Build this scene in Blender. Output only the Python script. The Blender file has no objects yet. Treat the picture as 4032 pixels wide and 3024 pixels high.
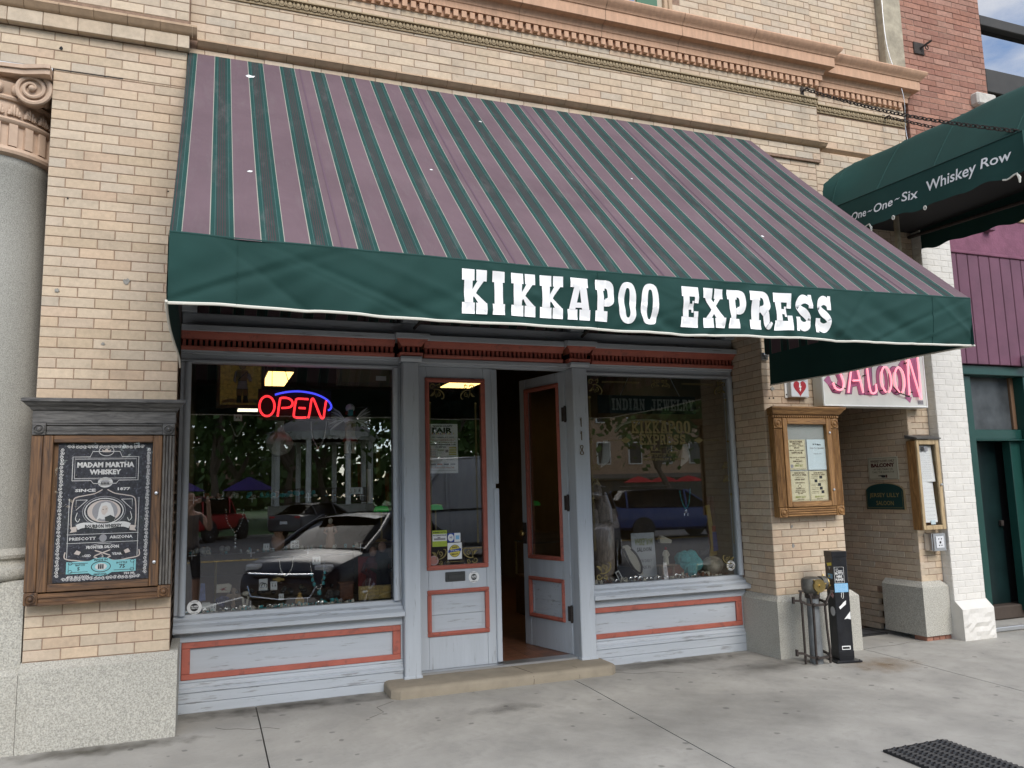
import bpy, bmesh, math, random
from mathutils import Vector, Matrix
R = math.radians
random.seed(7)
SC = bpy.context.scene
COL = SC.collection

# ------------------------------------------------------------------ camera
yaw, pitch, roll = R(20.949), R(7.597), R(-1.467)
Fv = Vector((math.sin(yaw)*math.cos(pitch), math.cos(yaw)*math.cos(pitch), math.sin(pitch)))
Rv = Vector((math.cos(yaw), -math.sin(yaw), 0)); Uv = Rv.cross(Fv)
R2, U2 = Rv*math.cos(roll)+Uv*math.sin(roll), -Rv*math.sin(roll)+Uv*math.cos(roll)
CAMP = Vector((0, -6.0, 1.534))
cam = bpy.data.cameras.new('camera'); camo = bpy.data.objects.new('camera', cam); COL.objects.link(camo)
camo.matrix_world = Matrix(((R2.x, U2.x, -Fv.x, CAMP.x), (R2.y, U2.y, -Fv.y, CAMP.y), (R2.z, U2.z, -Fv.z, CAMP.z), (0, 0, 0, 1)))
cam.sensor_width = 36; cam.sensor_fit = 'HORIZONTAL'; cam.lens = 28.177; cam.clip_start = 0.05; cam.clip_end = 2000
SC.camera = camo

# ------------------------------------------------------------------ sky, sun, exposure
SUN_EL, SUN_AZ = R(40), R(172)          # azimuth clockwise from +Y: high, behind the camera
W = bpy.data.worlds.new('World'); SC.world = W; W.use_nodes = True
nt = W.node_tree; N = nt.nodes; N.clear()
out = N.new('ShaderNodeOutputWorld'); bg = N.new('ShaderNodeBackground'); bg.inputs[1].default_value = 0.13
sky = N.new('ShaderNodeTexSky'); sky.sky_type = 'NISHITA'; sky.sun_disc = False
sky.sun_elevation = SUN_EL; sky.sun_rotation = SUN_AZ; sky.dust_density = 1.0; sky.air_density = 1.0; sky.altitude = 1600
tc = N.new('ShaderNodeTexCoord'); sep = N.new('ShaderNodeSeparateXYZ'); nt.links.new(tc.outputs['Generated'], sep.inputs[0])
mx = N.new('ShaderNodeMath'); mx.operation = 'MAXIMUM'; mx.inputs[1].default_value = 0.08; nt.links.new(sep.outputs[2], mx.inputs[0])
cmb = N.new('ShaderNodeCombineXYZ')
for i in (0, 1):
    dv = N.new('ShaderNodeMath'); dv.operation = 'DIVIDE'; nt.links.new(sep.outputs[i], dv.inputs[0]); nt.links.new(mx.outputs[0], dv.inputs[1]); nt.links.new(dv.outputs[0], cmb.inputs[i])
cn = N.new('ShaderNodeTexNoise'); cn.inputs['Scale'].default_value = 0.9; cn.inputs['Detail'].default_value = 8; cn.inputs['Roughness'].default_value = 0.55
cmp_ = N.new('ShaderNodeMapping'); cmp_.inputs['Location'].default_value = (2.6, 1.3, 0); nt.links.new(cmb.outputs[0], cmp_.inputs[0]); nt.links.new(cmp_.outputs[0], cn.inputs['Vector'])
cr = N.new('ShaderNodeValToRGB'); cr.color_ramp.elements[0].position = 0.46; cr.color_ramp.elements[1].position = 0.64
nt.links.new(cn.outputs[0], cr.inputs[0])
cmx = N.new('ShaderNodeMixRGB'); nt.links.new(cr.outputs[0], cmx.inputs[0]); nt.links.new(sky.outputs[0], cmx.inputs[1]); cmx.inputs[2].default_value = (8.8, 8.4, 7.8, 1)
nt.links.new(cmx.outputs[0], bg.inputs[0]); nt.links.new(bg.outputs[0], out.inputs[0])
sl = bpy.data.lights.new('sun', 'SUN'); sl.energy = 1.5; sl.angle = R(35); sl.color = (1.0, 0.95, 0.88)
so = bpy.data.objects.new('sun', sl); COL.objects.link(so)
sd = Vector((math.sin(SUN_AZ)*math.cos(SUN_EL), math.cos(SUN_AZ)*math.cos(SUN_EL), math.sin(SUN_EL)))
so.rotation_euler = sd.to_track_quat('Z', 'Y').to_euler()
SC.view_settings.view_transform = 'Standard'; SC.view_settings.look = 'None'; SC.view_settings.exposure = 1.03; SC.view_settings.gamma = 1
SC.cycles.max_bounces = 8; SC.cycles.transparent_max_bounces = 16; SC.cycles.use_denoising = True
SC.cycles.caustics_reflective = False; SC.cycles.caustics_refractive = False; SC.cycles.sample_clamp_indirect = 6

# ------------------------------------------------------------------ helpers
class MB:
    def __init__(s): s.v = []; s.f = []; s.mi = []; s.cm = 0
    def add(s, vs, fs):
        b = len(s.v); s.v += [tuple(p) for p in vs]
        for f in fs: s.f.append([b+i for i in f]); s.mi.append(s.cm)
        return s
    def box(s, x0, x1, y0, y1, z0, z1):
        return s.add([(x0,y0,z0),(x1,y0,z0),(x1,y1,z0),(x0,y1,z0),(x0,y0,z1),(x1,y0,z1),(x1,y1,z1),(x0,y1,z1)],
                     [(0,3,2,1),(4,5,6,7),(0,1,5,4),(1,2,6,5),(2,3,7,6),(3,0,4,7)])
    def cbox(s, x0, x1, y0, y1, z0, z1, b=0.004):
        vs = []; idx = {}
        X, Y, Z = (x0, x1), (y0, y1), (z0, z1)
        for i in (0, 1):
            for j in (0, 1):
                for k in (0, 1):
                    for a in range(3):
                        p = [X[i], Y[j], Z[k]]
                        for c, (q, t) in enumerate(((i, X), (j, Y), (k, Z))):
                            if c != a: p[c] += b if q == 0 else -b
                        idx[(i, j, k, a)] = len(vs); vs.append(p)
        fs = []
        for a in range(3):
            o1, o2 = (a+1) % 3, (a+2) % 3
            for q in (0, 1):
                r = []
                for u, w in ((0,0),(1,0),(1,1),(0,1)):
                    c = [0,0,0]; c[a] = q; c[o1] = u; c[o2] = w; r.append(idx[(*c, a)])
                fs.append(r if q else r[::-1])
            for u in (0, 1):
                for w in (0, 1):
                    c0 = [0,0,0]; c0[o1] = u; c0[o2] = w; c1 = list(c0); c1[a] = 1
                    fs.append([idx[(*c0, o1)], idx[(*c1, o1)], idx[(*c1, o2)], idx[(*c0, o2)]])
        for i in (0,1):
            for j in (0,1):
                for k in (0,1): fs.append([idx[(i,j,k,0)], idx[(i,j,k,1)], idx[(i,j,k,2)]])
        return s.add(vs, fs)
    def prism(s, poly, axis, a, b):
        """poly: 2-D outline; axis x -> (y,z), y -> (x,z), z -> (x,y)"""
        def P(p, t): return (t, p[0], p[1]) if axis == 'x' else (p[0], t, p[1]) if axis == 'y' else (p[0], p[1], t)
        n = len(poly)
        return s.add([P(p, a) for p in poly]+[P(p, b) for p in poly],
                     [list(range(n))[::-1], list(range(n, 2*n))]+[[i, (i+1) % n, n+(i+1) % n, n+i] for i in range(n)])
    def tube(s, pts, r, n=8, closed=False, caps=True):
        pts = [Vector(p) for p in pts]; m = len(pts); rr = r if isinstance(r, (list, tuple)) else [r]*m
        base = len(s.v); up = None; vs = []
        for i, p in enumerate(pts):
            t = (pts[(i+1) % m]-pts[i-1]) if closed else (pts[min(i+1, m-1)]-pts[max(i-1, 0)])
            t = t.normalized() if t.length > 1e-9 else Vector((0,0,1))
            if up is None: up = t.orthogonal().normalized()
            else:
                up = up-t*up.dot(t); up = up.normalized() if up.length > 1e-6 else t.orthogonal().normalized()
            bi = t.cross(up)
            for k in range(n):
                a = 2*math.pi*k/n; vs.append(p+(up*math.cos(a)+bi*math.sin(a))*rr[i])
        fs = []
        for i in range(m if closed else m-1):
            for k in range(n):
                j = (i+1) % m; fs.append([i*n+k, i*n+(k+1) % n, j*n+(k+1) % n, j*n+k])
        if not closed and caps: fs += [list(range(n))[::-1], [(m-1)*n+k for k in range(n)]]
        return s.add(vs, fs)
    def lathe(s, prof, n=24, c=(0,0,0), axis='z', sweep=1.0, start=0.0):
        c = Vector(c); vs = []; full = sweep > 0.999; m = n if full else n+1
        for r, h in prof:
            for k in range(m):
                a = start+2*math.pi*sweep*k/n; u, w = r*math.cos(a), r*math.sin(a)
                vs.append(c+Vector((u, w, h) if axis == 'z' else (u, h, w) if axis == 'y' else (h, u, w)))
        fs = []
        for i in range(len(prof)-1):
            for k in range(n):
                k2 = (k+1) % m if full else k+1
                fs.append([i*m+k, i*m+k2, (i+1)*m+k2, (i+1)*m+k])
        if full:
            if prof[0][0] > 1e-5: fs.append(list(range(m))[::-1])
            if prof[-1][0] > 1e-5: fs.append([(len(prof)-1)*m+k for k in range(m)])
        return s.add(vs, fs)
    def ball(s, c, r, n=10, m=7, sc=(1,1,1)):
        vs = []; fs = []; c = Vector(c)
        for i in range(1, m):
            t = math.pi*i/m
            for k in range(n):
                a = 2*math.pi*k/n; vs.append(c+Vector((r*sc[0]*math.sin(t)*math.cos(a), r*sc[1]*math.sin(t)*math.sin(a), r*sc[2]*math.cos(t))))
        top = len(vs); vs += [c+Vector((0,0,r*sc[2])), c-Vector((0,0,r*sc[2]))]
        for i in range(m-2):
            for k in range(n): fs.append([i*n+k, i*n+(k+1) % n, (i+1)*n+(k+1) % n, (i+1)*n+k])
        for k in range(n): fs.append([top, (k+1) % n, k]); fs.append([top+1, (m-2)*n+k, (m-2)*n+(k+1) % n])
        return s.add(vs, fs)
    def grid(s, fn, nu, nv):
        vs = [fn(i/nu, j/nv) for j in range(nv+1) for i in range(nu+1)]
        return s.add(vs, [[j*(nu+1)+i, j*(nu+1)+i+1, (j+1)*(nu+1)+i+1, (j+1)*(nu+1)+i] for j in range(nv) for i in range(nu)])
    def mesh(s, name, mats, smooth=False, recalc=True):
        me = bpy.data.meshes.new(name); me.from_pydata(s.v, [], s.f)
        for m in (mats if isinstance(mats, (list, tuple)) else [mats]): me.materials.append(m)
        me.polygons.foreach_set('material_index', s.mi)
        if recalc and len(s.f) < 60000:
            b = bmesh.new(); b.from_mesh(me); bmesh.ops.recalc_face_normals(b, faces=b.faces[:]); b.to_mesh(me); b.free()
        if smooth:
            me.polygons.foreach_set('use_smooth', [True]*len(me.polygons))
            if smooth != 'all' : me.set_sharp_from_angle(angle=R(38))
        me.update(); return me
    def build(s, name, mats, parent=None, smooth=False, recalc=True):
        o = bpy.data.objects.new(name, s.mesh(name, mats, smooth, recalc)); COL.objects.link(o); par(o, parent); return o
def par(o, parent):
    if parent is not None:
        o.parent = parent; o.matrix_parent_inverse = Matrix.Translation(-WLOC.get(parent.name, Vector((0,0,0))))
WLOC = {}
def tag(o, label=None, cat=None, group=None, kind=None):
    if label: o['label'] = label
    if cat: o['category'] = cat
    if group: o['group'] = group
    if kind: o['kind'] = kind
    return o
def thing(name, label, cat, loc=(0,0,0), group=None):
    o = bpy.data.objects.new(name, None); COL.objects.link(o); o.location = loc; o.empty_display_size = .1
    WLOC[o.name] = Vector(loc); return tag(o, label, cat, group)
def place(o, parent, M):
    """put an already built (locally modelled) part at M, child of parent"""
    o.matrix_world = M; return o
_tx = {}
def text2d(t, size=1.0, bold=0.0, res=2, spacing=1.0):
    k = (t, bold, res, spacing)
    if k not in _tx:
        cu = bpy.data.curves.new('t', 'FONT'); cu.body = t; cu.size = 1; cu.offset = bold; cu.resolution_u = res; cu.space_character = spacing; cu.align_x = 'LEFT'
        o = bpy.data.objects.new('t', cu); COL.objects.link(o)
        dg = bpy.context.evaluated_depsgraph_get(); me = o.evaluated_get(dg).to_mesh()
        vs = [(v.co.x, v.co.y) for v in me.vertices]; fs = [list(p.vertices) for p in me.polygons]
        o.evaluated_get(dg).to_mesh_clear(); bpy.data.objects.remove(o); bpy.data.curves.remove(cu)
        _tx[k] = (vs, fs)
    vs, fs = _tx[k]
    return [(x*size, y*size) for x, y in vs], fs
def fit_text(t, x0, z0, x1, z1, bold=0.0, res=2, shear=0.0):
    """text scaled to fill the box exactly"""
    vs, fs = text2d(t, 1, bold, res)
    if not vs: return [], []
    a, b = min(p[0] for p in vs), max(p[0] for p in vs); c, d = min(p[1] for p in vs), max(p[1] for p in vs)
    return [(x0+(p[0]-a)/(b-a)*(x1-x0)+shear*((p[1]-c)/(d-c))*(z1-z0), z0+(p[1]-c)/(d-c)*(z1-z0)) for p in vs], fs
def frame(O, U, V, off=0.0):
    O, U, V = Vector(O), Vector(U).normalized(), Vector(V).normalized(); Nn = U.cross(V)
    return lambda p: O+U*p[0]+V*p[1]+Nn*(off+(p[2] if len(p) > 2 else 0))
def ribbon(pts, w):
    """flat strip along a 2-D polyline; w scalar or per point"""
    n = len(pts); ww = w if isinstance(w, (list, tuple)) else [w]*n; vs = []
    for i, p in enumerate(pts):
        a, b = pts[max(i-1, 0)], pts[min(i+1, n-1)]; dx, dy = b[0]-a[0], b[1]-a[1]; L = math.hypot(dx, dy) or 1
        nx, ny = -dy/L, dx/L; vs += [(p[0]+nx*ww[i]/2, p[1]+ny*ww[i]/2), (p[0]-nx*ww[i]/2, p[1]-ny*ww[i]/2)]
    return vs, [[2*i, 2*i+1, 2*i+3, 2*i+2] for i in range(n-1)]
def curve(pts, n=6):
    """Catmull-Rom through points"""
    o = []; P = [pts[0]]+list(pts)+[pts[-1]]
    for i in range(1, len(P)-2):
        for k in range(n):
            t = k/n; o.append(tuple(0.5*(2*P[i][c]+(P[i+1][c]-P[i-1][c])*t+(2*P[i-1][c]-5*P[i][c]+4*P[i+1][c]-P[i+2][c])*t*t+(3*P[i][c]-P[i-1][c]-3*P[i+1][c]+P[i+2][c])*t**3) for c in range(len(pts[0]))))
    o.append(tuple(pts[-1])); return o
def flat(mb, shape, fr, k=0.0):
    vs, fs = shape; return mb.add([fr((p[0], p[1], k)) for p in vs], fs)
def rect(x0, y0, x1, y1): return ([(x0,y0),(x1,y0),(x1,y1),(x0,y1)], [[0,1,2,3]])
def ell(cx, cy, rx, ry, n=24): return ([(cx+rx*math.cos(2*math.pi*k/n), cy+ry*math.sin(2*math.pi*k/n)) for k in range(n)], [list(range(n))])
def ring(cx, cy, rx, ry, w, n=28):
    vs = []; fs = []
    for k in range(n):
        a = 2*math.pi*k/n; vs += [(cx+rx*math.cos(a), cy+ry*math.sin(a)), (cx+(rx-w)*math.cos(a), cy+(ry-w)*math.sin(a))]
    return vs, [[2*k, 2*((k+1) % n), 2*((k+1) % n)+1, 2*k+1] for k in range(n)]

# ------------------------------------------------------------------ materials
MATS = {}
def nd(nt, t, **k):
    n = nt.nodes.new('ShaderNode'+t)
    for a, b in k.items(): setattr(n, a, b)
    return n
def mat(name, col, rough=0.7, metal=0.0, spec=0.4, var=0.0, vscale=6.0, bump=0.0, bscale=80.0, rnd=0.0, cols=None, stretch=(1,1,1), emit=0.0, dirt=0.0, dscale=3.0, dcol=(0.05,0.045,0.04), sheen=0.0, detail=6, dr=(0.55,0.78), spots=0.0, sscale=22):
    m = bpy.data.materials.new(name); m.use_nodes = True; nt = m.node_tree; b = nt.nodes['Principled BSDF']; L = nt.links.new
    b.inputs['Roughness'].default_value = rough; b.inputs['Metallic'].default_value = metal; b.inputs['Specular IOR Level'].default_value = spec
    if sheen: b.inputs['Sheen Weight'].default_value = sheen
    c4 = (*col, 1); b.inputs['Base Color'].default_value = c4; last = None
    geo = nd(nt, 'NewGeometry'); mp = nd(nt, 'Mapping'); mp.inputs['Scale'].default_value = stretch; L(geo.outputs['Position'], mp.inputs['Vector'])
    def noise(sc, det=detail, ro=0.6):
        n = nd(nt, 'TexNoise'); n.inputs['Scale'].default_value = sc; n.inputs['Detail'].default_value = det; n.inputs['Roughness'].default_value = ro; L(mp.outputs[0], n.inputs['Vector']); return n
    if cols or rnd:
        oi = nd(nt, 'ObjectInfo'); ad = nd(nt, 'Math', operation='ADD'); fr = nd(nt, 'Math', operation='FRACT')
        L(oi.outputs['Random'], ad.inputs[0]); L(geo.outputs['Random Per Island'], ad.inputs[1]); L(ad.outputs[0], fr.inputs[0])
    if cols:
        r = nd(nt, 'ValToRGB'); r.color_ramp.interpolation = 'LINEAR'; e = r.color_ramp.elements
        while len(e) < len(cols): e.new(0.5)
        for i, c in enumerate(cols): e[i].position = i/(len(cols)-1); e[i].color = (*c, 1)
        L(fr.outputs[0], r.inputs[0]); last = r.outputs[0]
    if rnd:
        h = nd(nt, 'HueSaturation'); mr = nd(nt, 'MapRange'); mr.inputs[3].default_value = 1-rnd; mr.inputs[4].default_value = 1+rnd
        m7 = nd(nt, 'Math', operation='MULTIPLY'); m7.inputs[1].default_value = 7.31; f7 = nd(nt, 'Math', operation='FRACT'); L(fr.outputs[0], m7.inputs[0]); L(m7.outputs[0], f7.inputs[0])
        L(f7.outputs[0], mr.inputs[0]); L(mr.outputs[0], h.inputs['Value'])
        if last: L(last, h.inputs['Color'])
        else: h.inputs['Color'].default_value = c4
        last = h.outputs[0]
    if var:
        n = noise(vscale); mr = nd(nt, 'MapRange'); mr.inputs[1].default_value = 0.3; mr.inputs[2].default_value = 0.7; mr.inputs[3].default_value = 1-var; mr.inputs[4].default_value = 1+var
        L(n.outputs[0], mr.inputs[0]); h = nd(nt, 'HueSaturation'); L(mr.outputs[0], h.inputs['Value'])
        if last: L(last, h.inputs['Color'])
        else: h.inputs['Color'].default_value = c4
        last = h.outputs[0]
    if dirt:
        n = noise(dscale, 8, 0.7); mr = nd(nt, 'MapRange'); mr.inputs[1].default_value = dr[0]; mr.inputs[2].default_value = dr[1]; mr.inputs[3].default_value = 0; mr.inputs[4].default_value = dirt
        L(n.outputs[0], mr.inputs[0]); x = nd(nt, 'MixRGB'); L(mr.outputs[0], x.inputs[0]); x.inputs[2].default_value = (*dcol, 1)
        if last: L(last, x.inputs[1])
        else: x.inputs[1].default_value = c4
        last = x.outputs[0]
    if spots:
        v = nd(nt, 'TexVoronoi'); v.inputs['Scale'].default_value = sscale*.22; L(mp.outputs[0], v.inputs['Vector']); n = noise(sscale, 3, .5)
        ad = nd(nt, 'Math', operation='MULTIPLY_ADD'); ad.inputs[1].default_value = .22; L(n.outputs[0], ad.inputs[0]); L(v.outputs['Distance'], ad.inputs[2])
        mr = nd(nt, 'MapRange'); mr.inputs[1].default_value = .195; mr.inputs[2].default_value = .225; mr.inputs[3].default_value = spots; mr.inputs[4].default_value = 0; L(ad.outputs[0], mr.inputs[0])
        x = nd(nt, 'MixRGB'); L(mr.outputs[0], x.inputs[0]); x.inputs[2].default_value = (.10,.095,.085,1)
        if last: L(last, x.inputs[1])
        else: x.inputs[1].default_value = c4
        last = x.outputs[0]
    if last: L(last, b.inputs['Base Color'])
    if bump:
        n = noise(bscale, 4, 0.6); bp = nd(nt, 'Bump'); bp.inputs['Strength'].default_value = bump; bp.inputs['Distance'].default_value = 0.004
        L(n.outputs[0], bp.inputs['Height']); L(bp.outputs[0], b.inputs['Normal'])
    if emit:
        b.inputs['Emission Color'].default_value = c4; b.inputs['Emission Strength'].default_value = emit
    MATS[name] = m; return m
def glassmat(name, tint=(1,1,1), k=1.9, base=0.0, ior=1.5, rough=0.0):
    m = bpy.data.materials.new(name); m.use_nodes = True; nt = m.node_tree; nt.nodes.clear(); L = nt.links.new
    o = nd(nt, 'OutputMaterial'); mx = nd(nt, 'MixShader'); t = nd(nt, 'BsdfTransparent'); g = nd(nt, 'BsdfGlossy'); g.inputs['Roughness'].default_value = rough
    t.inputs[0].default_value = (*tint, 1); gm = nd(nt, 'NewGeometry'); dt = nd(nt, 'VectorMath', operation='DOT_PRODUCT'); L(gm.outputs['Normal'], dt.inputs[0]); L(gm.outputs['Incoming'], dt.inputs[1])
    ab = nd(nt, 'Math', operation='ABSOLUTE'); L(dt.outputs['Value'], ab.inputs[0]); om = nd(nt, 'Math', operation='SUBTRACT'); om.inputs[0].default_value = 1; L(ab.outputs[0], om.inputs[1])
    pw = nd(nt, 'Math', operation='POWER'); pw.inputs[1].default_value = 5; L(om.outputs[0], pw.inputs[0]); r0 = ((ior-1)/(ior+1))**2; f = nd(nt, 'Math', operation='MULTIPLY_ADD'); f.inputs[1].default_value = 1-r0; f.inputs[2].default_value = r0; L(pw.outputs[0], f.inputs[0])
    mu = nd(nt, 'Math', operation='MULTIPLY_ADD'); mu.inputs[1].default_value = k; mu.inputs[2].default_value = base; mu.use_clamp = True
    L(f.outputs[0], mu.inputs[0]); L(mu.outputs[0], mx.inputs[0]); L(t.outputs[0], mx.inputs[1]); L(g.outputs[0], mx.inputs[2]); L(mx.outputs[0], o.inputs[0])
    return m
BUFF = [(c[0]*1.03, c[1]*1.0, c[2]*1.0) for c in [(0.49,0.395,0.275),(0.53,0.44,0.32),(0.47,0.40,0.30),(0.50,0.395,0.275),(0.44,0.385,0.30),(0.53,0.425,0.30),(0.49,0.375,0.265),(0.52,0.44,0.335),(0.50,0.41,0.29)]]
m_brick = mat('buff_brick', (0.5,0.41,0.28), 0.85, cols=BUFF, rnd=0.07, var=0.09, vscale=30, bump=0.35, bscale=160, dirt=0.42, dscale=4, dcol=(0.24,0.20,0.15), dr=(.5,.75))
m_mortar = mat('brown_mortar', (0.25,0.168,0.118), 0.95, var=0.25, vscale=40)
m_terra = mat('terracotta', (0.44,0.31,0.20), 0.75, var=0.12, vscale=12, dirt=0.35, dscale=4, dcol=(0.17,0.12,0.09), bump=0.2, bscale=90)
m_terra2 = mat('terracotta_pink', (0.50,0.305,0.195), 0.75, var=0.12, vscale=10, dirt=0.45, dscale=2.2, dcol=(0.15,0.09,0.065), stretch=(3,3,.7), bump=0.2, bscale=60)
m_capital = mat('capital_terracotta', (0.50,0.365,0.265), 0.7, var=0.08, vscale=20, dirt=0.25, dscale=9, dcol=(0.22,0.15,0.11))
m_egg = mat('egg_dart_clay', (0.33,0.255,0.155), 0.8, var=0.15, vscale=30)
m_granite = mat('rough_granite', (0.40,0.385,0.335), 0.9, var=0.42, vscale=115, bump=1.0, bscale=90, dirt=0.25, dscale=2.5, dcol=(0.20,0.175,0.13))
m_column = mat('smooth_granite', (0.33,0.325,0.29), 0.6, var=0.5, vscale=190, dirt=0.1)
m_redbrick = mat('red_brick', (0.32,0.13,0.09), 0.88, cols=[(0.30,0.140,0.095),(0.34,0.170,0.118),(0.26,0.12,0.085),(0.35,0.19,0.138),(0.28,0.14,0.102)], rnd=0.12, var=0.18, vscale=25, bump=0.6, bscale=90, dirt=0.25, dscale=3, dcol=(0.33,0.23,0.165))
m_redmortar = mat('pale_mortar', (0.42,0.34,0.28), 0.95, var=0.2)
m_whitebrick = mat('white_painted_brick', (0.64,0.615,0.565), 0.8, rnd=0.03, var=0.05, vscale=12, bump=1.0, bscale=30)
m_plaster = mat('grey_plaster', (0.36,0.315,0.235), 0.95, var=0.25, vscale=10, bump=0.6, bscale=40)
m_grey = mat('grey_blue_paint', (0.445,0.475,0.505), 0.55, var=0.07, vscale=4, bump=0.25, bscale=30, stretch=(.25,1,3), dirt=0.62, dscale=13, dcol=(0.20,0.195,0.19), dr=(.585,.63))
m_greyv = mat('grey_blue_paint_upright', (0.445,0.475,0.505), 0.55, var=0.07, vscale=4, bump=0.25, bscale=30, stretch=(3,3,.25), dirt=0.55, dscale=11, dcol=(0.20,0.195,0.19), dr=(.60,.65))
m_red = mat('salmon_red_paint', (0.40,0.115,0.08), 0.55, var=0.12, vscale=7, bump=0.2, bscale=40, dirt=0.5, dscale=12, dcol=(0.16,0.07,0.06), dr=(.56,.62))
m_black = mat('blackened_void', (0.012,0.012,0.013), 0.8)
m_darkwood = mat('dark_wood', (0.055,0.04,0.03), 0.7, var=0.2)
m_conc = mat('sidewalk_concrete', (0.335,0.32,0.285), 0.9, var=0.18, vscale=2.2, bump=0.5, bscale=140, dirt=0.4, dscale=9, dcol=(0.18,0.175,0.16), dr=(.50,.75), spots=.55, sscale=24)
m_step = mat('sandstone_step', (0.27,0.23,0.17), 0.85, var=0.15, vscale=6, bump=0.4, bscale=70, dirt=0.3, dscale=3, dcol=(0.19,0.165,0.125))
m_asph = mat('asphalt', (0.055,0.055,0.058), 0.9, var=0.2, vscale=3, bump=0.6, bscale=200)
m_glass = glassmat('window_glass', (0.96,0.97,0.965), 2.6, 0.06)
m_glass_case = glassmat('case_glass', (0.98,0.985,0.985), .8)
m_dglass = glassmat('dark_reflective_glass', (0.03,0.035,0.04), 3.0, 0.35)
m_iron = mat('rusty_iron', (0.05,0.04,0.035), 0.8, 0.3, var=0.3, vscale=25, bump=0.4, bscale=150)
m_steel = mat('galvanised_steel', (0.36,0.37,0.38), 0.45, 0.8, var=0.15, vscale=15)
m_pipe = mat('grey_painted_pipe', (0.17,0.18,0.185), 0.6, 0.3, var=0.25, vscale=12, dirt=0.4, dscale=8, dcol=(0.10,0.07,0.05))
m_brass = mat('tarnished_brass', (0.42,0.31,0.12), 0.38, 1.0, var=0.2, vscale=30)
m_alu = mat('aluminium', (0.62,0.63,0.64), 0.35, 0.9)
m_white = mat('white_enamel', (0.78,0.78,0.76), 0.5)
m_paper = mat('white_paper', (0.74,0.74,0.72), 0.8)
m_ink = mat('black_ink', (0.02,0.02,0.02), 0.6)
m_gold = mat('gold_leaf', (0.34,0.26,0.10), 0.5, 0.3)
# ================================================================== ground
def gz(y): return 0.0 if y > -0.1 else 0.027*(y+0.1)
sidewalk = MB(); sidewalk.box(-40, 60, -4.75, 12.0, -0.9, -0.16)
sidewalk = tag(sidewalk.build('sidewalk', m_conc), kind='structure')
xs = [-9.4, -6.95, -4.5, -2.07, 0.385, 2.835, 5.72, 8.6, 11.1, 13.6, 16.1]
for i in range(len(xs)-1):
    for (ya, yb) in ((-4.6, -2.95), (-2.95, 0.9)):
        mb = MB(); g = 0.0045; a, b = xs[i]+g, xs[i+1]-g; y0, y1 = ya+g, yb-g
        pr = [(y0, -0.2), (y1, -0.2), (y1, gz(y1)-.004), (y1-.006, gz(y1))] + ([(-0.1, 0.0)] if yb > 0 else []) + [(y0+.006, gz(y0)), (y0, gz(y0)-.004)]
        mb.prism(pr, 'x', a, b); mb.build('slab', m_conc, sidewalk)
mb = MB(); mb.cbox(-40, 60, -4.76, -4.606, -0.6, gz(-4.6)-.003, .012)
tag(mb.build('kerb', m_conc), kind='structure')
mb = MB(); mb.box(-120, 160, -31.0, -4.76, -0.6, -0.225)
road = tag(mb.build('road', m_asph), kind='structure')
m_yellow = mat('yellow_road_paint', (0.50,0.32,0.05), 0.8, var=.2); m_wpaint = mat('white_road_paint', (0.6,0.6,0.58), 0.8, var=.2)
mb = MB()
for y in (-17.2, -17.45): mb.box(-120, 160, y-.06, y+.06, -.23, -.221)
mb.build('centre_line', m_yellow, road)
mb = MB()
for i in range(-8, 12):
    x = i*2.9+1.5; mb.prism([(x,-4.9),(x+.1,-4.9),(x+2.9,-9.6),(x+2.8,-9.6)], 'z', -.23, -.221)
mb.build('parking_line', m_wpaint, road)
m_grass = mat('park_grass', (0.045,0.10,0.025), 0.95, var=.3, vscale=2)
mb = MB(); mb.box(-300, 340, -300, -31.2, -.6, -.15); tag(mb.build('ground', m_grass), kind='structure')
mb = MB(); mb.box(-120, 160, -31.2, -31.0, -.6, -.13); tag(mb.build('far_kerb', m_conc), kind='structure')

# ================================================================== buff brick building
YL, YC, YR, YW = 0.0, 0.05, 0.08, 0.15
bld = thing('brick_building', 'buff brick building with terracotta cornice above the striped awning', 'building', (2.8, .4, 0))
mb = MB()
j = .004
mb.box(-1.055, -.2, YL+j, .60, .45, 4.81); mb.box(-3.2, -1.055, YL+j, .60, 4.53, 4.81)                      # left pier core
mb.box(-3.2, -.19, -.05+j, .60, 4.81, 8.6)                    # wall above left pier
mb.box(-.195, 5.70, YC+j, .40, 4.72, 8.6)                     # wall over the shop
mb.box(4.823+j, 5.654-j, YR+j, .60, .45, 4.80)                # right pier core
mb.box(5.654-j, 6.56+j, YR+j, .40, 2.32, 4.84)                # wall over the saloon entry
mb.box(6.56+j, 6.84, YR+j, .9, .40, 4.84); mb.box(6.56+j, 7.2, .9, 4.2, -.1, 4.84)
mb.box(5.70, 6.98, YW+j, .60, 4.84, 8.6)
mb.build('wall', m_mortar, bld)
mb = MB(); mb.box(-3.2, 6.98, .62, 11.0, 4.9, 8.6); mb.box(-3.2, -.22, 1.5, 11.0, -.1, 4.9); mb.box(4.84, 5.64, .61, 11, -.1, 4.9); mb.box(5.64, 6.9, 4.3, 11, -.1, 4.9)
mb.build('sky_blocking_core', m_mortar, bld)  # solid mass behind the walls, put in to block the sky from behind
BR = []
def rows(a0, a1, z0, z1, L, H, ph=0.0, first=0):
    k = 0; z = z0
    while z < z1-.012:
        zt = min(z+H, z1); st = a0-(L/2 if (k+first) % 2 else 0)-ph*L
        a = st
        while a < a1-.005:
            l, r_ = max(a, a0), min(a+L, a1)
            if r_-l > .03: yield l, r_, z, zt
            a += L
        z += H; k += 1
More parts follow.
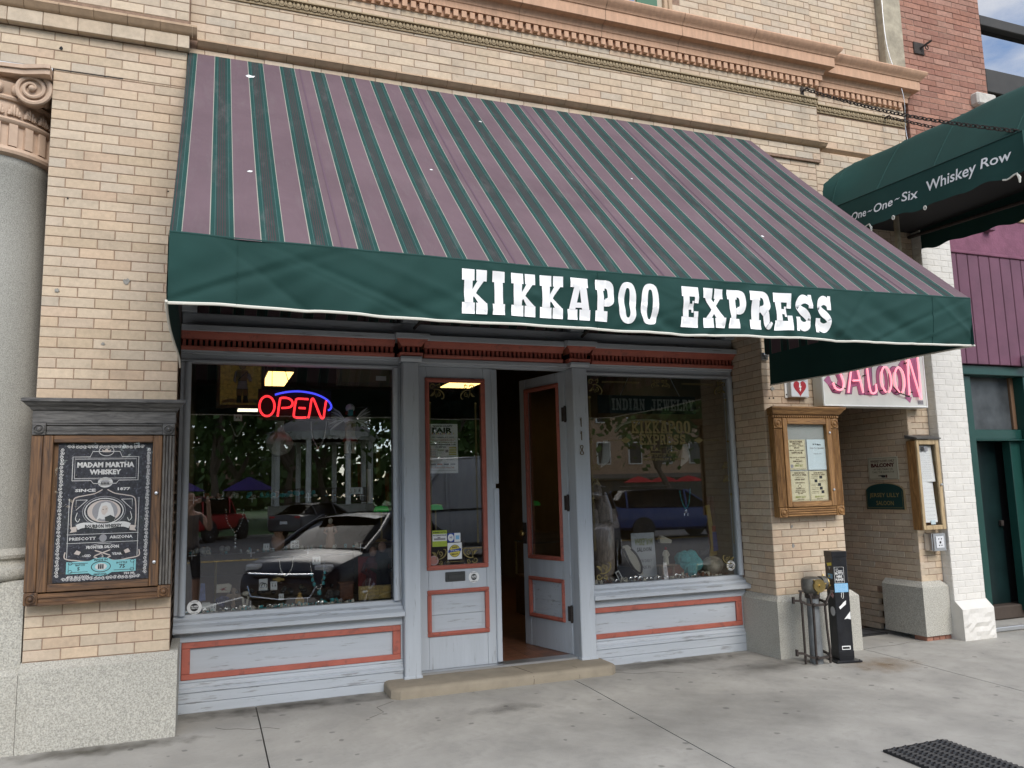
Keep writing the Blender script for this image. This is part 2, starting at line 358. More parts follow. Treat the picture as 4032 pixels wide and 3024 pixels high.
def brickF(a0, a1, z0, z1, y, L=.2145, H=.0697, ph=0, first=0, skip=None):
    for l, r_, zb, zt in rows(a0, a1, z0, z1, L, H, ph, first):
        if skip and skip(l, r_, zb, zt): continue
        BR.append(('F', (l+r_)/2, y, (zb+zt)/2, r_-l-.0045, zt-zb-.0045))
def brickS(y0, y1, z0, z1, x, face, L=.2145, H=.0697, ph=0, first=0, skip=None):
    for l, r_, zb, zt in rows(y0, y1, z0, z1, L, H, ph, first):
        if skip and skip(l, r_, zb, zt): continue
        BR.append((face, x, (l+r_)/2, (zb+zt)/2, r_-l-.0045, zt-zb-.0045))
incase = lambda l, r_, zb, zt: zb > .95 and zt < 2.12
brickF(-1.058, -.2, .538, 4.525, YL, skip=incase)
brickF(-2.3455, -.2, 4.525, 4.80, YL, first=1)
brickF(-2.6, -.192, 5.02, 6.2, -.05, ph=.2, skip=lambda l, r_, a, b: r_ < -1.7)
brickF(-.19, 5.695, 4.74, 4.87, YC, skip=lambda l, r_, a, b: False)
brickF(-.19, 5.695, 4.945, 5.315, YC, H=.0697*.98, first=1)
brickF(-.19, 5.695, 5.39, 5.51, YC, H=.0597*1.02, first=0)
brickF(2.2, 5.70, 5.885, 7.1, YC, first=1, skip=lambda l, r_, a, b: (3.25 < r_ and l < 4.0) ); brickF(5.70, 6.705, 5.885, 7.1, YW, first=1)
brickF(4.823, 5.654, .538, 4.80, YR, L=.2078, H=.0645, first=1, skip=lambda l, r_, zb, zt: (zb > 1.30 and zt < 2.20 and l > 4.92 and r_ < 5.56))
brickF(5.654, 6.56, 2.55, 4.84, YR, skip=lambda l, r_, zb, zt: zt < 2.9)
brickF(6.56, 6.842, .55, 4.84, YR, L=.2, H=.0625, ph=.5, first=1)
brickF(5.70, 6.98, 4.945, 5.305, YW, first=1); brickF(5.70, 6.98, 5.38, 5.51, YW, H=.065); brickF(5.66, 6.95, 4.80, 4.87, .11)
brickS(YR, .55, .538, 4.7, 4.823, 'L', L=.2078, H=.0645, ph=.35, first=1)
brickS(.0, .53, .538, 4.5, -.2, 'R', ph=.3)
brickS(YR, 2.4, .02, 2.6, 6.56, 'L', L=.2, H=.0625, ph=.1, skip=lambda l, r_, zb, zt: zt < .56 and l < .50)
_bm = {}
CH = .0035
def brick_mb(o, l, h, d=.05):
    mb = MB(); a, c = l/2, h/2
    vs = [(-a+CH,0,-c+CH),(a-CH,0,-c+CH),(a-CH,0,c-CH),(-a+CH,0,c-CH),(-a,CH,-c),(a,CH,-c),(a,CH,c),(-a,CH,c),(-a,d,-c),(a,d,-c),(a,d,c),(-a,d,c)]
    fs = [(0,1,2,3)]
    for q in (0, 4):
        for i in range(4): fs.append((q+i, q+4+i, q+4+(i+1) % 4, q+(i+1) % 4))
    if o == 'L': vs = [(y, -x, z) for x, y, z in vs]      # faces -X, length along Y
    elif o == 'R': vs = [(-y, x, z) for x, y, z in vs]
    return mb.add(vs, fs)
def lay_bricks(B, m, parent, limit=300, stuffname='brickwork'):
    def score(b):
        p = Vector(b[1:4]); d = p-CAMP; fx = abs(d.y)/d.length if b[0] == 'F' else abs(d.x)/d.length
        ang = abs(math.atan2(d.x, d.y)-yaw)
        return -(b[4]*b[5]*fx/d.length_squared if ang < .62 and b[3] < 6.0+.1*p.x else 0)
    B = sorted(B, key=score)
    for b in B[:limit]:
        key = (b[0], round(b[4], 3), round(b[5], 3), m.name)
        if key not in _bm: _bm[key] = brick_mb(b[0], b[4], b[5]).mesh('brick', m)
        o = bpy.data.objects.new('brick', _bm[key]); COL.objects.link(o); par(o, parent)
        rr = random.Random(int(b[1]*991+b[3]*7919)); o.location = (b[1]+(rr.random()*.002 if b[0] == 'L' else 0), b[2]+(rr.random()-.5)*.003, b[3])
    if len(B) > limit:
        mb = MB()
        for b in B[limit:]:
            q = brick_mb(b[0], b[4], b[5]); mb.add([(v[0]+b[1], v[1]+b[2], v[2]+b[3]) for v in q.v], q.f)
        tag(mb.build(stuffname, m, parent, recalc=True), kind='stuff')
lay_bricks(BR, m_brick, bld)

# moulded string course (each shaped brick its own piece)
def lipprof(y, z0, z1, p=.055): return [(y, z0), (y-p*.25, z0+.004), (y-p*.55, z0+.25*(z1-z0)), (y-p*.85, z0+.62*(z1-z0)), (y-p, z0+.72*(z1-z0)), (y-p, z1-.004), (y-p+.004, z1), (y+.05, z1), (y+.05, z0)]
def stringc(x0, x1, y, z0, z1, L=.2145, p=.055):
    x = x0
    while x < x1-.02:
        mb = MB(); e = min(x+L, x1); mb.prism(lipprof(y, z0, z1, p), 'x', x+.0015, e-.0015); mb.build('moulded_brick', m_terra, bld, smooth=True); x = e
stringc(-.135, 5.70, YC, 4.872, 4.925); stringc(5.74, 6.95, YW, 4.872, 4.925)
stringc(-2.1, -.135, -.05, 4.905, 4.97, p=.05)
mb = MB(); mb.prism(lipprof(YC, 4.872, 4.925), 'x', 5.70, 5.755); mb.build('moulded_brick', m_terra, bld)
x = -2.2
while x < -.19:
    mb = MB(); e = min(x+.2145, -.186); mb.cbox(x+.002, e-.002, -.055, .1, 4.805, 4.903, .003); mb.build('corbel_brick', m_brick, bld); x = e
# egg-and-dart mouldings
def eggs(x0, x1, y):
    mb = MB(); mb.prism([(y+.02,5.312),(y-.012,5.312),(y-.014,5.325),(y-.006,5.335),(y-.012,5.375),(y-.035,5.380),(y-.035,5.390),(y+.02,5.390)], 'x', x0, x1)
    n = int((x1-x0)/.062)
    for i in range(n):
        xc = x0+(i+.5)*(x1-x0)/n
        mb.ball((xc, y-.014, 5.352), .021, 8, 6, (.85, .8, 1.15))
        pts = [(xc+.026*math.cos(a), y-.02, 5.362+.034*math.sin(a)) for a in [math.pi+math.pi*k/6 for k in range(7)]]
        mb.tube(pts, .0045, 5)
        mb.cbox(xc+.027, xc+.035, y-.026, y, 5.328, 5.376, .002)
    return mb
eggs(-.19, 5.695, YC).build('egg_and_dart_moulding', m_egg, bld, smooth=True)
eggs(5.72, 6.975, YW).build('egg_and_dart_moulding', m_egg, bld, smooth=True)
# dentils
def dentils(x0, x1, y):
    n = int(round((x1-x0)/.0735)); me = None
    for i in range(n):
        if me is None: me = MB().cbox(-.0225, .0225, -.045, .03, -.030, .030, .003).mesh('dentil', m_terra2)
        o = bpy.data.objects.new('dentil', me); COL.objects.link(o); par(o, bld); o.location = (x0+(i+.5)*(x1-x0)/n, y, 5.542)
dentils(.6, 5.72, YC); dentils(5.78, 6.93, YW)
# cornice: swept profile with a mitred return at its right-hand end
CP = [(.02,5.50),(-.012,5.505),(-.012,5.575),(-.05,5.578),(-.052,5.628),(-.060,5.634),(-.066,5.66),(-.085,5.682),(-.135,5.688),(-.140,5.692),(-.140,5.786),(-.150,5.792),(-.152,5.80),(-.166,5.815),(-.190,5.838),(-.203,5.858),(-.207,5.872),(-.20,5.885),(.10,5.90)]
def cornice(x0, x1, y, ret, name, m):
    mb = MB(); n = len(CP); A = [(x0, y+p[0], p[1]) for p in CP]; B_ = [(x1-min(p[0], .02)*1.0, y+p[0], p[1]) for p in CP]; C = [(x1-min(p[0], .02), y+ret, p[1]) for p in CP]
    mb.add(A+B_+C, [[i, i+1, n+i+1, n+i] for i in range(n-1)]+[[n+i, n+i+1, 2*n+i+1, 2*n+i] for i in range(n-1)])
    return mb.build(name, m, bld, smooth=True)
xs2 = [-.19]+[.85+.8*k for k in range(6)]+[5.70]
for a, b in zip(xs2[:-1], xs2[1:]):
    if b < 5.7:
        mb = MB(); n = len(CP); mb.add([(a+.002, YC+p[0], p[1]) for p in CP]+[(b-.002, YC+p[0], p[1]) for p in CP], [[i, i+1, n+i+1, n+i] for i in range(n-1)]); mb.build('cornice_block', m_terra2, bld, smooth=True)
    else: cornice(a+.002, 5.70, YC, .25, 'cornice_block', m_terra2)
cornice(5.70, 6.95, YW, .3, 'cornice_block', m_terra2)
# upstairs window
m_greensash = mat('green_sash', (0.03,0.12,0.06), .5)
win = MB(); win.box(3.30, 3.95, .034, .2, 5.9, 7.6); win = win.build('window', mat('upper_frame', (.45,.38,.28), .6), bld)
mb = MB(); mb.box(3.36, 3.62, .024, .033, 5.94, 7.5); mb.build('pane', m_dglass, win); mb = MB(); mb.box(3.64, 3.86, .014, .033, 5.9, 7.5); mb.build('shutter', m_greensash, win)
for xx in (3.25, 3.30, 3.95, 4.0):
    mb = MB(); mb.cbox(xx-.022, xx+.022, .0, .16, 5.89, 7.5, .008); mb.build('window_moulding', m_terra, bld)
mb = MB(); mb.cbox(6.71, 6.98, .06, .3, 5.90, 8.6, .01); mb.build('plaster_pier', m_plaster, bld)
# granite base blocks
def gran(x0, x1, yf, yb, zt, ch, name='granite_block', side=None, zb=-.03):
    mb = MB(); N_ = 14; rr = random.Random(int(x0*100))
    mb.prism([(yf, zb), (yf, zt-ch*.7), (yf+ch*.2, zt-ch*.62), (yf+ch, zt-.004), (yf+ch+.02, zt), (yb, zt), (yb, zb)], 'x', x0, x1)
    return mb.build(name, m_granite, bld)
gran(-1.062, -.148, -.066, .50, .538, .066); gran(-2.3, -1.066, -.058, .50, .505, .05); gran(-2.3, -1.066, .012, .8, 1.045, .01)
def gran2(x0, x1, y0, y1, zt, c, zb=-.02):
    mb = MB(); mb.add([(x0,y0,zb),(x1,y0,zb),(x1,y1,zb),(x0,y1,zb),(x0,y0,zt-c),(x1,y0,zt-c),(x1,y1,zt-c),(x0,y1,zt-c),(x0+c,y0+c,zt),(x1-c,y0+c,zt),(x1-c,y1,zt),(x0+c,y1,zt)],
        [(0,3,2,1),(0,1,5,4),(1,2,6,5),(2,3,7,6),(3,0,4,7),(4,5,9,8),(5,6,10,9),(6,7,11,10),(7,4,8,11),(8,9,10,11)])
    return mb.build('granite_block', m_granite, bld)
gran2(4.775, 5.705, .018, .53, .54, .048); gran2(6.50, 6.842, .025, .53, .555, .05, .045)
for k in range(4):
    mb = MB(); mb.cbox(6.525+.08*k, 6.60+.08*k, .045, .2, -.02, .043, .006); mb.build('footing_brick', m_redbrick, bld)
# saloon entry passage
mb = MB(); mb.box(5.60, 6.62, YR+.1, 4.3, 2.34, 2.70); mb.build('passage_ceiling', m_darkwood, bld)
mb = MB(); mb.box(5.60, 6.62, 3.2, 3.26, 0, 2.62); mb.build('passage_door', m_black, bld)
mb = MB(); mb.box(5.56, 5.65, .6, 3.3, 0, 2.62); mb.build('passage_wall', m_mortar, bld)
mb = MB(); mb.box(5.6, 6.62, .9, 4.3, -.2, -.002); tag(mb.build('entry_floor', m_conc), kind='structure')
mb = MB(); mb.box(-2.6, -1.06, -.010, .3, 4.506, 4.523); mb.build('iron_lintel', m_steel, bld); mb = MB(); mb.box(-1.06, -.62, -.002, .06, 4.520, 4.527); mb.build('lintel_end', m_iron, bld)

# ================================================================== granite column with capital
col = thing('granite_column', 'round grey granite column with scrolled terracotta capital at left edge', 'column', (-1.48, .42, 1.05))
cx, cy = -1.48, .42
mb = MB(); mb.lathe([(.415,1.24),(.412,2.2),(.398,3.2),(.386,3.80),(.396,3.815),(.396,3.88),(.385,3.89)], 56, (cx, cy, 0)); mb.build('shaft', m_column, col, smooth=True)
mb = MB(); mb.lathe([(.5,1.045),(.52,1.06),(.53,1.09),(.52,1.12),(.48,1.135),(.455,1.15),(.45,1.17),(.47,1.185),(.475,1.205),(.462,1.225),(.43,1.236),(.415,1.245)], 56, (cx, cy, 0)); mb.build('base', m_granite, col, smooth=True)
cap = MB(); cap.lathe([(.395,3.88),(.43,3.895),(.436,3.915),(.425,3.935),(.418,3.945),(.402,3.95),(.402,4.10),(.418,4.105),(.43,4.115),(.436,4.13),(.425,4.145),(.405,4.15),(.40,4.27),(.42,4.275),(.428,4.29),(.42,4.305),(.41,4.31),(.43,4.35),(.44,4.39),(.40,4.40),(.40,4.44)], 64, (cx, cy, 0))
cap = cap.build('capital', m_capital, col, smooth=True)
n = 26
for k in range(n):
    a = -math.pi/2+2*math.pi*(k-n/2)/n
    if not -2.5 < a < .9: continue
    ca, sa = math.cos(a), math.sin(a)
    def pol(u, d, z, ca=ca, sa=sa): return (cx+ca*d-sa*u, cy+sa*d+ca*u, z)
    mb = MB(); w = .026        # rib between two flutes, with rounded flute ends
    mb.add([pol(-w, .400, 3.95), pol(w, .400, 3.95), pol(w, .424, 3.95), pol(-w, .424, 3.95), pol(-w, .400, 4.105), pol(w, .400, 4.105), pol(w, .424, 4.105), pol(-w, .424, 4.105)],
           [(0,3,2,1),(4,5,6,7),(0,1,5,4),(1,2,6,5),(2,3,7,6),(3,0,4,7)])
    mb.build('flute_rib', m_capital, cap)
    mb = MB()                  # palmette leaf: seven petals in a fan
    for q in range(-3, 4):
        t = q*.42; L = .085-.008*abs(q)
        mb.ball(pol(math.sin(t)*L*.55, .418, 4.165+math.cos(t)*L*.5), .5*L, 6, 5, (.28+.22*abs(math.sin(t)), .28, .25+.75*math.cos(t)**2))
    mb.build('palmette_leaf', m_capital, cap, smooth=True)
    mb = MB(); mb.ball(pol(0, .43, 4.345), .036, 8, 6, (.85, .85, 1.1)); mb.build('egg', m_capital, cap, smooth=True)
for s_ in (-1, 1):
    # volute: spiral scroll on the front corner
    vx, vy, vz = cx+s_*.30, cy-.40, 4.36
    pts = []; rr_ = []
    for k in range(64):
        t = k/63; a = (math.pi*.5+t*2*math.pi*2.3); r_ = .105*(1-t)**.75+.012
        pts.append((vx+s_*(-r_*math.cos(a))*(-1)*-1, vy-.02*t, vz+r_*math.sin(a))); rr_.append(.020*(1-.55*t))
    lead = [(vx-s_*(.28-.28*q/8), vy+.03-.03*q/8, vz+.075+.03*math.sin(q/8*1.5)) for q in range(8)]
    mb = MB(); mb.tube(lead+pts, [.014+.006*q/8 for q in range(8)]+rr_, 7); mb.lathe([(.105,-.02),(.10,.06)], 24, (vx, vy+.02, vz), 'y'); mb.ball((vx, vy-.02, vz), .022)
    mb.build('volute', m_capital, cap, smooth=True)
mb = MB(); mb.prism([(cx-.47,cy-.50),(cx-.42,cy-.50),(cx-.25,cy-.45),(cx,cy-.435),(cx+.25,cy-.45),(cx+.39,cy-.50),(cx+.417,cy-.50),(cx+.417,cy+.45),(cx-.47,cy+.45)], 'z', 4.44, 4.475); mb.prism([(cx-.48,cy-.515),(cx-.42,cy-.515),(cx-.25,cy-.465),(cx,cy-.45),(cx+.25,cy-.465),(cx+.39,cy-.515),(cx+.419,cy-.515),(cx+.419,cy+.45),(cx-.48,cy+.45)], 'z', 4.477, 4.504); mb.build('abacus', m_capital, cap)
mb = MB()
for q in range(-3, 4):
    t = q*.4; mb.ball((cx+math.sin(t)*.06, cy-.47, 4.42+math.cos(t)*.05), .05, 6, 5, (.3+.3*abs(math.sin(t)), .4, .3+.6*math.cos(t)**2))
mb.build('rosette', m_capital, cap, smooth=True)
# ================================================================== wooden shop front
GY = .58; SY = .52
shop = thing('wooden_shopfront', 'grey blue wooden shopfront with salmon red trim under the striped awning', 'shopfront', (2.3, .52, 0))
def riser(x0, x1, rx0, rx1, lv, rv):
    r_ = MB(); r_.box(x0, x1, SY+.02, .62, 0.0, .567); r_ = r_.build('stall_riser', m_grey, shop)
    mb = MB(); mb.cbox(x0, x1, SY-.02, SY+.02, -.01, .066, .004); mb.build('plank', m_grey, r_); mb = MB(); mb.cbox(x0, x1, SY-.02, SY+.02, .068, .143, .004); mb.build('plank', m_grey, r_)
    mb = MB(); mb.prism([(SY+.02,.145),(SY-.03,.145),(SY-.03,.157),(SY-.014,.164),(SY-.018,.180),(SY-.006,.190),(SY-.004,.205),(SY+.02,.21)], 'x', x0, x1); mb.build('base_moulding', m_grey, r_)
    mb = MB(); mb.cbox(x0, x1, SY, SY+.02, .494, .566, .003); mb.build('rail', m_grey, r_)
    mb = MB(); mb.cbox(x0, x1, SY, SY+.02, .208, .227, .003); mb.build('rail', m_grey, r_)
    for a, b in ((.450, .493), (.228, .269)):
        mb = MB(); mb.cbox(rx0, rx1, SY-.006, SY+.02, a, b, .004); mb.build('red_rail', m_red, r_)
    if lv: mb = MB(); mb.cbox(rx0, rx0+.06, SY-.004, SY+.02, .2695, .4495, .004); mb.build('red_stile', m_red, r_)
    if rv: mb = MB(); mb.cbox(rx1-.063, rx1, SY-.004, SY+.02, .2695, .4495, .004); mb.build('red_stile', m_red, r_)
    if rx0-x0 > .01: mb = MB(); mb.cbox(x0, rx0-.002, SY+.002, SY+.02, .228, .493, .003); mb.build('end_stile', m_greyv, r_)
    if x1-rx1 > .01: mb = MB(); mb.cbox(rx1+.002, x1, SY+.002, SY+.02, .228, .493, .003); mb.build('end_stile', m_greyv, r_)
    mb = MB(); mb.prism([(SY+.03,.567),(SY-.075,.567),(SY-.082,.572),(SY-.082,.600),(SY-.075,.606),(SY-.01,.622),(SY-.01,.640),(SY+.03,.655),(SY+.045,.684),(.64,.684),(.64,.567)], 'x', x0-.0, x1); mb.build('window_sill', m_grey, shop, smooth=True)
riser(-.198, 1.505, -.137, 1.487, True, True); riser(3.19, 4.820, 3.19, 4.765, False, True)
# display windows: frame, pane
def dwin(x0, x1, gx0, gx1):
    w_ = MB(); z0, z1 = .684, 2.576
    w_.cbox(x0, gx0-.012, SY+.02, .64, z0, z1, .004)
    w_ = w_.build('display_window', m_greyv, shop)
    mb = MB(); mb.cbox(gx1+.012, x1, SY+.02, .64, z0, z1, .004); mb.build('jamb', m_greyv, w_)
    for xx in (gx0-.022, gx1+.022):
        mb = MB(); mb.lathe([(.026, z0), (.026, z1)], 14, (xx, SY+.025, 0)); mb.build('bead', m_greyv, w_, smooth=True)
    mb = MB(); mb.prism([(.64,2.576),(SY+.03,2.576),(SY+.012,2.582),(SY+.012,2.594),(SY+.028,2.600),(SY+.028,2.640),(SY+.01,2.646),(SY+.01,2.658),(SY-.004,2.666),(.64,2.666)], 'x', x0, x1); mb.build('head', m_grey, w_)
    mb = MB(); mb.box(gx0-.02, gx1+.02, GY, GY+.006, .66, 2.60); mb.build('pane', m_glass, w_)
dwin(-.198, 1.505, -.124, 1.442); dwin(3.19, 4.820, 3.235, 4.775)
# cornice with dentils, broken forward over the posts
caps = [(1.445, 1.70, 1.51, 1.64), (2.985, 3.275, 3.05, 3.195)]
def band(x0, x1, dy, m0, nm):
    c_ = MB(); y = SY-dy
    c_.prism([(.62,2.804),(y-.085,2.804),(y-.088,2.808),(y-.088,2.847),(y-.08,2.851),(.62,2.858)], 'x', x0-m0, x1+m0)
    c_ = c_.build(nm, m_grey, shop)
    mb = MB(); n_ = 5; P_ = [(.62,2.752),(y-.02,2.752),(y-.026,2.757),(y-.034,2.772),(y-.052,2.788),(y-.07,2.797),(y-.072,2.8035),(.62,2.8035)]
    if m0 == 0: mb.prism(P_, 'x', x0, x1)
    else:
        A = [(x0-max(0, (y-p[0]))*.9, p[0], p[1]) for p in P_]; B_ = [(x1+max(0, (y-p[0]))*.9, p[0], p[1]) for p in P_]; k = len(P_)
        mb.add(A+B_, [list(range(k))[::-1], list(range(k, 2*k))]+[[i, (i+1) % k, k+(i+1) % k, k+i] for i in range(k)])
    mb.build('red_moulding', m_red, c_, smooth=True)
    mb = MB(); mb.box(x0+.001, x1-.001, y+.03, .62, 2.697, 2.7515); mb.build('dentil_recess', m_black, c_)
    mb = MB(); n_ = max(3, int(round((x1-x0)/.0405))); s_ = (x1-x0)/n_
    for i in range(n_+ (1 if m0 else 0)):
        xc = x0+i*s_+(s_/2 if not m0 else 0); a, b = max(xc-.0115, x0), min(xc+.0115, x1)
        if b-a > .004: mb.cbox(a, b, y-.012, y+.029, 2.6975, 2.7515, .0015)
    tag(mb.build('dentil_row', m_red, c_), kind='stuff')
    mb = MB(); mb.prism([(.62,2.6665),(y-.012,2.6665),(y-.016,2.672),(y-.026,2.684),(y-.028,2.6965),(.62,2.6965)], 'x', x0-(.03 if m0 else 0), x1+(.03 if m0 else 0)); mb.build('red_fillet', m_red, c_)
band(-.198, 1.445, 0, 0, 'cornice_run'); band(1.70, 2.985, 0, 0, 'cornice_run'); band(3.275, 4.820, 0, 0, 'cornice_run')
for a, b, c, d in caps: band(c-.004, d+.004, .065, .072, 'cornice_break')
# posts
for c, d in ((1.508, 1.642), (3.052, 3.196)):
    p_ = MB(); p_.cbox(c, d, SY-.065, .645, .075, 2.62, .007); p_ = p_.build('post', m_greyv, shop)
    mb = MB(); mb.prism([(.62,2.622),(SY-.072,2.622),(SY-.08,2.634),(SY-.095,2.645),(SY-.095,2.663),(.62,2.663)], 'x', c-.022, d+.022); mb.build('post_cap', m_grey, p_)
    mb = MB(); mb.cbox(c-.008, d+.008, SY-.073, SY+.1, .076, .10, .004); mb.build('post_foot', m_greyv, p_)
# transom over the cornice
tr = MB(); tr.cbox(-.198, 4.82, .50, .64, 2.86, 2.955, .006); tr.cbox(-.198, 4.82, .50, .64, 4.60, 4.72, .006); tr = tr.build('transom', m_grey, shop)
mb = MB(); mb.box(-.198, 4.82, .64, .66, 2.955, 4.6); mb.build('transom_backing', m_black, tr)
for xx in (-.16, 1.575, 3.12, 4.78):
    mb = MB(); mb.cbox(xx-.067, xx+.067, .455, .64, 2.955, 4.6, .006); mb.build('transom_post', m_greyv, tr)
for xa, xb in ((-.09, 1.5), (1.65, 3.05), (3.19, 4.71)):
    mb = MB(); mb.box(xa, xb, .615, .62, 2.955, 4.6); mb.build('transom_pane', m_dglass, tr)
mb = MB(); mb.box(-.198, 4.82, YC+.01, .62, 4.722, 4.74); mb.build('soffit', m_darkwood, shop)
# doors
def leaf(name, label, M, flip):
    """modelled with the hinge edge at x=0, leaf runs to x=.70, outside face y=0"""
    W_, Hh = .705, 2.51
    f_ = MB(); T = .045
    gx0, gx1, gz0, gz1 = .095, .605, .80, 2.41; px0, px1, pz0, pz1 = .095, .610, .265, .632
    f_.cbox(0, gx0, 0, T, 0, Hh, .003); f_.cbox(gx1+.0, W_, 0, T, 0, Hh, .003)
    f_.cbox(gx0+.001, gx1-.001, .002, T, gz1, Hh, .003); f_.cbox(gx0+.001, gx1-.001, .002, T, pz1, gz0, .003); f_.cbox(gx0+.001, gx1-.001, .002, T, 0, pz0, .003)
    d = f_.build(name, m_greyv, None)
    def frm(a, b, c, e, w, nm, y0=-.014):
        mb = MB()
        for (x0, x1, z0, z1) in ((a, b, c, c+w), (a, b, e-w, e), (a, a+w, c+w+.0005, e-w-.0005), (b-w, b, c+w+.0005, e-w-.0005)): mb.cbox(x0, x1, y0, .022, z0, z1, .005)
        mb.cbox(a+w*.35, b-w*.35, y0-.006, .0, c+w*.35, c+w*.65, .003); mb.cbox(a+w*.35, b-w*.35, y0-.006, .0, e-w*.65, e-w*.35, .003)
        mb.cbox(a+w*.35, a+w*.65, y0-.005, .0, c+w*.7, e-w*.7, .003); mb.cbox(b-w*.65, b-w*.35, y0-.005, .0, c+w*.7, e-w*.7, .003)
        return mb.build(nm, m_red, d)
    P_ = [frm(gx0-.015, gx1+.015, gz0-.003, gz1+.003, .036, 'glazing_bead'), frm(px0-.012, px1+.010, pz0-.003, pz1+.003, .034, 'panel_moulding')]
    mb = MB(); mb.box(gx0-.002, gx1+.002, .02, .025, gz0-.002, gz1+.002); P_.append(mb.build('pane', m_glass, d))
    mb = MB(); mb.cbox(px0, px1, .012, .04, pz0, pz0+.165, .003); P_.append(mb.build('panel_board', m_grey, d)); mb = MB(); mb.cbox(px0, px1, .012, .04, pz0+.167, pz1, .003); P_.append(mb.build('panel_board', m_grey, d))
    mb = MB()
    for t in ((px0+.045, px1-.045, pz0+.05, pz0+.054), (px0+.045, px1-.045, pz1-.054, pz1-.05), (px0+.045, px0+.049, pz0+.054, pz1-.054), (px1-.049, px1-.045, pz0+.054, pz1-.054)): mb.box(t[0], t[1], .008, .013, t[2], t[3])
    P_.append(mb.build('panel_bead', m_greyv, d))
    if not flip:
        mb = MB(); mb.cbox(.240, .412, -.009, .004, .697, .775, .004); s_ = mb.build('letter_slot', mat('bronze_slot', (.06,.062,.06), .5, .4), d); P_.append(s_)
        mb = MB(); mb.cbox(.262, .390, -.013, -.0085, .715, .757, .003); o2 = mb.build('flap', MATS['bronze_slot'], s_)
        mb = MB(); mb.cbox(.682, .728, -.02, .02, 0.01, 1.46, .006); mb.cbox(.682, .728, -.02, .02, 1.50, Hh-.01, .006); P_.append(mb.build('astragal', m_greyv, d))
        for k in range(2): mb = MB(); mb.cbox(.690+.014*k, .697+.014*k, -.025, -.019, 1.5, Hh-.02, .002); P_.append(mb.build('astragal_bead', m_greyv, d))
    else:
        mb = MB(); mb.lathe([(.0,-.06),(.024,-.055),(.03,-.04),(.024,-.025),(.010,-.02),(.010,0)], 14, (.668, 0, 1.03), 'y'); P_.append(mb.build('door_knob', m_brass, d, smooth=True))
        mb = MB(); mb.cbox(.640, .70, -.006, .002, .93, 1.13, .003); P_.append(mb.build('knob_plate', m_iron, d))
        for hz in (.28, 1.25, 2.05): mb = MB(); mb.cbox(-.02, .045, -.006, .012, hz, hz+.13, .003); mb.lathe([(.011, hz-.01), (.011, hz+.14)], 8, (-.012, -.006, 0)); P_.append(mb.build('hinge', m_iron, d))
    for o in [d]+[c for c in d.children]+[g for c in d.children for g in c.children]: pass
    if label: tag(d, label)
    return d
dl = leaf('door', 'closed door leaf with posters on its glass', None, False)
dl.location = (1.648, .60, .10); dl.parent = shop; dl.matrix_parent_inverse = Matrix.Translation(-WLOC[shop.name])
dr = leaf('door', 'door leaf swung open into the shop', None, True)
# mirror the right leaf: hinge at the right post, outside face towards the street
for o in [dr]+list(dr.children):
    me = o.data
    for v in me.vertices: v.co.x = -v.co.x
    b = bmesh.new(); b.from_mesh(me); bmesh.ops.recalc_face_normals(b, faces=b.faces[:]); b.to_mesh(me); b.free()
dr.location = (3.042, .625, .10); dr.rotation_euler = (0, 0, -R(76)); dr.parent = shop; dr.matrix_parent_inverse = Matrix.Translation(-WLOC[shop.name])
mb = MB(); mb.cbox(1.643, 3.051, .58, .66, 2.612, 2.666, .004); mb.cbox(1.643, 3.051, .50, .60, 2.626, 2.664, .006); mb.build('door_head', m_grey, shop)
mb = MB(); mb.cbox(1.643, 3.051, .52, .66, .078, .100, .004); mb.build('threshold', m_alu, shop)
mb = MB(); mb.cbox(3.042, 3.052, .62, .70, .1, 2.61, .002); mb.build('door_jamb', m_greyv, shop)
# step
mb = MB()
prof = [(.0,-.02),(.0,.055),(.006,.070),(.02,.079),(.04,.082),(.40,.083),(.40,-.02)]
out_ = [(1.345+.06, .175), (3.19, .175), (3.25, .235), (3.25, .56), (1.345, .56), (1.345, .235)]
def inset(o, d):
    c = [sum(p[i] for p in o)/len(o) for i in (0, 1)]; return [(p[0]+(d if p[0] < c[0] else -d), p[1]+(d if p[1] < c[1] else 0)) for p in o]
lv = [(0, -.02), (0, .052), (.006, .068), (.018, .078), (.04, .0815)]
vs = []; fs = []
for d, h in lv: vs += [(x, y, h) for x, y in inset(out_, d)]
k = len(out_)
for i in range(len(lv)-1): fs += [[i*k+q, i*k+(q+1) % k, (i+1)*k+(q+1) % k, (i+1)*k+q] for q in range(k)]
fs.append([(len(lv)-1)*k+q for q in range(k)])
mb.add(vs, fs); st = mb.build('stone_step', m_step, None, smooth=True)
tag(st, 'worn tan stone doorstep with a crack below the shop doors', 'step')
m_crack = mat('crack_shadow', (.05,.04,.03), 1)
def crackline(pts, w, parent, nm='crack'):
    mb = MB()
    for i in range(len(pts)-1):
        a, b = Vector(pts[i]), Vector(pts[i+1]); mb.tube([a, b], w, 4)
    return mb.build(nm, m_crack, parent)
crackline([(2.42,.55,.0815),(2.45,.45,.0815),(2.47,.33,.0815),(2.49,.215,.081),(2.487,.178,.06),(2.49,.1755,.03),(2.485,.1755,.0)], .0022, st)
crackline([(2.88,.30,.0815),(2.885,.215,.0815),(2.89,.176,.05),(2.89,.1755,.005)], .0012, st)

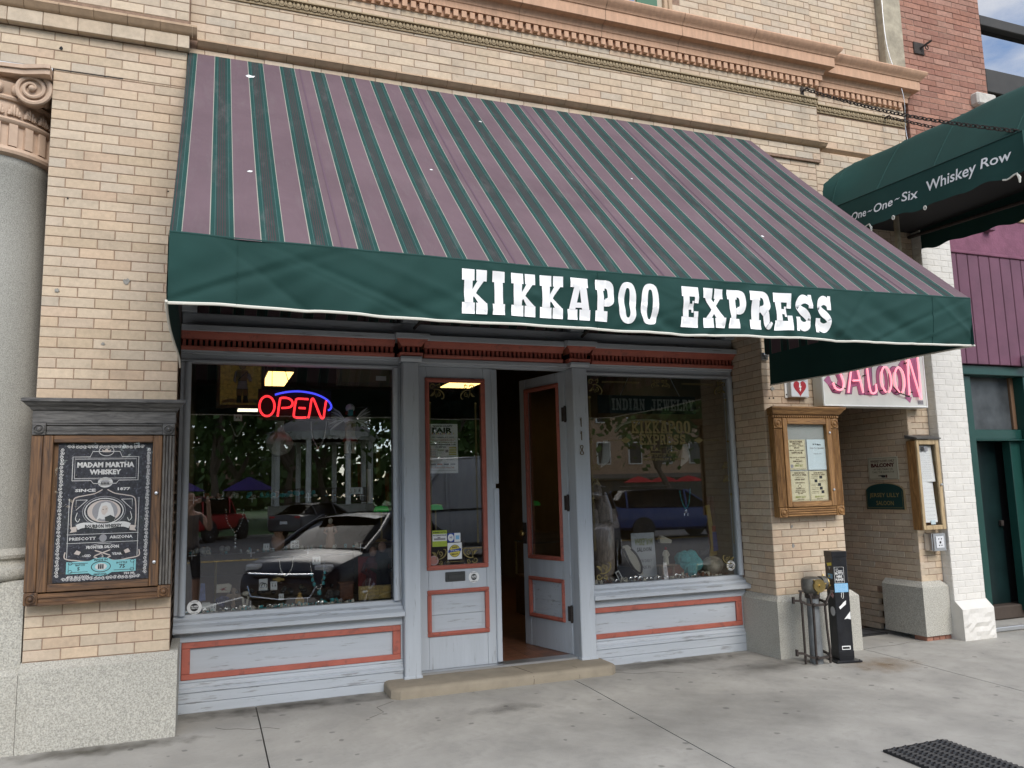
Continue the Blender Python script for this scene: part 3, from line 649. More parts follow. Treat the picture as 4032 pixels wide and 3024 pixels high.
# ------------------------------------------------------------------ shop interior (setting)
m_parq = mat('parquet', (0.13,0.06,0.035), .45, var=.35, vscale=9, stretch=(1,3,1))
m_inwall = mat('interior_wall', (0.13,0.10,0.06), .9, var=.2, vscale=3)
m_inceil = mat('interior_ceiling', (0.045,0.042,0.04), .9)
mb = MB(); mb.box(-.2, 4.84, .60, 10.4, -.05, .096); tag(mb.build('floor', m_parq), kind='structure')
mb = MB(); mb.box(-.26, -.2, .60, 10.5, 0, 3.8); tag(mb.build('wall_left', m_inwall), kind='structure')
mb = MB(); mb.box(4.826, 4.84, .60, 10.5, 0, 3.8); tag(mb.build('wall_right', m_inwall), kind='structure')
mb = MB(); mb.box(-.2, 4.84, 10.4, 10.5, 0, 3.8); tag(mb.build('wall_back', m_inwall), kind='structure')
mb = MB(); mb.box(-.26, 4.84, .66, 10.5, 3.8, 3.9); tag(mb.build('ceiling', m_inceil), kind='structure')
# parquet blocks near the door
pq = MB()
for i in range(8):
    for jx in range(9):
        for q in range(4):
            x0, y0 = 2.25+.14*i, .66+.14*jx
            if (i+jx) % 2: pq.box(x0+.002, x0+.138, y0+.035*q+.001, y0+.035*q+.034, .09, .0985)
            else: pq.box(x0+.035*q+.001, x0+.035*q+.034, y0+.002, y0+.138, .09, .0985)
m_parq2 = mat('parquet_block', (0.16,0.07,0.04), .4, cols=[(.20,.085,.05),(.13,.055,.032),(.17,.08,.045),(.10,.045,.03)], var=.2, vscale=20)
o = pq.build('parquet', m_parq2, bpy.data.objects['floor']); tag(o, kind='stuff')
# ================================================================== slab-serif lettering (unit box glyphs)
def poly(*p): return (list(p), [list(range(len(p)))])
def sell(n_=40, rx=.5, ry=.5, e=2.6, cx=.5, cy=.5):
    o = []
    for k in range(n_):
        a = 2*math.pi*k/n_; c, s = math.cos(a), math.sin(a); o.append((cx+rx*math.copysign(abs(c)**(2/e), c), cy+ry*math.copysign(abs(s)**(2/e), s)))
    return o
def ringpoly(A, B): n_ = len(A); return (A+B, [[i, (i+1) % n_, n_+(i+1) % n_, n_+i] for i in range(n_)])
def bowl(x0, x1, y0, y1, w, t):
    """right-hand bowl: outer/inner half superellipse from (x0,y1) round to (x0,y0)"""
    A = []; B = []
    for k in range(15):
        a = math.pi/2-math.pi*k/14; c, s = max(0, math.cos(a)), math.sin(a); q = 2/2.8
        A.append((x0+(x1-x0)*c**q, (y0+y1)/2+(y1-y0)/2*math.copysign(abs(s)**q, s))); B.append((x0+(x1-x0-w)*c**q, (y0+y1)/2+((y1-y0)/2-t)*math.copysign(abs(s)**q, s)))
    return (A+B, [[i, i+1, 15+i+1, 15+i] for i in range(14)])
def glyph(c, h=.25, w=.34):
    r = rect; H = 1-h
    if c == 'I': return [r(.05,0,.95,h), r(.05,H,.95,1), r(.5-w*.9,h,.5+w*.9,H)]
    if c == 'K': return [r(0,0,.50,h), r(0,H,.50,1), r(.09,h,.09+w,H), r(.57,H,1,1), r(.55,0,1,h), poly((.09+w,.36),(.60,.52),(.88,H),(.62,H),(.09+w,.56)), poly((.56,.47),(.97,h),(.63,h),(.45,.42),(.52,.52),(.68,.60))]
    if c == 'A': return [r(0,0,.44,h), r(.53,0,1,h), r(.10,H+.02,.88,1), poly((.06,h),(.34,h),(.53,H+.02),(.26,H+.02)), poly((.63,h),(.95,h),(.80,H+.02),(.50,H+.02)), poly((.33,h+.04),(.66,h+.04),(.62,h+.16),(.38,h+.16))]
    if c == 'P': return [r(0,0,.62,h), r(.08,h,.08+w,H), r(0,H,.50,1), bowl(.50,1,.36,1,.34,.19), r(.08+w,.36,.50,.52)]
    if c == 'O': return [ringpoly(sell(40,.5,.5,2.7), sell(40,.15,.36,2.7))]
    if c == 'E': return [r(0,0,1,h), r(0,H,1,1), r(.08,h,.08+w,H), r(.74,h,1,h+.15), r(.74,H-.15,1,H), r(.08+w,.43,.70,.57), r(.58,.36,.70,.43), r(.58,.57,.70,.64)]
    if c == 'X': return [r(0,H,.47,1), r(.57,H,1,1), r(0,0,.45,h), r(.53,0,1,h), poly((.08,H),(.43,H),(.93,h),(.58,h)), poly((.62,H),(.86,H),(.60,.55),(.50,.62)), poly((.12,h),(.38,h),(.50,.38),(.40,.48))]
    if c == 'R': return [r(0,0,.50,h), r(.08,h,.08+w,H), r(0,H,.45,1), bowl(.45,.93,.44,1,.32,.17), r(.08+w,.44,.45,.58), ribbon(curve([(.50,.50),(.68,.44),(.74,.28),(.78,.13),(.90,.10),(.97,.20)],4), [.14,.18,.22,.24,.25,.26,.26,.26,.26,.26,.26,.25,.24,.2,.18,.16,.14,.12,.1,.1,.08][:21])]
    if c == 'S': return [ribbon(curve([(.86,.64),(.80,.80),(.54,.875),(.27,.80),(.20,.665),(.34,.555),(.64,.45),(.81,.335),(.74,.185),(.47,.125),(.20,.20),(.14,.36)],5), .25), r(.80,.62,.99,1), r(.01,0,.20,.38)]
    if c == 'N': return [r(0,0,.42,h), r(0,H,.36,1), r(.60,H,1,1), r(.10,h,.30,H), r(.70,.0,.90,H), poly((.12,H),(.36,1),(.40,H),(.88,.12),(.88,0),(.66,0))]
    if c == 'D': return [r(0,0,.45,h), r(0,H,.45,1), r(.10,h,.10+w,H), bowl(.45,1,0,1,.34,h)]
    if c == 'J': return [r(.25,H,1,1), r(.5,.3,.84,H), ribbon(curve([(.67,.3),(.62,.12),(.40,.08),(.2,.14),(.12,.32)],4), .24)]
    if c == 'W': return [r(0,H,.34,1), r(.38,H,.68,1), r(.72,H,1,1), poly((.08,H),(.26,H),(.40,0),(.22,0)), poly((.44,H),(.60,H),(.40,0),(.28,0)), poly((.46,H),(.62,H),(.78,0),(.60,0)), poly((.80,H),(.94,H),(.78,0),(.66,0))]
    if c == 'L': return [r(0,0,1,h), r(0,H,.58,1), r(.12,h,.12+w,H), r(.76,h,1,h+.2)]
    if c == 'Y': return [r(0,H,.44,1), r(.56,H,1,1), r(.2,0,.8,h), r(.33,h,.67,.5), poly((.08,H),(.38,H),(.60,.48),(.34,.42)), poly((.64,H),(.90,H),(.66,.46),(.46,.5))]
    if c == 'F': return [r(0,0,.6,h), r(0,H,1,1), r(.08,h,.08+w,H), r(.74,H-.15,1,H), r(.08+w,.43,.70,.57)]
    return []
def split_quad_faces(shape, nx=.08):
    """cut a flat shape into small facets so it can follow wrinkled cloth"""
    b = bmesh.new(); V_ = [b.verts.new((p[0], p[1], 0)) for p in shape[0]]
    for f in shape[1]:
        try: b.faces.new([V_[i] for i in f])
        except ValueError: pass
    bmesh.ops.triangulate(b, faces=b.faces[:])
    k = .0
    while k < 1.0001:
        for nrm in ((1,0,0),(0,1,0)):
            g = b.verts[:]+b.edges[:]+b.faces[:]; bmesh.ops.bisect_plane(b, geom=g, plane_co=(k,k,0), plane_no=nrm)
        k += nx
    b.verts.index_update(); r_ = ([(v.co.x, v.co.y) for v in b.verts], [[v.index for v in f.verts] for f in b.faces]); b.free(); return r_

# ================================================================== striped awning
AX0, AX1, AYF, AYB, AZT, AZF, AZH = -.185, 4.893, -2.08, YC, 4.832, 2.766, 2.44
def stripes(name, axis, x0, per):
    m = bpy.data.materials.new(name); m.use_nodes = True; nt = m.node_tree; b = nt.nodes['Principled BSDF']; L = nt.links.new
    b.inputs['Roughness'].default_value = .85; b.inputs['Specular IOR Level'].default_value = .2
    g = nd(nt, 'NewGeometry'); s = nd(nt, 'SeparateXYZ'); L(g.outputs['Position'], s.inputs[0])
    a = nd(nt, 'Math', operation='SUBTRACT'); a.inputs[1].default_value = x0; d = nd(nt, 'Math', operation='DIVIDE'); d.inputs[1].default_value = per; f = nd(nt, 'Math', operation='FRACT')
    L(s.outputs[axis], a.inputs[0]); L(a.outputs[0], d.inputs[0]); L(d.outputs[0], f.inputs[0])
    r = nd(nt, 'ValToRGB'); r.color_ramp.interpolation = 'CONSTANT'
    mv, gr, cr_, wh, dk, rd = (.130,.088,.100), (.014,.056,.049), (.29,.285,.24), (.07,.14,.128), (.019,.046,.042), (.066,.034,.038)
    st = [(0,cr_),(.016,gr),(.098,wh),(.106,dk),(.150,rd),(.165,dk),(.198,rd),(.213,dk),(.246,rd),(.261,dk),(.294,rd),(.309,dk),(.342,dk),(.380,wh),(.388,gr),(.474,cr_),(.490,mv)]
    e = r.color_ramp.elements
    while len(e) < len(st): e.new(.5)
    for i, (p, c) in enumerate(st): e[i].position = p
    for i, (p, c) in enumerate(st): e[i].color = (*c, 1)
    L(f.outputs[0], r.inputs[0])
    n = nd(nt, 'TexNoise'); n.inputs['Scale'].default_value = 2.2; n.inputs['Detail'].default_value = 7; L(g.outputs['Position'], n.inputs['Vector'])
    mr = nd(nt, 'MapRange'); mr.inputs[1].default_value = .3; mr.inputs[2].default_value = .7; mr.inputs[3].default_value = .88; mr.inputs[4].default_value = 1.12; L(n.outputs[0], mr.inputs[0])
    h = nd(nt, 'HueSaturation'); L(r.outputs[0], h.inputs['Color']); L(mr.outputs[0], h.inputs['Value']); L(h.outputs[0], b.inputs['Base Color'])
    n2 = nd(nt, 'TexNoise'); n2.inputs['Scale'].default_value = 300; L(g.outputs['Position'], n2.inputs['Vector']); bp = nd(nt, 'Bump'); bp.inputs['Strength'].default_value = .15; bp.inputs['Distance'].default_value = .002; L(n2.outputs[0], bp.inputs['Height'])
    n3 = nd(nt, 'TexNoise'); n3.inputs['Scale'].default_value = 2.6; n3.inputs['Detail'].default_value = 3; n3.inputs['Distortion'].default_value = .6; mp = nd(nt, 'Mapping'); mp.inputs['Scale'].default_value = (1.6,.6,.6); L(g.outputs['Position'], mp.inputs[0]); L(mp.outputs[0], n3.inputs['Vector']); b2 = nd(nt, 'Bump'); b2.inputs['Strength'].default_value = .5; b2.inputs['Distance'].default_value = .06; L(n3.outputs[0], b2.inputs['Height']); L(bp.outputs[0], b2.inputs['Normal']); L(b2.outputs[0], b.inputs['Normal'])
    n4 = nd(nt, 'TexNoise'); n4.inputs['Scale'].default_value = 7; n4.inputs['Detail'].default_value = 9; n4.inputs['Roughness'].default_value = .7; mp4 = nd(nt, 'Mapping'); mp4.inputs['Scale'].default_value = (1.5,.35,.35); L(g.outputs['Position'], mp4.inputs[0]); L(mp4.outputs[0], n4.inputs['Vector']); m4 = nd(nt, 'MapRange'); m4.inputs[1].default_value = .52; m4.inputs[2].default_value = .75; m4.inputs[3].default_value = 0; m4.inputs[4].default_value = .35; L(n4.outputs[0], m4.inputs[0])
    x4 = nd(nt, 'MixRGB'); x4.inputs[2].default_value = (.17,.145,.145,1); L(m4.outputs[0], x4.inputs[0]); L(h.outputs[0], x4.inputs[1]); L(x4.outputs[0], b.inputs['Base Color'])
    return m
m_stripe = stripes('striped_canvas', 0, -.012, .2335); m_stripe_s = stripes('striped_canvas_side', 1, -.05, .2335)
m_green = mat('green_canvas', (.013,.050,.043), .8, spec=.25, var=.10, vscale=3, bump=.12, bscale=250, sheen=.0)
m_letter = mat('white_applique', (.80,.80,.79), .75, var=.05, vscale=12)
m_piping = mat('cream_piping', (.68,.66,.58), .7)
m_seam = mat('mauve_seam', (.11,.068,.09), .85)
aw = thing('striped_awning', 'mauve and green striped shop awning with green lettered valance', 'awning', (2.35, -1.0, 3.4))
def roofp(u, v, off=0.0):
    x = AX0+.0*(1-v)+(AX1-AX0)*u - .01*(1-v)*(1 if u < .5 else 3.8)*(abs(u-.5)*2)
    y = AYB+(AYF-AYB)*v; z = AZT+(AZF-AZT)*v
    sag = -.045*math.sin(math.pi*v)*(.6+.4*math.cos(u*3.24*math.pi*2+.3)) - .026*math.sin(math.pi*u)*v
    z += sag+.004*math.sin(9*u+5*v)
    return Vector((x, y+.0, z))+Vector((0, -.66, .75))*off
mb = MB(); mb.grid(lambda u, v: roofp(u, v), 120, 24); mb.build('canopy', m_stripe, aw, smooth='all')
for s_, xx in ((0, AX0), (1, AX1)):
    mb = MB()
    def sidep(u, v, s_=s_):
        p = roofp(s_, u); b = AZH+.29
        return Vector((p.x+(.006 if s_ == 0 else -.006), p.y, b+(p.z-b)*(1-v)-.004))
    mb.grid(sidep, 16, 8); mb.build('side_panel', m_stripe_s, aw, smooth='all')
for xs_ in (.615, 1.545, 2.478, 3.412, 4.345):
    u = (xs_-AX0)/(AX1-AX0); mb = MB()
    mb.grid(lambda a, v: roofp(u+(a-.5)*.0022, v, .0025), 1, 24); mb.build('seam', m_seam, aw)
for u_, v_, s_ in ((.085, .12, .05), (.075, .70, .022), (.30, .55, .018), (.42, .20, .02), (.62, .45, .016), (.75, .75, .018)):
    mb = MB(); rb = random.Random(int(u_*1000)); mb.add([roofp(u_, v_, .004)]+[roofp(u_+.007*s_/.05*math.cos(a)*rb.uniform(.5, 1.5), v_+.012*s_/.05*math.sin(a)*rb.uniform(.3, 1.3), .003) for a in [k*math.pi/5 for k in range(10)]], [[0, k+1, (k+1) % 10+1] for k in range(10)]); mb.build('bird_dropping', MATS.get('white_paper') or m_paper, aw)
rw = random.Random(3)
WR = [(rw.uniform(-.1, 5), rw.uniform(.15, .8), rw.choice((-1, 1))*rw.uniform(.5, 2.2), rw.choice((-1, 1))*rw.uniform(.004, .012)) for _ in range(60)]
def wr(x, t):
    """cloth wrinkles: soft diagonal folds"""
    d = .006*math.sin(2.1*x+1.2)*t
    for c, w, sl, a in WR:
        q = (x-c-sl*(t-.5)*.45)/(w*.16); d += a*math.exp(-q*q)*(.35+.65*t)
    return d
def valp(x, t, off=0.0):
    u = (x-AX0)/(AX1-AX0); sag = -.026*math.sin(math.pi*u)
    zt = AZF+sag-.004; zb = AZH+sag*.9+.003*math.sin(4.3*x)+.0015*math.sin(13*x+1)
    return Vector((x, AYF-.006-wr(x, t)-off+.02*t*t, zt+(zb-zt)*t))
mb = MB(); mb.grid(lambda u, v: valp(AX0+(AX1-AX0)*u, v), 420, 26); va = mb.build('valance', m_green, aw, smooth='all')
mb = MB(); mb.tube([valp(AX0+(AX1-AX0)*k/160, 1.0) for k in range(161)], .0075, 6); mb.build('piping', m_piping, va, smooth=True)
mb = MB(); mb.tube([valp(AX0+(AX1-AX0)*k/80, 0.0)+Vector((0, .008, .004)) for k in range(81)], .010, 6); mb.build('hem_roll', m_green, va, smooth=True)
for xs_ in (.118, 2.03, 4.54):
    mb = MB(); mb.tube([valp(xs_+.0, k/12, .0015) for k in range(13)], .0022, 4); mb.build('seam', m_green, va)
for s_ in (0, 1):
    def sval(u, v, s_=s_, off=0.0):
        x = (AX0-.004-.010*math.sin(6*u)*v-off) if s_ == 0 else (AX1+.004+.01*math.sin(5*u)*v)
        y = AYF+(.0-AYF+(-.02 if s_ == 0 else .05))*u
        return Vector((x, y, AZF+.0-(AZF-AZH)*v+.006*math.sin(8*u)*v))
    mb = MB(); mb.grid(lambda u, v: sval(u, v), 40, 8); sv = mb.build('side_valance', m_green, aw, smooth='all')
    mb = MB(); mb.tube([sval(k/40, 1.0) for k in range(41)], .0065, 6); mb.build('piping', m_piping, sv, smooth=True)
    if s_ == 0:
        mb = MB(); k0 = 0
        for sh in glyph('N'):
            sh = split_quad_faces(sh, .2); mb.add([sval(.06+.07*(1-p[0]), .18+.62*(1-p[1]), 0, .004+.0003*k0) for p in sh[0]], sh[1]); k0 += 1
        mb.build('letter', m_letter, sv)
# letters KIKKAPOO EXPRESS
LET = [('K',1.233,1.371),('I',1.399,1.476),('K',1.510,1.649),('K',1.677,1.814),('A',1.845,1.982),('P',2.014,2.132),('O',2.161,2.274),('O',2.306,2.419),
       ('E',2.570,2.684),('X',2.720,2.862),('P',2.892,3.017),('R',3.045,3.203),('E',3.223,3.356),('S',3.383,3.512),('S',3.539,3.665)]
for c, a, b in LET:
    mb = MB(); k0 = 0
    for sh in glyph(c):
        sh = split_quad_faces(sh, .1)
        mb.add([valp(a+(b-a)*p[0], .865-.735*p[1], .0035+.0004*k0) for p in sh[0]], sh[1]); k0 += 1
    mb.build('letter', m_letter, aw, smooth='all')
# frame under the cloth
for xx in (AX0+.03, 1.575, 3.12, AX1-.03):
    mb = MB(); mb.tube([roofp((xx-AX0)/(AX1-AX0), k/6, -.035) for k in range(7)], .014, 6); mb.build('frame_bar', m_iron, aw)
mb = MB(); mb.tube([roofp(k/12, .985, -.035) for k in range(13)], .014, 6); mb.build('front_bar', m_iron, aw)
for xx in (1.60, 3.15):
    mb = MB(); mb.tube([(xx, .44, 2.90), (xx+.35, -.4, 3.35), (xx+.4, -1.2, 3.28)], .013, 6); mb.build('brace', m_iron, aw)
for xx, yy in ((4.86, YR-.012), ):
    mb = MB(); mb.cbox(xx-.04, xx+.03, yy-.012, yy+.01, 2.685, 2.755, .004); mb.cbox(xx-.015, xx+.01, yy-.05, yy-.01, 2.71, 2.735, .003); mb.build('wall_bracket', m_alu, aw)

# ================================================================== green entrance canopy
cn_ = thing('green_canopy', 'dark green cloth entrance canopy with white script lettering and frayed valance', 'canopy', (6.5, -1, 4.2))
CX0, CX1, CYB, CYF = 5.70, 6.275, .10, -2.03
def cprof(t, v=1.0):
    """half profile left seam to ridge, t 0..1"""
    P_ = [(5.70,4.215),(5.775,4.335),(5.855,4.457),(5.94,4.58),(6.03,4.70),(6.11,4.76),(6.2,4.79),(6.275,4.80)]
    k_ = max(0.0, 1-v/.16)**1.5; Q_ = [(5.70,4.215),(5.70,4.32),(5.70,4.42),(5.715,4.50),(5.86,4.61),(6.0,4.70),(6.14,4.77),(6.275,4.80)]
    P_ = [(a[0]*(1-k_)+b[0]*k_, a[1]*(1-k_)+b[1]*k_) for a, b in zip(P_, Q_)]
    q = t*(len(P_)-1); i = min(int(q), len(P_)-2); f = q-i; return (P_[i][0]+(P_[i+1][0]-P_[i][0])*f, P_[i][1]+(P_[i+1][1]-P_[i][1])*f)
def csl(y): return .040*(y-CYB)         # falls towards the street
def cro(u, v):
    t = u*2 if u <= .5 else (1-u)*2; x, z = cprof(t, v); x = x if u <= .5 else 2*CX1-x-.0
    y = CYB+(CYF-CYB)*v; return Vector((x, y, z+csl(y)-.012*math.sin(math.pi*v)*t+.006*math.sin(v*math.pi*6)*math.sin(t*3)))
mb = MB(); mb.grid(cro, 28, 20); cv = mb.build('canopy_roof', m_green, cn_, smooth=True)
for v in (.06, .33, .62, .97):
    mb = MB(); mb.tube([cro(k/28, v)+Vector((0, 0, .001)) for k in range(15)], .006, 6); mb.build('rib', m_green, cn_, smooth=True)
def cval(s_, y, t, off=0.0):
    hz = .318+.009*math.sin((y+.3)*2*math.pi/.43)+.006*math.sin(y*23)
    x = (CX0-.004-off-.012*math.sin(y*7)*t-.02*t) if s_ == 0 else (6.85+.004)
    return Vector((x, y, 4.215+csl(y)-hz*t))
for s_ in (0, 1):
    mb = MB(); mb.grid(lambda u, v: cval(s_, CYB+(CYF-CYB)*u, v), 120, 8)
    o = mb.build('valance', m_green, cn_, smooth='all')
    if s_ == 0: cval_o = o
mb = MB(); mb.grid(lambda u, v: Vector((CX0-.02+(1.19)*u, CYF-.01*math.sin(u*9), 4.215+csl(CYF)-(.31+.02*math.sin(u*14))*v)), 30, 6); mb.build('valance', m_green, cn_, smooth='all')
mb = MB(); mb.grid(lambda u, v: cro(u, 1.0)*(1-v)+Vector((cro(u, 1.0).x, CYF, 4.215+csl(CYF)))*v, 28, 2); mb.build('gable_panel', m_green, cn_)
mb = MB(); mb.box(5.72, 6.84, -2.0, .1, 4.10, 4.105); mb.build('canopy_underside', m_black, cn_)  # flat black sheet closing the canopy from below
mb = MB(); mb.tube([cval(0, CYB+(CYF-CYB)*k/40, 0.0, .002) for k in range(41)], .004, 5); mb.build('crease', mat('green_crease_shade', (.006,.025,.022), .9), cn_)  # dark line added along the seam to draw the shade of the crease
fr0 = lambda y, z, k: cval(0, y, (4.215+csl(y)-z)/.315, .004+k)
def ctext(t, y0, y1, z0, z1):
    vs, fs = fit_text(t, 0, 0, 1, 1, .012, 3, 0.0)
    mb = MB(); mb.add([fr0(y0+(y1-y0)*p[0]-.012*p[1], z0+(z1-z0)*p[1]+csl(y0+(y1-y0)*p[0])*.4, 0) for p in vs], fs); return mb.build('lettering', m_letter, cval_o)
ctext('One', -.285, -.478, 3.995, 4.072); ctext('~', -.497, -.545, 4.02, 4.034); ctext('One', -.570, -.790, 3.990, 4.067); ctext('~', -.812, -.860, 4.02, 4.034); ctext('Six', -.885, -1.050, 3.982, 4.066)
ctext('Whiskey', -1.135, -1.620, 3.955, 4.078); ctext('Row', -1.665, -1.915, 3.985, 4.068)
def tassel(y, up_):
    mb = MB(); p = cval(0, y, 1.0); mb.tube([p+Vector((-.006, .02-.03*k, -.01*math.sin(k*1.3))) for k in range(5)], .007, 5)
    mb.tube([p+Vector((-.006, -.10, 0)), p+Vector((-.008, -.115, -.03)), p+Vector((-.006, -.112, -.07))], [.008, .012, .006], 6); mb.build('frayed_rope', m_piping, cn_, smooth=True)
tassel(-.42, 0); tassel(-1.86, 0)
for y in (-.80, -1.12):
    mb = MB(); p = cval(0, y, 1.0); mb.tube([p+Vector((-.008, .012*math.cos(a), .016*math.sin(a)-.01)) for a in [k*math.pi/5 for k in range(10)]], .006, 5, closed=True); mb.build('rope_loop', m_piping, cn_, smooth=True)
for xx, yy in ((5.76, CYF+.05), (6.80, CYF+.05)):
    mb = MB(); mb.tube([(xx, yy, 3.95), (xx, .08, 4.05)], .018, 6); mb.build('frame_bar', m_iron, cn_)
# (the canopy hangs from chains; its short drop bar shows below the cloth)
mb = MB(); mb.lathe([(.026, 3.55), (.026, 4.05)], 12, (6.13, -.40, 0)); mb.build('drop_bar', m_plaster, cn_, smooth=True)
# chains from the facade to the canopy corners
def chain(a, b, label):
    a, b = Vector(a), Vector(b); t = thing('chain', label, 'chain', a); n_ = int((b-a).length/.044); d = (b-a).normalized(); s1 = d.orthogonal().normalized(); s2 = d.cross(s1)
    me = []
    for q in (0, 1):
        m_ = MB(); e = s1 if q == 0 else s2
        m_.tube([d*.029*math.cos(k*math.pi/4)+e*.016*math.sin(k*math.pi/4) for k in range(8)], .006, 4, closed=True); me.append(m_.mesh('link', m_iron))
    mb = MB()
    for k in range(n_):
        p = a+(b-a)*((k+.5)/n_)+Vector((0, 0, -.06*math.sin(math.pi*(k+.5)/n_)))
        src = me[k % 2]; mb.add([v.co+p for v in src.vertices], [list(f.vertices) for f in src.polygons])
    tag(mb.build('links', m_iron, t), kind='stuff')
    mb = MB(); mb.tube([a+Vector((0, .06, -.01)), a+Vector((0, 0, 0)), a+Vector((.01, -.03, .0))], .010, 6); mb.cbox(a.x-.018, a.x+.018, a.y+.035, a.y+.05, a.z-.05, a.z+.04, .003); mb.build('wall_hook', m_iron, t)
chain((5.52, .0, 5.447), (5.72, -1.985, 4.142), 'long rusty chain from the cornice down to the canopy corner')
chain((6.68, .10, 5.375), (6.84, -1.98, 4.15), 'second rusty chain anchored further right below the cornice')
# ================================================================== wall-mounted cases
def woodmat(name, c1, c2, sc=9, stretch=(6,6,.6), rough=.6):
    m = bpy.data.materials.new(name); m.use_nodes = True; nt = m.node_tree; b = nt.nodes['Principled BSDF']; L = nt.links.new; b.inputs['Roughness'].default_value = rough
    g = nd(nt, 'NewGeometry'); mp = nd(nt, 'Mapping'); mp.inputs['Scale'].default_value = stretch; L(g.outputs['Position'], mp.inputs[0])
    n = nd(nt, 'TexNoise'); n.inputs['Scale'].default_value = sc; n.inputs['Detail'].default_value = 8; n.inputs['Distortion'].default_value = 1.2; n.inputs['Roughness'].default_value = .65; L(mp.outputs[0], n.inputs['Vector'])
    r = nd(nt, 'ValToRGB'); r.color_ramp.elements[0].position = .36; r.color_ramp.elements[1].position = .64; r.color_ramp.elements[0].color = (*c1, 1); r.color_ramp.elements[1].color = (*c2, 1)
    L(n.outputs[0], r.inputs[0]); L(r.outputs[0], b.inputs['Base Color']); bp = nd(nt, 'Bump'); bp.inputs['Strength'].default_value = .25; bp.inputs['Distance'].default_value = .003; L(n.outputs[0], bp.inputs['Height']); L(bp.outputs[0], b.inputs['Normal']); return m
w_weath = woodmat('weathered_black_wood', (.035,.033,.032), (.125,.120,.112), 7, (.8,6,7)); w_weathv = woodmat('weathered_black_wood_upright', (.05,.045,.04), (.16,.145,.125), 7, (7,6,.8))
w_brown = woodmat('stained_pine', (.045,.023,.012), (.19,.095,.038), 5, (7,6,.55)); w_brownh = woodmat('stained_pine_rail', (.045,.023,.012), (.17,.085,.035), 5, (.55,6,7))
w_oak = woodmat('golden_oak', (.15,.070,.020), (.36,.19,.065), 8, (7,6,.6)); w_oakh = woodmat('golden_oak_rail', (.13,.06,.018), (.36,.19,.065), 8, (.6,6,7))
w_pale = woodmat('pale_oak', (.30,.21,.11), (.48,.36,.20), 8, (7,6,.6))
def rosette(parent, cx, z, y, w, m, m2):
    mb = MB(); mb.cbox(cx-w/2, cx+w/2, y-.008, y+.03, z-w/2, z+w/2, .004); o = mb.build('corner_block', m, parent)
    mb = MB(); R_ = w*.40; mb.lathe([(R_,-.009),(R_,-.016),(R_*.86,-.018),(R_*.74,-.010),(R_*.55,-.010),(R_*.42,-.018),(R_*.2,-.022),(0,-.023)], 20, (cx, y, z), 'y'); mb.build('rosette', m2, o, smooth=True)
def reeded(parent, x0, x1, y, z0, z1, m, n_, horiz=False, nm='pilaster'):
    mb = MB(); mb.cbox(x0, x1, y+.002, y+.03, z0, z1, .003)
    o = mb.build(nm, m, parent)
    for k in range(n_):
        mb = MB()
        if horiz: h = (z1-z0)/n_; mb.cbox(x0+.002, x1-.002, y-.008, y+.004, z0+h*k+h*.12, z0+h*(k+1)-h*.12, h*.25)
        else: h = (x1-x0)/n_; mb.cbox(x0+h*k+h*.12, x0+h*(k+1)-h*.12, y-.008, y+.004, z0+.002, z1-.002, h*.25)
        mb.build('reed', m, o)
    return o
# --- left: tall weathered poster case on the pier
pc = thing('poster_case', 'tall weathered dark wood display case on the left brick pier', 'display case', (-.63, 0, .9))
yf = -.105
mb = MB(); mb.box(-1.048, -.202, yf+.03, -.002, .90, 2.14); mb.build('case_body', w_brown, pc)
mb = MB(); P_ = [(0.0,2.190),(-.155,2.205),(-.165,2.198),(-.165,2.182),(-.150,2.172),(-.140,2.160),(-.122,2.146),(-.115,2.132),(-.108,2.126),(0.0,2.126)]
A = [(-1.052+min(0, (p[0]-yf)), p[0], p[1]) for p in P_]; B_ = [(-.198-min(0, (p[0]-yf)), p[0], p[1]) for p in P_]; k = len(P_)
mb.add(A+B_, [list(range(k))[::-1], list(range(k, 2*k))]+[[i, (i+1) % k, k+(i+1) % k, k+i] for i in range(k)]); mb.build('cornice', w_weath, pc)
mb = MB(); mb.cbox(-1.052, -.198, yf-.002, 0, 2.044, 2.125, .004); mb.build('frieze', w_weath, pc)
mb = MB(); mb.prism([(yf+.03,1.972),(yf-.004,1.972),(yf-.004,1.984),(yf+.006,1.989),(yf+.002,2.0),(yf+.002,2.022),(yf+.008,2.028),(yf-.004,2.034),(yf-.004,2.042),(yf+.03,2.042)], 'x', -.968, -.283); mb.build('top_rail', w_weath, pc)
mb = MB(); mb.prism([(yf+.03,.895),(yf-.006,.895),(yf-.006,.910),(yf+.006,.915),(yf+.006,.935),(yf-.004,.94),(yf-.004,.966),(yf+.03,.97)], 'x', -.970, -.281); mb.build('bottom_rail', w_brownh, pc)
for xx, zz, mm in ((-1.010, 2.006, w_weath), (-.242, 2.006, w_weath), (-1.010, .937, w_brown), (-.242, .937, w_brown)): rosette(pc, xx, zz, yf, .078, mm, mm)
mb = MB(); mb.cbox(-1.052, -.985, yf+.002, yf+.03, .978, 1.965, .004); mb.build('stile_board', w_brown, pc)
mb = MB()
for k in range(4): mb.cbox(-.275+.019*k, -.259+.019*k, yf-.004+.004*(k % 2), yf+.03, .978, 1.965, .004)
mb.build('fluted_stile', w_weathv, pc)
dr_ = MB(); yd = yf-.012
dr_.cbox(-.981, -.924, yd, yf+.02, .975, 1.963, .004); dr_ = dr_.build('case_door', w_brown, pc)
mb = MB(); mb.cbox(-.335, -.279, yd, yf+.02, .975, 1.963, .004); mb.build('door_stile', w_brown, dr_)
mb = MB(); mb.cbox(-.923, -.336, yd+.001, yf+.02, .975, 1.022, .004); mb.build('door_rail', w_brownh, dr_)
mb = MB(); mb.cbox(-.923, -.336, yd+.001, yf+.02, 1.918, 1.963, .004); mb.build('door_rail', w_brownh, dr_)
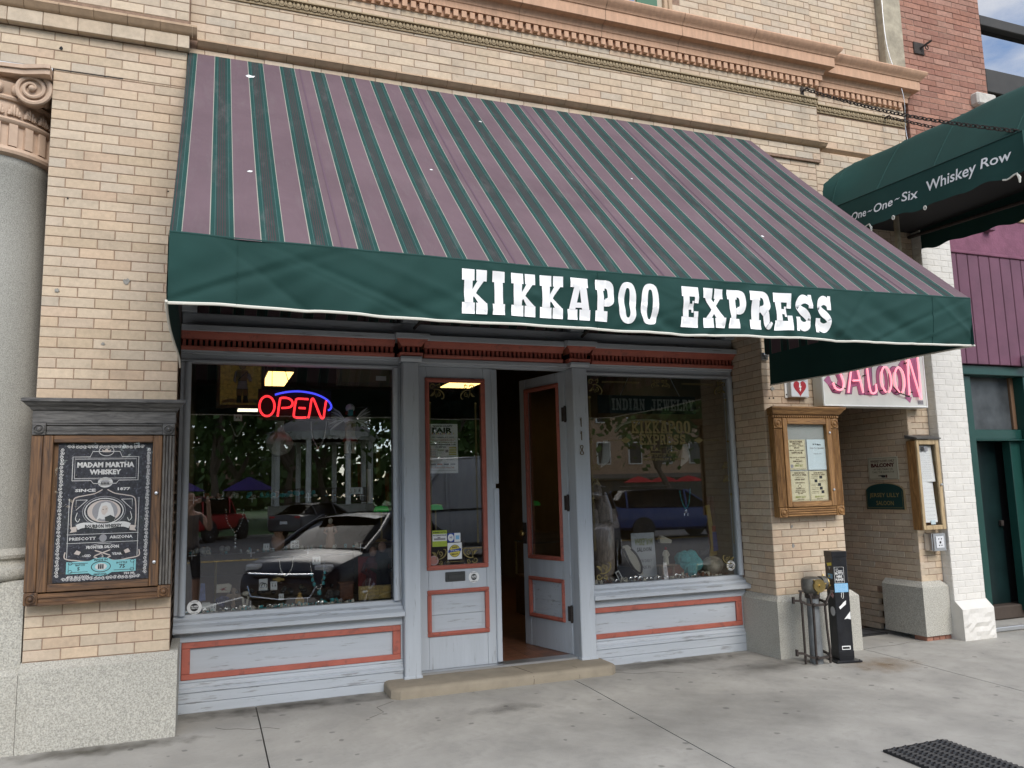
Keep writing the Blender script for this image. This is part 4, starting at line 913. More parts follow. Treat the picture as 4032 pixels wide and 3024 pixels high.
mb = MB(); mb.box(-.924, -.335, yd+.008, yd+.011, 1.022, 1.918); mb.build('pane', m_glass_case, dr_)
for zz in (1.58, 1.13): mb = MB(); mb.lathe([(.0,-.012),(.010,-.010),(.011,0)], 12, (-.306, yd, zz), 'y'); mb.build('lock', m_alu, dr_, smooth=True)
# --- whiskey poster
m_pblack = mat('poster_black', (.028,.028,.036), .5, var=.6, vscale=60, dirt=.45, dscale=55, dcol=(.34,.34,.42), dr=(.56,.72)); m_pwhite = mat('poster_white', (.62,.60,.58), .6); m_pcream = mat('poster_cream', (.55,.47,.42), .6); m_pteal = mat('poster_teal', (.22,.52,.55), .6); m_pgrey = mat('poster_grey', (.28,.27,.28), .6); m_pdark = mat('poster_ink', (.03,.032,.035), .6)
po = thing('whiskey_poster', 'black and white whiskey label poster with teal strip inside the weathered case', 'poster', (-.61, yd+.04, 1.02))
yp = yd+.030
mb = MB(); mb.box(-.897, -.340, yp, yp+.003, 1.026, 1.914); mb.build('sheet', m_pblack, po)
fp = frame((-.897, yp, 1.026), (1, 0, 0), (0, 0, 1)); PW, PH = .557, .888
class Ink:
    def __init__(s): s.m = {}
    def __call__(s, shape, m, lvl=1):
        mb = s.m.setdefault(m.name, (MB(), m))[0]; flat(mb, shape, s.fr, .0006*lvl)
    def done(s, parent, nm='print'):
        for mb, m in s.m.values(): mb.build(nm, m, parent, recalc=False)
def ink(fr): i = Ink(); i.fr = fr; return i
ik = ink(fp)
def Lw(pts, w, m=m_pwhite, lvl=1): ik(ribbon(pts, w), m, lvl)
def T(t, x0, z0, x1, z1, m=m_pwhite, lvl=2, bold=.03, i=None): (i or ik)(fit_text(t, x0, z0, x1, z1, bold, 1), m, lvl)
rp = random.Random(5)
def filig(x0, z0, x1, z1, n_):
    for k in range(n_):
        t = (k+.5)/n_; cx_, cz_ = x0+(x1-x0)*t, z0+(z1-z0)*t; s_ = 1 if k % 2 else -1
        pts = [(cx_+s_*(.012-.0006*q)*math.cos(q*.55+k), cz_+(.012-.0006*q)*math.sin(q*.55+k)) for q in range(15)]; Lw(pts, .0035, m_pwhite)
        ik(ell(cx_, cz_-.0, .0032, .0032, 8), m_pwhite, 2)
filig(.022, .03, .022, PH-.03, 36); filig(PW-.022, .03, PW-.022, PH-.03, 36); filig(.05, .018, PW-.05, .018, 20); filig(.05, PH-.022, PW-.05, PH-.022, 20)
# title cartouche
Lw([(.085,.645),(.085,.80),(.185,.80),(.20,.835),(.36,.835),(.375,.80),(.475,.80),(.475,.645),(.36,.645),(.345,.625),(.21,.625),(.195,.645),(.085,.645)], .004)
Lw([(.098,.66),(.098,.785),(.462,.785),(.462,.66),(.098,.66)], .003)
for k in range(50): x_ = .10+.0073*k; Lw([(x_, .788), (x_, .797)], .0025, m_pgrey); Lw([(x_, .648), (x_, .657)], .0025, m_pgrey)
ik(ring(.28, .838, .046, .034, .004), m_pwhite); 
ik(poly((.258,.830),(.302,.830),(.308,.850),(.294,.840),(.28,.856),(.266,.840),(.252,.850)), m_pcream, 2)
T('MADAM MARTHA', .112, .730, .450, .765, bold=.05); T('WHISKEY', .185, .683, .372, .718, bold=.05)
ik(ell(.28, .632, .044, .034), m_pwhite, 1); 
for k in range(6): ik(rect(.255+.0085*k, .619, .2605+.0085*k, .634), m_pdark, 3)
ik(poly((.248,.636),(.312,.636),(.296,.645),(.264,.645)), m_pgrey, 3); ik(rect(.248,.613,.312,.617), m_pdark, 3)
T('SINCE', .105, .572, .225, .592, bold=.04); T('1877', .355, .578, .430, .598, bold=.04)
# portrait medallion
for s_ in (-1, 1):
    c_ = .28
    Lw(curve([(c_+s_*.015,.585),(c_+s_*.06,.560),(c_+s_*.12,.548),(c_+s_*.17,.535),(c_+s_*.185,.50),(c_+s_*.19,.40),(c_+s_*.185,.33)], 6), .006, m_pcream); Lw([(c_+s_*.205,.53),(c_+s_*.205,.15)], .003)
    Lw([(c_+s_*.10,.52),(c_+s_*.165,.52),(c_+s_*.165,.455),(c_+s_*.10,.52)], .004)
    Lw(curve([(c_+s_*.155,.44),(c_+s_*.165,.40),(c_+s_*.15,.38),(c_+s_*.14,.40)], 5), .004)
ik(ring(.28, .445, .128, .098, .004), m_pgrey); ik(ring(.28, .445, .116, .086, .006), m_pwhite); ik(ell(.28, .445, .098, .072, 40), m_pcream, 2); ik(ell(.285, .445, .075, .068, 40), m_pgrey, 3)
ik(poly((.235,.385),(.245,.415),(.25,.46),(.262,.495),(.290,.505),(.315,.495),(.332,.46),(.34,.42),(.345,.385),(.325,.40),(.30,.392),(.27,.392),(.255,.40)), m_pwhite, 4)
ik(poly((.262,.445),(.270,.478),(.292,.482),(.304,.465),(.300,.440),(.284,.420),(.270,.425)), m_pcream, 5); ik(poly((.285,.405),(.318,.42),(.350,.40),(.335,.378),(.29,.378)), m_pdark, 5); ik(ell(.274,.456,.004,.0025,8), m_pdark, 6); ik(ell(.292,.458,.004,.0025,8), m_pdark, 6)
ik(poly((.085,.345),(.125,.352),(.125,.318),(.085,.312),(.095,.328)), m_pcream, 4); ik(poly((.475,.345),(.435,.352),(.435,.318),(.475,.312),(.465,.328)), m_pcream, 4)
ik(ribbon(curve([(.125,.345),(.17,.358),(.28,.348),(.39,.358),(.435,.345)], 6), .034), m_pwhite, 6); T('BOURBON WHISKEY', .172, .336, .388, .362, m_pdark, 8, .05)
Lw([(.07,.300),(.49,.300)], .003); Lw([(.07,.245),(.49,.245)], .003); T('PRESCOTT', .085, .262, .238, .282, bold=.03); T('ARIZONA', .318, .266, .455, .286, bold=.03); ik(ell(.28,.272,.022,.024), m_pgrey, 2)
A_ = [(.28+.15*math.cos(t), .10+.125*math.sin(t)) for t in [math.radians(150-6*k) for k in range(21)]]
ik(ribbon(A_, .022), m_pdark, 2); Lw([(p[0], p[1]+.012) for p in A_], .003); T('FRONTIER SALOON', .185, .205, .375, .226, bold=.05, lvl=4)
for s_ in (-1, 1): ik(poly((.28+s_*.125,.188),(.28+s_*.15,.20),(.28+s_*.165,.178),(.28+s_*.135,.168)), m_pcream, 3); Lw(curve([(.28+s_*.215,.19),(.28+s_*.215,.15),(.28+s_*.15,.135),(.28+s_*.08,.125),(.28+s_*.03,.14),(.28+s_*.05,.155)], 5), .007, m_pcream)
T('AGED', .155, .155, .215, .171); T('2', .274, .150, .288, .168, m_pcream); T('YEARS', .335, .160, .405, .177)
Lw([(.235,.195),(.325,.160)], .007, m_pcream, 2); Lw([(.325,.195),(.235,.160)], .007, m_pcream, 3)
ik(poly((.075,.052),(.205,.052),(.225,.038),(.27,.030),(.315,.038),(.34,.052),(.48,.052),(.48,.128),(.34,.128),(.315,.142),(.28,.148),(.235,.142),(.205,.128),(.075,.128)), m_pteal, 7)
Lw([(.088,.064),(.088,.116),(.20,.116)], .0035, m_pdark, 8); Lw([(.467,.116),(.467,.064),(.35,.064)], .0035, m_pdark, 8); Lw([(.10,.062),(.20,.062)], .003, m_pdark, 8)
ik(ring(.275,.090,.058,.036,.005), m_pdark, 9); ik(ell(.275,.090,.034,.022), m_pwhite, 9)
for k in range(3): ik(rect(.258+.012*k,.076,.267+.012*k,.100), m_pdark, 11); ik(ell(.2625+.012*k,.103,.004,.004,8), m_pdark, 11)
T('MADE IN', .235, .128, .312, .141, m_pdark, 9); T('ARIZONA', .232, .036, .312, .049, m_pdark, 9); T('BATCH', .128, .100, .182, .112, m_pdark, 9); T('S', .138, .072, .154, .094, m_pdark, 9); T('BOTTLE', .365, .104, .428, .116, m_pdark, 9); T('75', .382, .074, .418, .099, m_pdark, 9)
T('45% ALC/VOL', .078, .024, .212, .040, bold=.04); T('750 ML', .410, .032, .478, .048, bold=.04)
for cx_, cz_ in ((.098,.066),(.098,.118),(.458,.066),(.458,.118)): ik(ring(cx_, cz_, .013, .011, .003, 16), m_pdark, 9)
ik.done(po)

# --- middle: oak menu case on the right pier
mc = thing('menu_case', 'golden oak menu case with fluted sides and four notices beside the saloon entry', 'display case', (5.25, .08, 1.2))
yf = -.015; kx = lambda x: x*(6+yf)/6; X0, X1 = 4.838, 5.582
mb = MB(); mb.box(X0+.02, X1-.02, yf+.03, YR-.002, 1.235, 2.16); mb.build('case_body', w_oak, mc)
mb = MB(); P_ = [(YR,2.232),(yf-.065,2.238),(yf-.068,2.228),(yf-.06,2.215),(yf-.045,2.20),(yf-.03,2.175),(yf-.022,2.168),(YR,2.168)]
A = [(X0+.012+min(0, (p[0]-yf)), p[0], p[1]) for p in P_]; B_ = [(X1-.012-min(0, (p[0]-yf)), p[0], p[1]) for p in P_]; k = len(P_)
mb.add(A+B_, [list(range(k))[::-1], list(range(k, 2*k))]+[[i, (i+1) % k, k+(i+1) % k, k+i] for i in range(k)]); mb.build('cornice', w_oakh, mc)
mb = MB(); mb.cbox(X0-.01, X1+.01, yf-.008, yf+.04, 2.138, 2.166, .003); mb.build('frieze', w_oakh, mc)
mb = MB()
for k in range(30): x_ = X0+.01+.0243*k; mb.cbox(x_, x_+.014, yf-.018, yf-.007, 2.142, 2.160, .002)
tag(mb.build('dentil_row', w_oakh, mc), kind='stuff')
for xx in (X0+.046, X1-.046): rosette(mc, xx, 2.087, yf, .092, w_oak, w_oakh); rosette(mc, xx, 1.277, yf, .088, w_oak, w_oakh)
for a, b in ((X0, X0+.090), (X1-.090, X1)): reeded(mc, a, b, yf, 1.323, 2.038, w_oak, 6)
reeded(mc, X0+.092, X1-.092, yf, 1.236, 1.318, w_oakh, 4, True, 'bottom_rail')
yd2 = yf-.016; dd = MB(); dd.cbox(X0+.094, X0+.145, yd2, yf+.03, 1.322, 2.135, .005); dd = dd.build('case_door', w_oak, mc)
mb = MB(); mb.cbox(X1-.150, X1-.094, yd2, yf+.03, 1.322, 2.135, .005); mb.build('door_stile', w_oak, dd)
mb = MB(); mb.cbox(X0+.146, X1-.151, yd2+.001, yf+.03, 1.322, 1.372, .005); mb.build('door_rail', w_oakh, dd)
mb = MB(); mb.cbox(X0+.146, X1-.151, yd2+.001, yf+.03, 2.078, 2.135, .005); mb.build('door_rail', w_oakh, dd)
mb = MB(); mb.box(X0+.144, X1-.149, yd2+.008, yd2+.011, 1.37, 2.08); mb.build('pane', m_glass_case, dd)
mb = MB(); mb.box(X0+.144, X1-.149, yd2+.045, yd2+.05, 1.37, 2.08); mb.build('back_board', mat('grey_felt', (.33,.35,.33), .9), mc)
for zz in (2.0, 1.47): mb = MB(); mb.lathe([(.0,-.012),(.010,-.010),(.011,0)], 12, (X1-.122, yd2, zz), 'y'); mb.build('lock', m_alu, dd, smooth=True)
m_parch = mat('parchment_paper', (.62,.57,.38), .8, var=.08, vscale=25); m_pblue = mat('pale_blue_paper', (.56,.66,.68), .8); m_brownink = mat('brown_ink', (.10,.065,.035), .7); m_greenink = mat('olive_ink', (.24,.27,.05), .7)
def notice(nm, label, x0, x1, z0, z1, y, m, kindp, grp=None):
    t = thing(nm, label, 'notice', ((x0+x1)/2, y, z0), grp)
    mb = MB(); mb.box(x0, x1, y, y+.002, z0, z1); mb.build('sheet', m, t); i = ink(frame((x0, y, z0), (1,0,0), (0,0,1))); w_, h_ = x1-x0, z1-z0
    if m is m_parch:
        i(ribbon([(.008,.008),(.008,h_-.008),(w_-.008,h_-.008),(w_-.008,.008),(.008,.008)], .002), m_brownink)
    def TT(t_, a, b, c, d, mm=m_brownink, bold=.03): i(fit_text(t_, a*w_, b*h_, c*w_, d*h_, bold, 1), mm, 2)
    kindp(TT, i, w_, h_); i.done(t); return t
def n1(TT, i, w_, h_):
    TT('BRUNCH DRINK', .14, .90, .86, .96); TT('SPECIALS', .28, .83, .74, .89); TT('SATURDAY    SUNDAY', .1, .77, .9, .81); TT('$8.00', .36, .69, .66, .76); TT('MIMOSA   BLOODY MARY', .1, .62, .9, .66); TT('HAPPY HOUR', .2, .52, .82, .60)
    TT('WELL LIQUOR - HOUSE WINE', .08, .38, .94, .42); TT('$5.50', .42, .32, .6, .36); TT('PREMIUM DRAFTS', .25, .25, .77, .30); TT('$4.50', .42, .19, .6, .23); TT('JERSEY LILLY', .34, .08, .80, .17, m_greenink); i(rect(.1*w_,.06*h_,.25*w_,.17*h_), m_pgrey)
def n2(TT, i, w_, h_):
    i(rect(.30*w_,.82*h_,.36*w_,.86*h_), m_pdark); i(rect(.40*w_,.82*h_,.46*w_,.86*h_), m_pdark); TT('Menu', .5, .80, .7, .86, m_pdark); TT('Scan for Specials', .14, .68, .86, .74, m_pgrey); TT('Thank you', .30, .50, .70, .54, m_pgrey)
def n3(TT, i, w_, h_):
    TT('LIVE MUSIC', .24, .91, .80, .96); TT('SIX DAYS A WEEK', .12, .84, .90, .90); TT('TUESDAYS 7-10', .3, .78, .72, .81); TT('OPEN MIC NIGHT', .24, .69, .80, .75); TT('WEDNESDAYS', .26, .59, .78, .63); i(ring(.5*w_,.50*h_,.09*w_,.06*h_,.004,16), m_brownink)
    TT('THURSDAYS 7-10', .28, .40, .74, .44); TT('LITTLE LADY HULA', .26, .34, .76, .38); TT('SATURDAY & SUNDAY', .22, .28, .82, .32); TT('2-5 PM', .38, .23, .62, .27); TT('JERSEY LILLY', .22, .09, .78, .17, m_greenink); TT('SALOON', .32, .04, .68, .08, m_brownink)
def n4(TT, i, w_, h_):
    TT('LIVE MUSIC', .26, .91, .78, .96); TT('SIX DAYS A WEEK', .14, .85, .88, .90)
    for k in range(5):
        z_ = .74-.125*k; xx = (.56, .28, .46, .54, .62)[k]; i(rect(xx*w_, z_*h_, (xx+.16)*w_, (z_+.10)*h_), m_pdark); a = .1 if xx > .4 else .54; TT('Country Band', a, z_+.05, a+.38, z_+.08); TT('Friday 8 - 12', a, z_, a+.36, z_+.03)
    TT('JERSEY LILLY', .24, .09, .76, .16, m_greenink); TT('SALOON', .34, .045, .66, .08)
yn = yd2+.040; q = (6+yn)/6
notice('drink_notice', 'parchment happy hour drinks notice, upper left in the oak case', 4.992*q, 5.194*q, 1.662, 1.938, yn, m_parch, n1); notice('menu_notice', 'pale blue menu notice, upper right in the oak case', 5.212*q, 5.440*q, 1.658, 1.940, yn-.0025, m_pblue, n2)
notice('music_notice', 'parchment live music notice without photos, lower left in the oak case', 4.996*q, 5.205*q, 1.374, 1.648, yn, m_parch, n3); notice('music_notice', 'parchment live music notice with small photos, lower right in the oak case', 5.213*q, 5.424*q, 1.374, 1.646, yn, m_parch, n4)
mb = MB(); mb.box(4.985*q, 5.445*q, yn-.003, yn+.004, 1.651, 1.656); mb.build('plastic_sleeve', m_glass_case, mc)

# --- right: narrow pale oak case
nc = thing('notice_case', 'narrow pale oak notice case on the brick pier next to the white pier', 'display case', (6.66, .05, 1.05))
X0, X1, y0, y1 = 6.508, 6.802, -.05, YR-.002
mb = MB(); mb.cbox(X0, X0+.016, y0+.02, y1, 1.055, 1.925, .003); mb.build('side_board', w_oak, nc)
mb = MB(); mb.cbox(X1-.016, X1, y0+.02, y1, 1.055, 1.925, .003); mb.build('side_board', w_pale, nc)
mb = MB(); mb.prism([(y0-.02,1.938),(y0-.022,1.95),(y1,1.985),(y1,1.95)], 'x', X0-.012, X1+.012); mb.build('sloped_top', w_weath, nc)
mb = MB(); mb.box(X0+.016, X1-.016, y1-.012, y1, 1.055, 1.93); mb.build('back_board', w_oak, nc)
for a in ((X0, X0+.034, 1.055, 1.932), (X1-.046, X1, 1.055, 1.932)): mb = MB(); mb.cbox(a[0], a[1], y0, y0+.022, a[2], a[3], .004); mb.build('door_stile', w_pale, nc)
for a in ((1.055, 1.098), (1.884, 1.932)): mb = MB(); mb.cbox(X0+.035, X1-.047, y0+.001, y0+.022, a[0], a[1], .004); mb.build('door_rail', w_pale, nc)
mb = MB(); mb.box(X0+.033, X1-.045, y0+.008, y0+.011, 1.097, 1.886); mb.build('pane', m_glass_case, nc)
mb = MB(); mb.lathe([(0,-.016),(.011,-.014),(.012,0)], 12, (X1-.022, y0, 1.49), 'y'); mb.build('lock', m_alu, nc, smooth=True)
for k, (a, b, c, d, lab) in enumerate(((6.555, 6.755, 1.52, 1.875, 'upper white notice sheet with two small photos in the narrow oak case'), (6.558, 6.735, 1.125, 1.519, 'lower white notice sheet curling at its corner in the narrow oak case'))):
    t = thing('notice_sheet', lab, 'notice', ((a+b)/2, y0+.05, c)); mb = MB()
    mb.grid(lambda u, v: Vector((a+(b-a)*u, y0+.045-.012*math.sin(2.5*u+v*2)*u, c+(d-c)*v)), 8, 8); mb.build('sheet', m_paper, t, smooth='all')
    i = ink(frame((a, y0+.030, c), (1,0,0), (0,0,1)))
    if k == 0: i(rect(.035,.30,.075,.345), m_pdark); i(rect(.085,.30,.125,.345), m_pgrey)
    for q_ in range(9 if k else 12): i(fit_text('lorem of the day menu and drinks', .02+.01*(q_ % 2), (.03+.037*q_) if k else .03+.022*q_, .15, ((.03+.037*q_) if k else .03+.022*q_)+.009, 0, 1), m_pgrey)
    i.m = {k_: v_ for k_, v_ in i.m.items()}; i.done(t)
mb = MB(); mb.cbox(6.64, 6.70, y0+.03, y0+.033, 1.105, 1.145, .001); tag(mb.build('card', m_pblue), 'small pale blue card lying at the bottom of the narrow oak case', 'card')

# --- AED sign
ae = thing('defibrillator_sign', 'small white projecting sign with red heart beside the oak menu case', 'sign', (5.22, .05, 2.34))
yy = YR-.045
m_sgrey = mat('sign_grey', (.60,.61,.62), .4); m_sred = mat('sign_red', (.36,.018,.025), .4)
for a in (5.066, 5.298): mb = MB(); mb.cbox(a, a+.028, YR-.012, YR-.001, 2.335, 2.60, .002); mb.build('flange', m_white, ae)
mb = MB(); mb.cbox(5.094, 5.298, yy-.02, YR-.001, 2.338, 2.60, .004); mb.build('sign_body', m_sgrey, ae)
i = ink(frame((5.094, yy-.0205, 2.338), (1,0,0), (0,0,1)))
hp = [(.102+.074*math.sin(t)**3, .088+.0052*(13*math.cos(t)-5*math.cos(2*t)-2*math.cos(3*t)-math.cos(4*t))) for t in [2*math.pi*k/40 for k in range(40)]]
i((hp, [list(range(40))]), m_sred, 1); i(poly((.098,.128),(.112,.128),(.108,.102),(.120,.106),(.110,.075),(.116,.075),(.103,.050),(.094,.075),(.101,.075),(.104,.092),(.090,.088)), m_white, 2); i(fit_text('Automated External Defibrillator', .02, .150, .185, .160, 0, 1), m_ink, 1); i(fit_text('AED', .05, .172, .155, .225, .05, 1), m_ink, 1); i.done(ae)
for a in (5.08, 5.312): mb = MB(); mb.lathe([(0,-.016),(.007,-.015),(.007,-.01)], 8, (a, YR, 2.365), 'y'); mb.build('bolt', m_iron, ae)

# --- neon SALOON sign
sg = thing('saloon_sign', 'cream sign board with pink neon saloon lettering over the entry', 'sign', (6.05, -.05, 2.25))
ys = -.055; q = (6+ys)/5.95
m_cream = mat('sign_cream', (.62,.62,.56), .45, var=.08, vscale=3, dirt=.15, dscale=5, dcol=(.4,.33,.22)); m_pinkp = mat('painted_pink', (.36,.115,.22), .5, var=.12, vscale=6); m_plum = mat('plum_outline', (.07,.02,.05), .5)
m_neonp = mat('pink_neon', (1.0,.30,.36), .3, emit=.55)
mb = MB(); mb.cbox(5.398, 6.70, ys, YR-.003, 2.247, 2.96, .006); mb.build('board', m_cream, sg)
mb = MB()
for a in ((5.402, 6.696, 2.250, 2.262), (5.402, 6.696, 2.945, 2.956)): mb.cbox(a[0], a[1], ys-.006, ys-.0005, a[2], a[3], .002)
for a in ((5.402, 5.414), (6.684, 6.696)): mb.cbox(a[0], a[1], ys-.006, ys-.0005, 2.263, 2.944, .002)
mb.build('edge_trim', m_white, sg)
i = ink(frame((5.398, ys, 2.247), (1,0,0), (0,0,1)))
PL = dict(S=[(.07,.20),(.115,.13),(.20,.12),(.26,.20),(.25,.30),(.20,.42),(.255,.43),(.235,.52),(.16,.50),(.13,.38),(.19,.25),(.165,.19),(.12,.235)],
 A=[(.265,.12),(.36,.42),(.44,.43),(.50,.115),(.43,.115),(.415,.20),(.36,.19),(.345,.12)], L=[(.50,.115),(.535,.44),(.62,.43),(.61,.20),(.66,.235),(.665,.115)],
 O=None, N=[(1.02,.105),(1.03,.36),(.96,.42),(1.03,.50),(1.11,.30),(1.115,.53),(1.21,.52),(1.20,.105),(1.12,.105),(1.08,.24),(1.075,.105)])
for c in 'SALN':
    P0 = PL[c]; i((P0, [list(range(len(P0)))]), m_pinkp, 1); i(ribbon(P0+[P0[0]], .006), m_plum, 2)
for cx_, r_ in ((.735, .075), (.905, .088)):
    i(ringpoly(sell(32, r_, .145, 2.3, cx_, .265), sell(32, r_*.42, .085, 2.3, cx_, .268)), m_pinkp, 1); i(ring(cx_, .265, r_, .145, .005, 32), m_plum, 2)
i(poly((.07,.20),(.02,.245),(.085,.305),(.115,.235)), m_pinkp, 3); i(poly((1.0,.10),(1.07,.045),(1.10,.105)), m_pinkp, 3)
i(fit_text('JERSEY LILLY', .30, .555, 1.0, .66, .02, 2), m_ink, 1); i(ring(.66, .50, .19, .055, .016, 32), m_ink, 1); i(rect(1.17,.03,1.245,.075), m_pgrey); i(fit_text('SIGN CO', 1.175,.04,1.24,.065,0,1), m_ink, 2)
i.done(sg, 'painted_lettering')
fs_ = frame((5.398, ys-.035, 2.247), (1,0,0), (0,0,1))
TB = [[(.10,.22),(.125,.165),(.19,.155),(.225,.21),(.20,.30),(.165,.38),(.19,.46),(.235,.47)], [(.275,.13),(.355,.44),(.385,.44),(.455,.13)], [(.34,.245),(.43,.25)], [(.525,.41),(.545,.15),(.615,.145),(.62,.22)], None, None, [(1.035,.12),(1.05,.45),(1.075,.46),(1.165,.13),(1.185,.12),(1.185,.50)]]
for t_ in TB:
    if t_: mb = MB(); mb.tube([fs_(p) for p in curve(t_, 5)], .0095, 7); mb.build('neon_tube', m_neonp, sg, smooth=True)
for cx_ in (.755, .925):
    mb = MB(); mb.tube([fs_((cx_+.062*math.cos(a), .265+.125*math.sin(a))) for a in [math.radians(-75+k*11.4) for k in range(30)]], .0095, 7); mb.build('neon_tube', m_neonp, sg, smooth=True)
for p in ((.13,.155),(.36,.245),(.42,.25),(.55,.15),(.70,.16),(.76,.385),(.90,.15),(1.08,.15),(1.04,.44),(.50,.30)):
    mb = MB(); mb.tube([fs_(p), fs_((p[0], p[1], -.033))], .006, 6); mb.build('standoff', m_iron, sg)
mb = MB(); mb.tube([fs_((.11,.215)), fs_((.18,.18)), fs_((.25,.165))], .006, 5); mb.tube([fs_((.83,.20)), fs_((.90,.14)), fs_((1.03,.105))], .006, 5); mb.build('cable', m_iron, sg)
# --- signs on the passage wall (plane X = 6.56, facing -X)
fx = lambda y, z: frame((6.56, y, z), (0, -1, 0), (0, 0, 1))
bs = thing('balcony_sign', 'cream tin sign with pointing hand on the passage wall above the green plaque', 'sign', (6.55, .43, 1.55))
mb = MB(); mb.cbox(6.548, 6.559, .24, .635, 1.55, 1.784, .003); mb.build('sign_plate', mat('tin_cream', (.45,.42,.32), .5, dirt=.3, dscale=8, dcol=(.2,.12,.07)), bs)
i = ink(frame((6.5475, .635, 1.55), (0,-1,0), (0,0,1)))
i(ribbon([(.012,.012),(.012,.222),(.383,.222),(.383,.012),(.012,.012)], .003), m_ink); m_maroon = mat('maroon_ink', (.07,.012,.012), .6)
i(fit_text("WHISKEY ROW'S ONLY", .04, .180, .36, .207, .02, 1), m_maroon); i(fit_text('BALCONY', .045, .130, .355, .172, .06, 2), m_maroon); i(fit_text('UP THE STAIRS OR', .07, .098, .33, .118, 0, 1), m_ink); i(fit_text('TAKE THE ELEVATOR', .055, .070, .345, .090, 0, 1), m_ink)
i(poly((.13,.040),(.17,.036),(.175,.026),(.20,.022),(.225,.026),(.225,.048),(.19,.050),(.13,.045)), m_ink, 1); i(rect(.228,.022,.25,.052), m_maroon); i.done(bs)
js = thing('saloon_plaque', 'dark green arched wooden plaque with gold lettering on the passage wall', 'sign', (6.55, .43, 1.245))
ap = [(.185,1.246),(.685,1.246),(.685,1.435)]+[(.435+.25*math.cos(t)*1.0, 1.435+.085*math.sin(t)) for t in [math.pi*k/16 for k in range(1, 16)]]+[(.185,1.435)]
mb = MB(); mb.prism(ap, 'x', 6.538, 6.559); mb.build('edge', w_pale, js); mb = MB(); mb.prism([(.435+(p[0]-.435)*.97, 1.35+(p[1]-1.35)*.96) for p in ap], 'x', 6.535, 6.5385); mb.build('face', mat('plaque_green', (.012,.045,.042), .4), js)
i = ink(frame((6.5345, .685, 1.246), (0,-1,0), (0,0,1))); i(fit_text('JERSEY LILLY', .055, .115, .445, .170, .01, 2), m_gold); i(fit_text('SALOON', .14, .045, .365, .090, .01, 2), m_gold); i(ribbon([(.02,.02),(.48,.02)], .003), m_gold); i(ribbon([(.02,.02),(.02,.19)], .003), m_gold); i(ribbon([(.48,.02),(.48,.19)], .003), m_gold); i.done(js)
# --- steel box
bx_ = thing('steel_box', 'small brushed steel socket box below the narrow oak case', 'box', (6.7, 0, .85))
mb = MB(); mb.cbox(6.63, 6.79, -.02, YR-.002, .848, 1.018, .006); mb.build('housing', m_alu, bx_)
mb = MB(); mb.prism([(6.632,.85),(6.788,.85),(6.788,1.016),(6.632,1.016)], 'y', -.035, -.0205); mb.build('bezel', m_alu, bx_); mb = MB(); mb.cbox(6.66, 6.762, -.040, -.0355, .878, .99, .002); mb.build('face_plate', m_sgrey, bx_)
for px_, pz_, r_ in ((6.711,.932,.012),(6.694,.965,.006),(6.728,.965,.006),(6.697,.903,.006),(6.727,.903,.006)): mb = MB(); mb.lathe([(r_,-.0425),(r_*.9,-.0405)], 10, (px_, 0, pz_), 'y'); mb.build('socket_hole', m_black, bx_)

# ================================================================== fire department standpipe
sp = thing('standpipe', 'grey fire standpipe with brass caps and rusty guard bars by the pier', 'standpipe', (4.955, -.2, 0))
PX, PY = 4.965, -.215
mb = MB(); mb.lathe([(.056,-.02),(.055,.04),(.052,.3),(.050,.56)], 20, (PX, PY, 0)); mb.build('pipe', m_pipe, sp, smooth=True)
mb = MB(); mb.lathe([(.060,.545),(.063,.55),(.063,.575),(.058,.58)], 20, (PX, PY, 0)); mb.build('collar', m_iron, sp, smooth=True)
mb = MB(); mb.lathe([(.060,.580),(.080,.60),(.086,.63),(.086,.69),(.078,.712),(.05,.724),(0,.727)], 20, (PX, PY, 0)); mb.tube([(PX, PY, .655), (PX+.02, PY-.075, .655)], .055, 14); mb.tube([(PX, PY, .66), (PX+.10, PY, .66)], .052, 14); sb = mb.build('siamese_body', m_iron if False else mat('dark_cast_body', (.13,.125,.11), .5, .5, var=.3, vscale=20), sp, smooth=True)
d_ = Vector((-.25, -1, 0)).normalized()
def capat(c, d, nm):
    mb = MB(); c, d = Vector(c), Vector(d); mb.tube([c, c+d*.022], .056, 18); o = mb.build(nm, m_brass, sp, smooth=True)
    mb = MB(); mb.tube([c+d*.02, c+d*.034], .011, 10); mb.build('cap_stud', m_brass, o, smooth=True)
    s = d.orthogonal().normalized(); t = d.cross(s)
    for k in range(3):
        a = 2*math.pi*k/3+.5; e = s*math.cos(a)+t*math.sin(a); mb = MB(); mb.tube([c+d*.012+e*.05, c+d*.012+e*.072], .008, 6); mb.build('cap_lug', m_brass, o, smooth=True)
capat((PX+.005, PY-.080, .655), (-.12, -1, .0), 'hose_cap'); capat((PX+.135, PY, .665), (1, -.1, 0), 'hose_cap')
mb = MB(); mb.tube([(PX+.09, PY, .665), (PX+.14, PY, .665)], .060, 16); mb.build('swivel_ring', MATS['dark_cast_body'], sp, smooth=True)
for (dx, dy, bowx, top) in ((-.135, -.02, 0, .61), (-.062, -.075, -.015, .585), (.060, -.08, .05, .60), (.105, .06, .0, .57)):
    mb = MB(); x_, y_ = PX+dx, PY+dy
    pts = [(x_+bowx*1.6, y_-.0, top+.0), (x_+bowx*.4-.012*(1 if dx < 0 else -1), y_, top-.06), (x_, y_, top-.11), (x_+bowx*.10, y_, .3), (x_+bowx*.35, y_, .12), (x_+bowx*.3, y_, .005)]
    for a, b in zip(pts[:-1], pts[1:]): mb.tube([a, b], .0105, 4)
    mb.tube([(x_+bowx*1.6-.02, y_, top+.004), (x_+bowx*1.6+.025, y_, top)], .010, 4); mb.build('guard_bar', m_iron, sp)
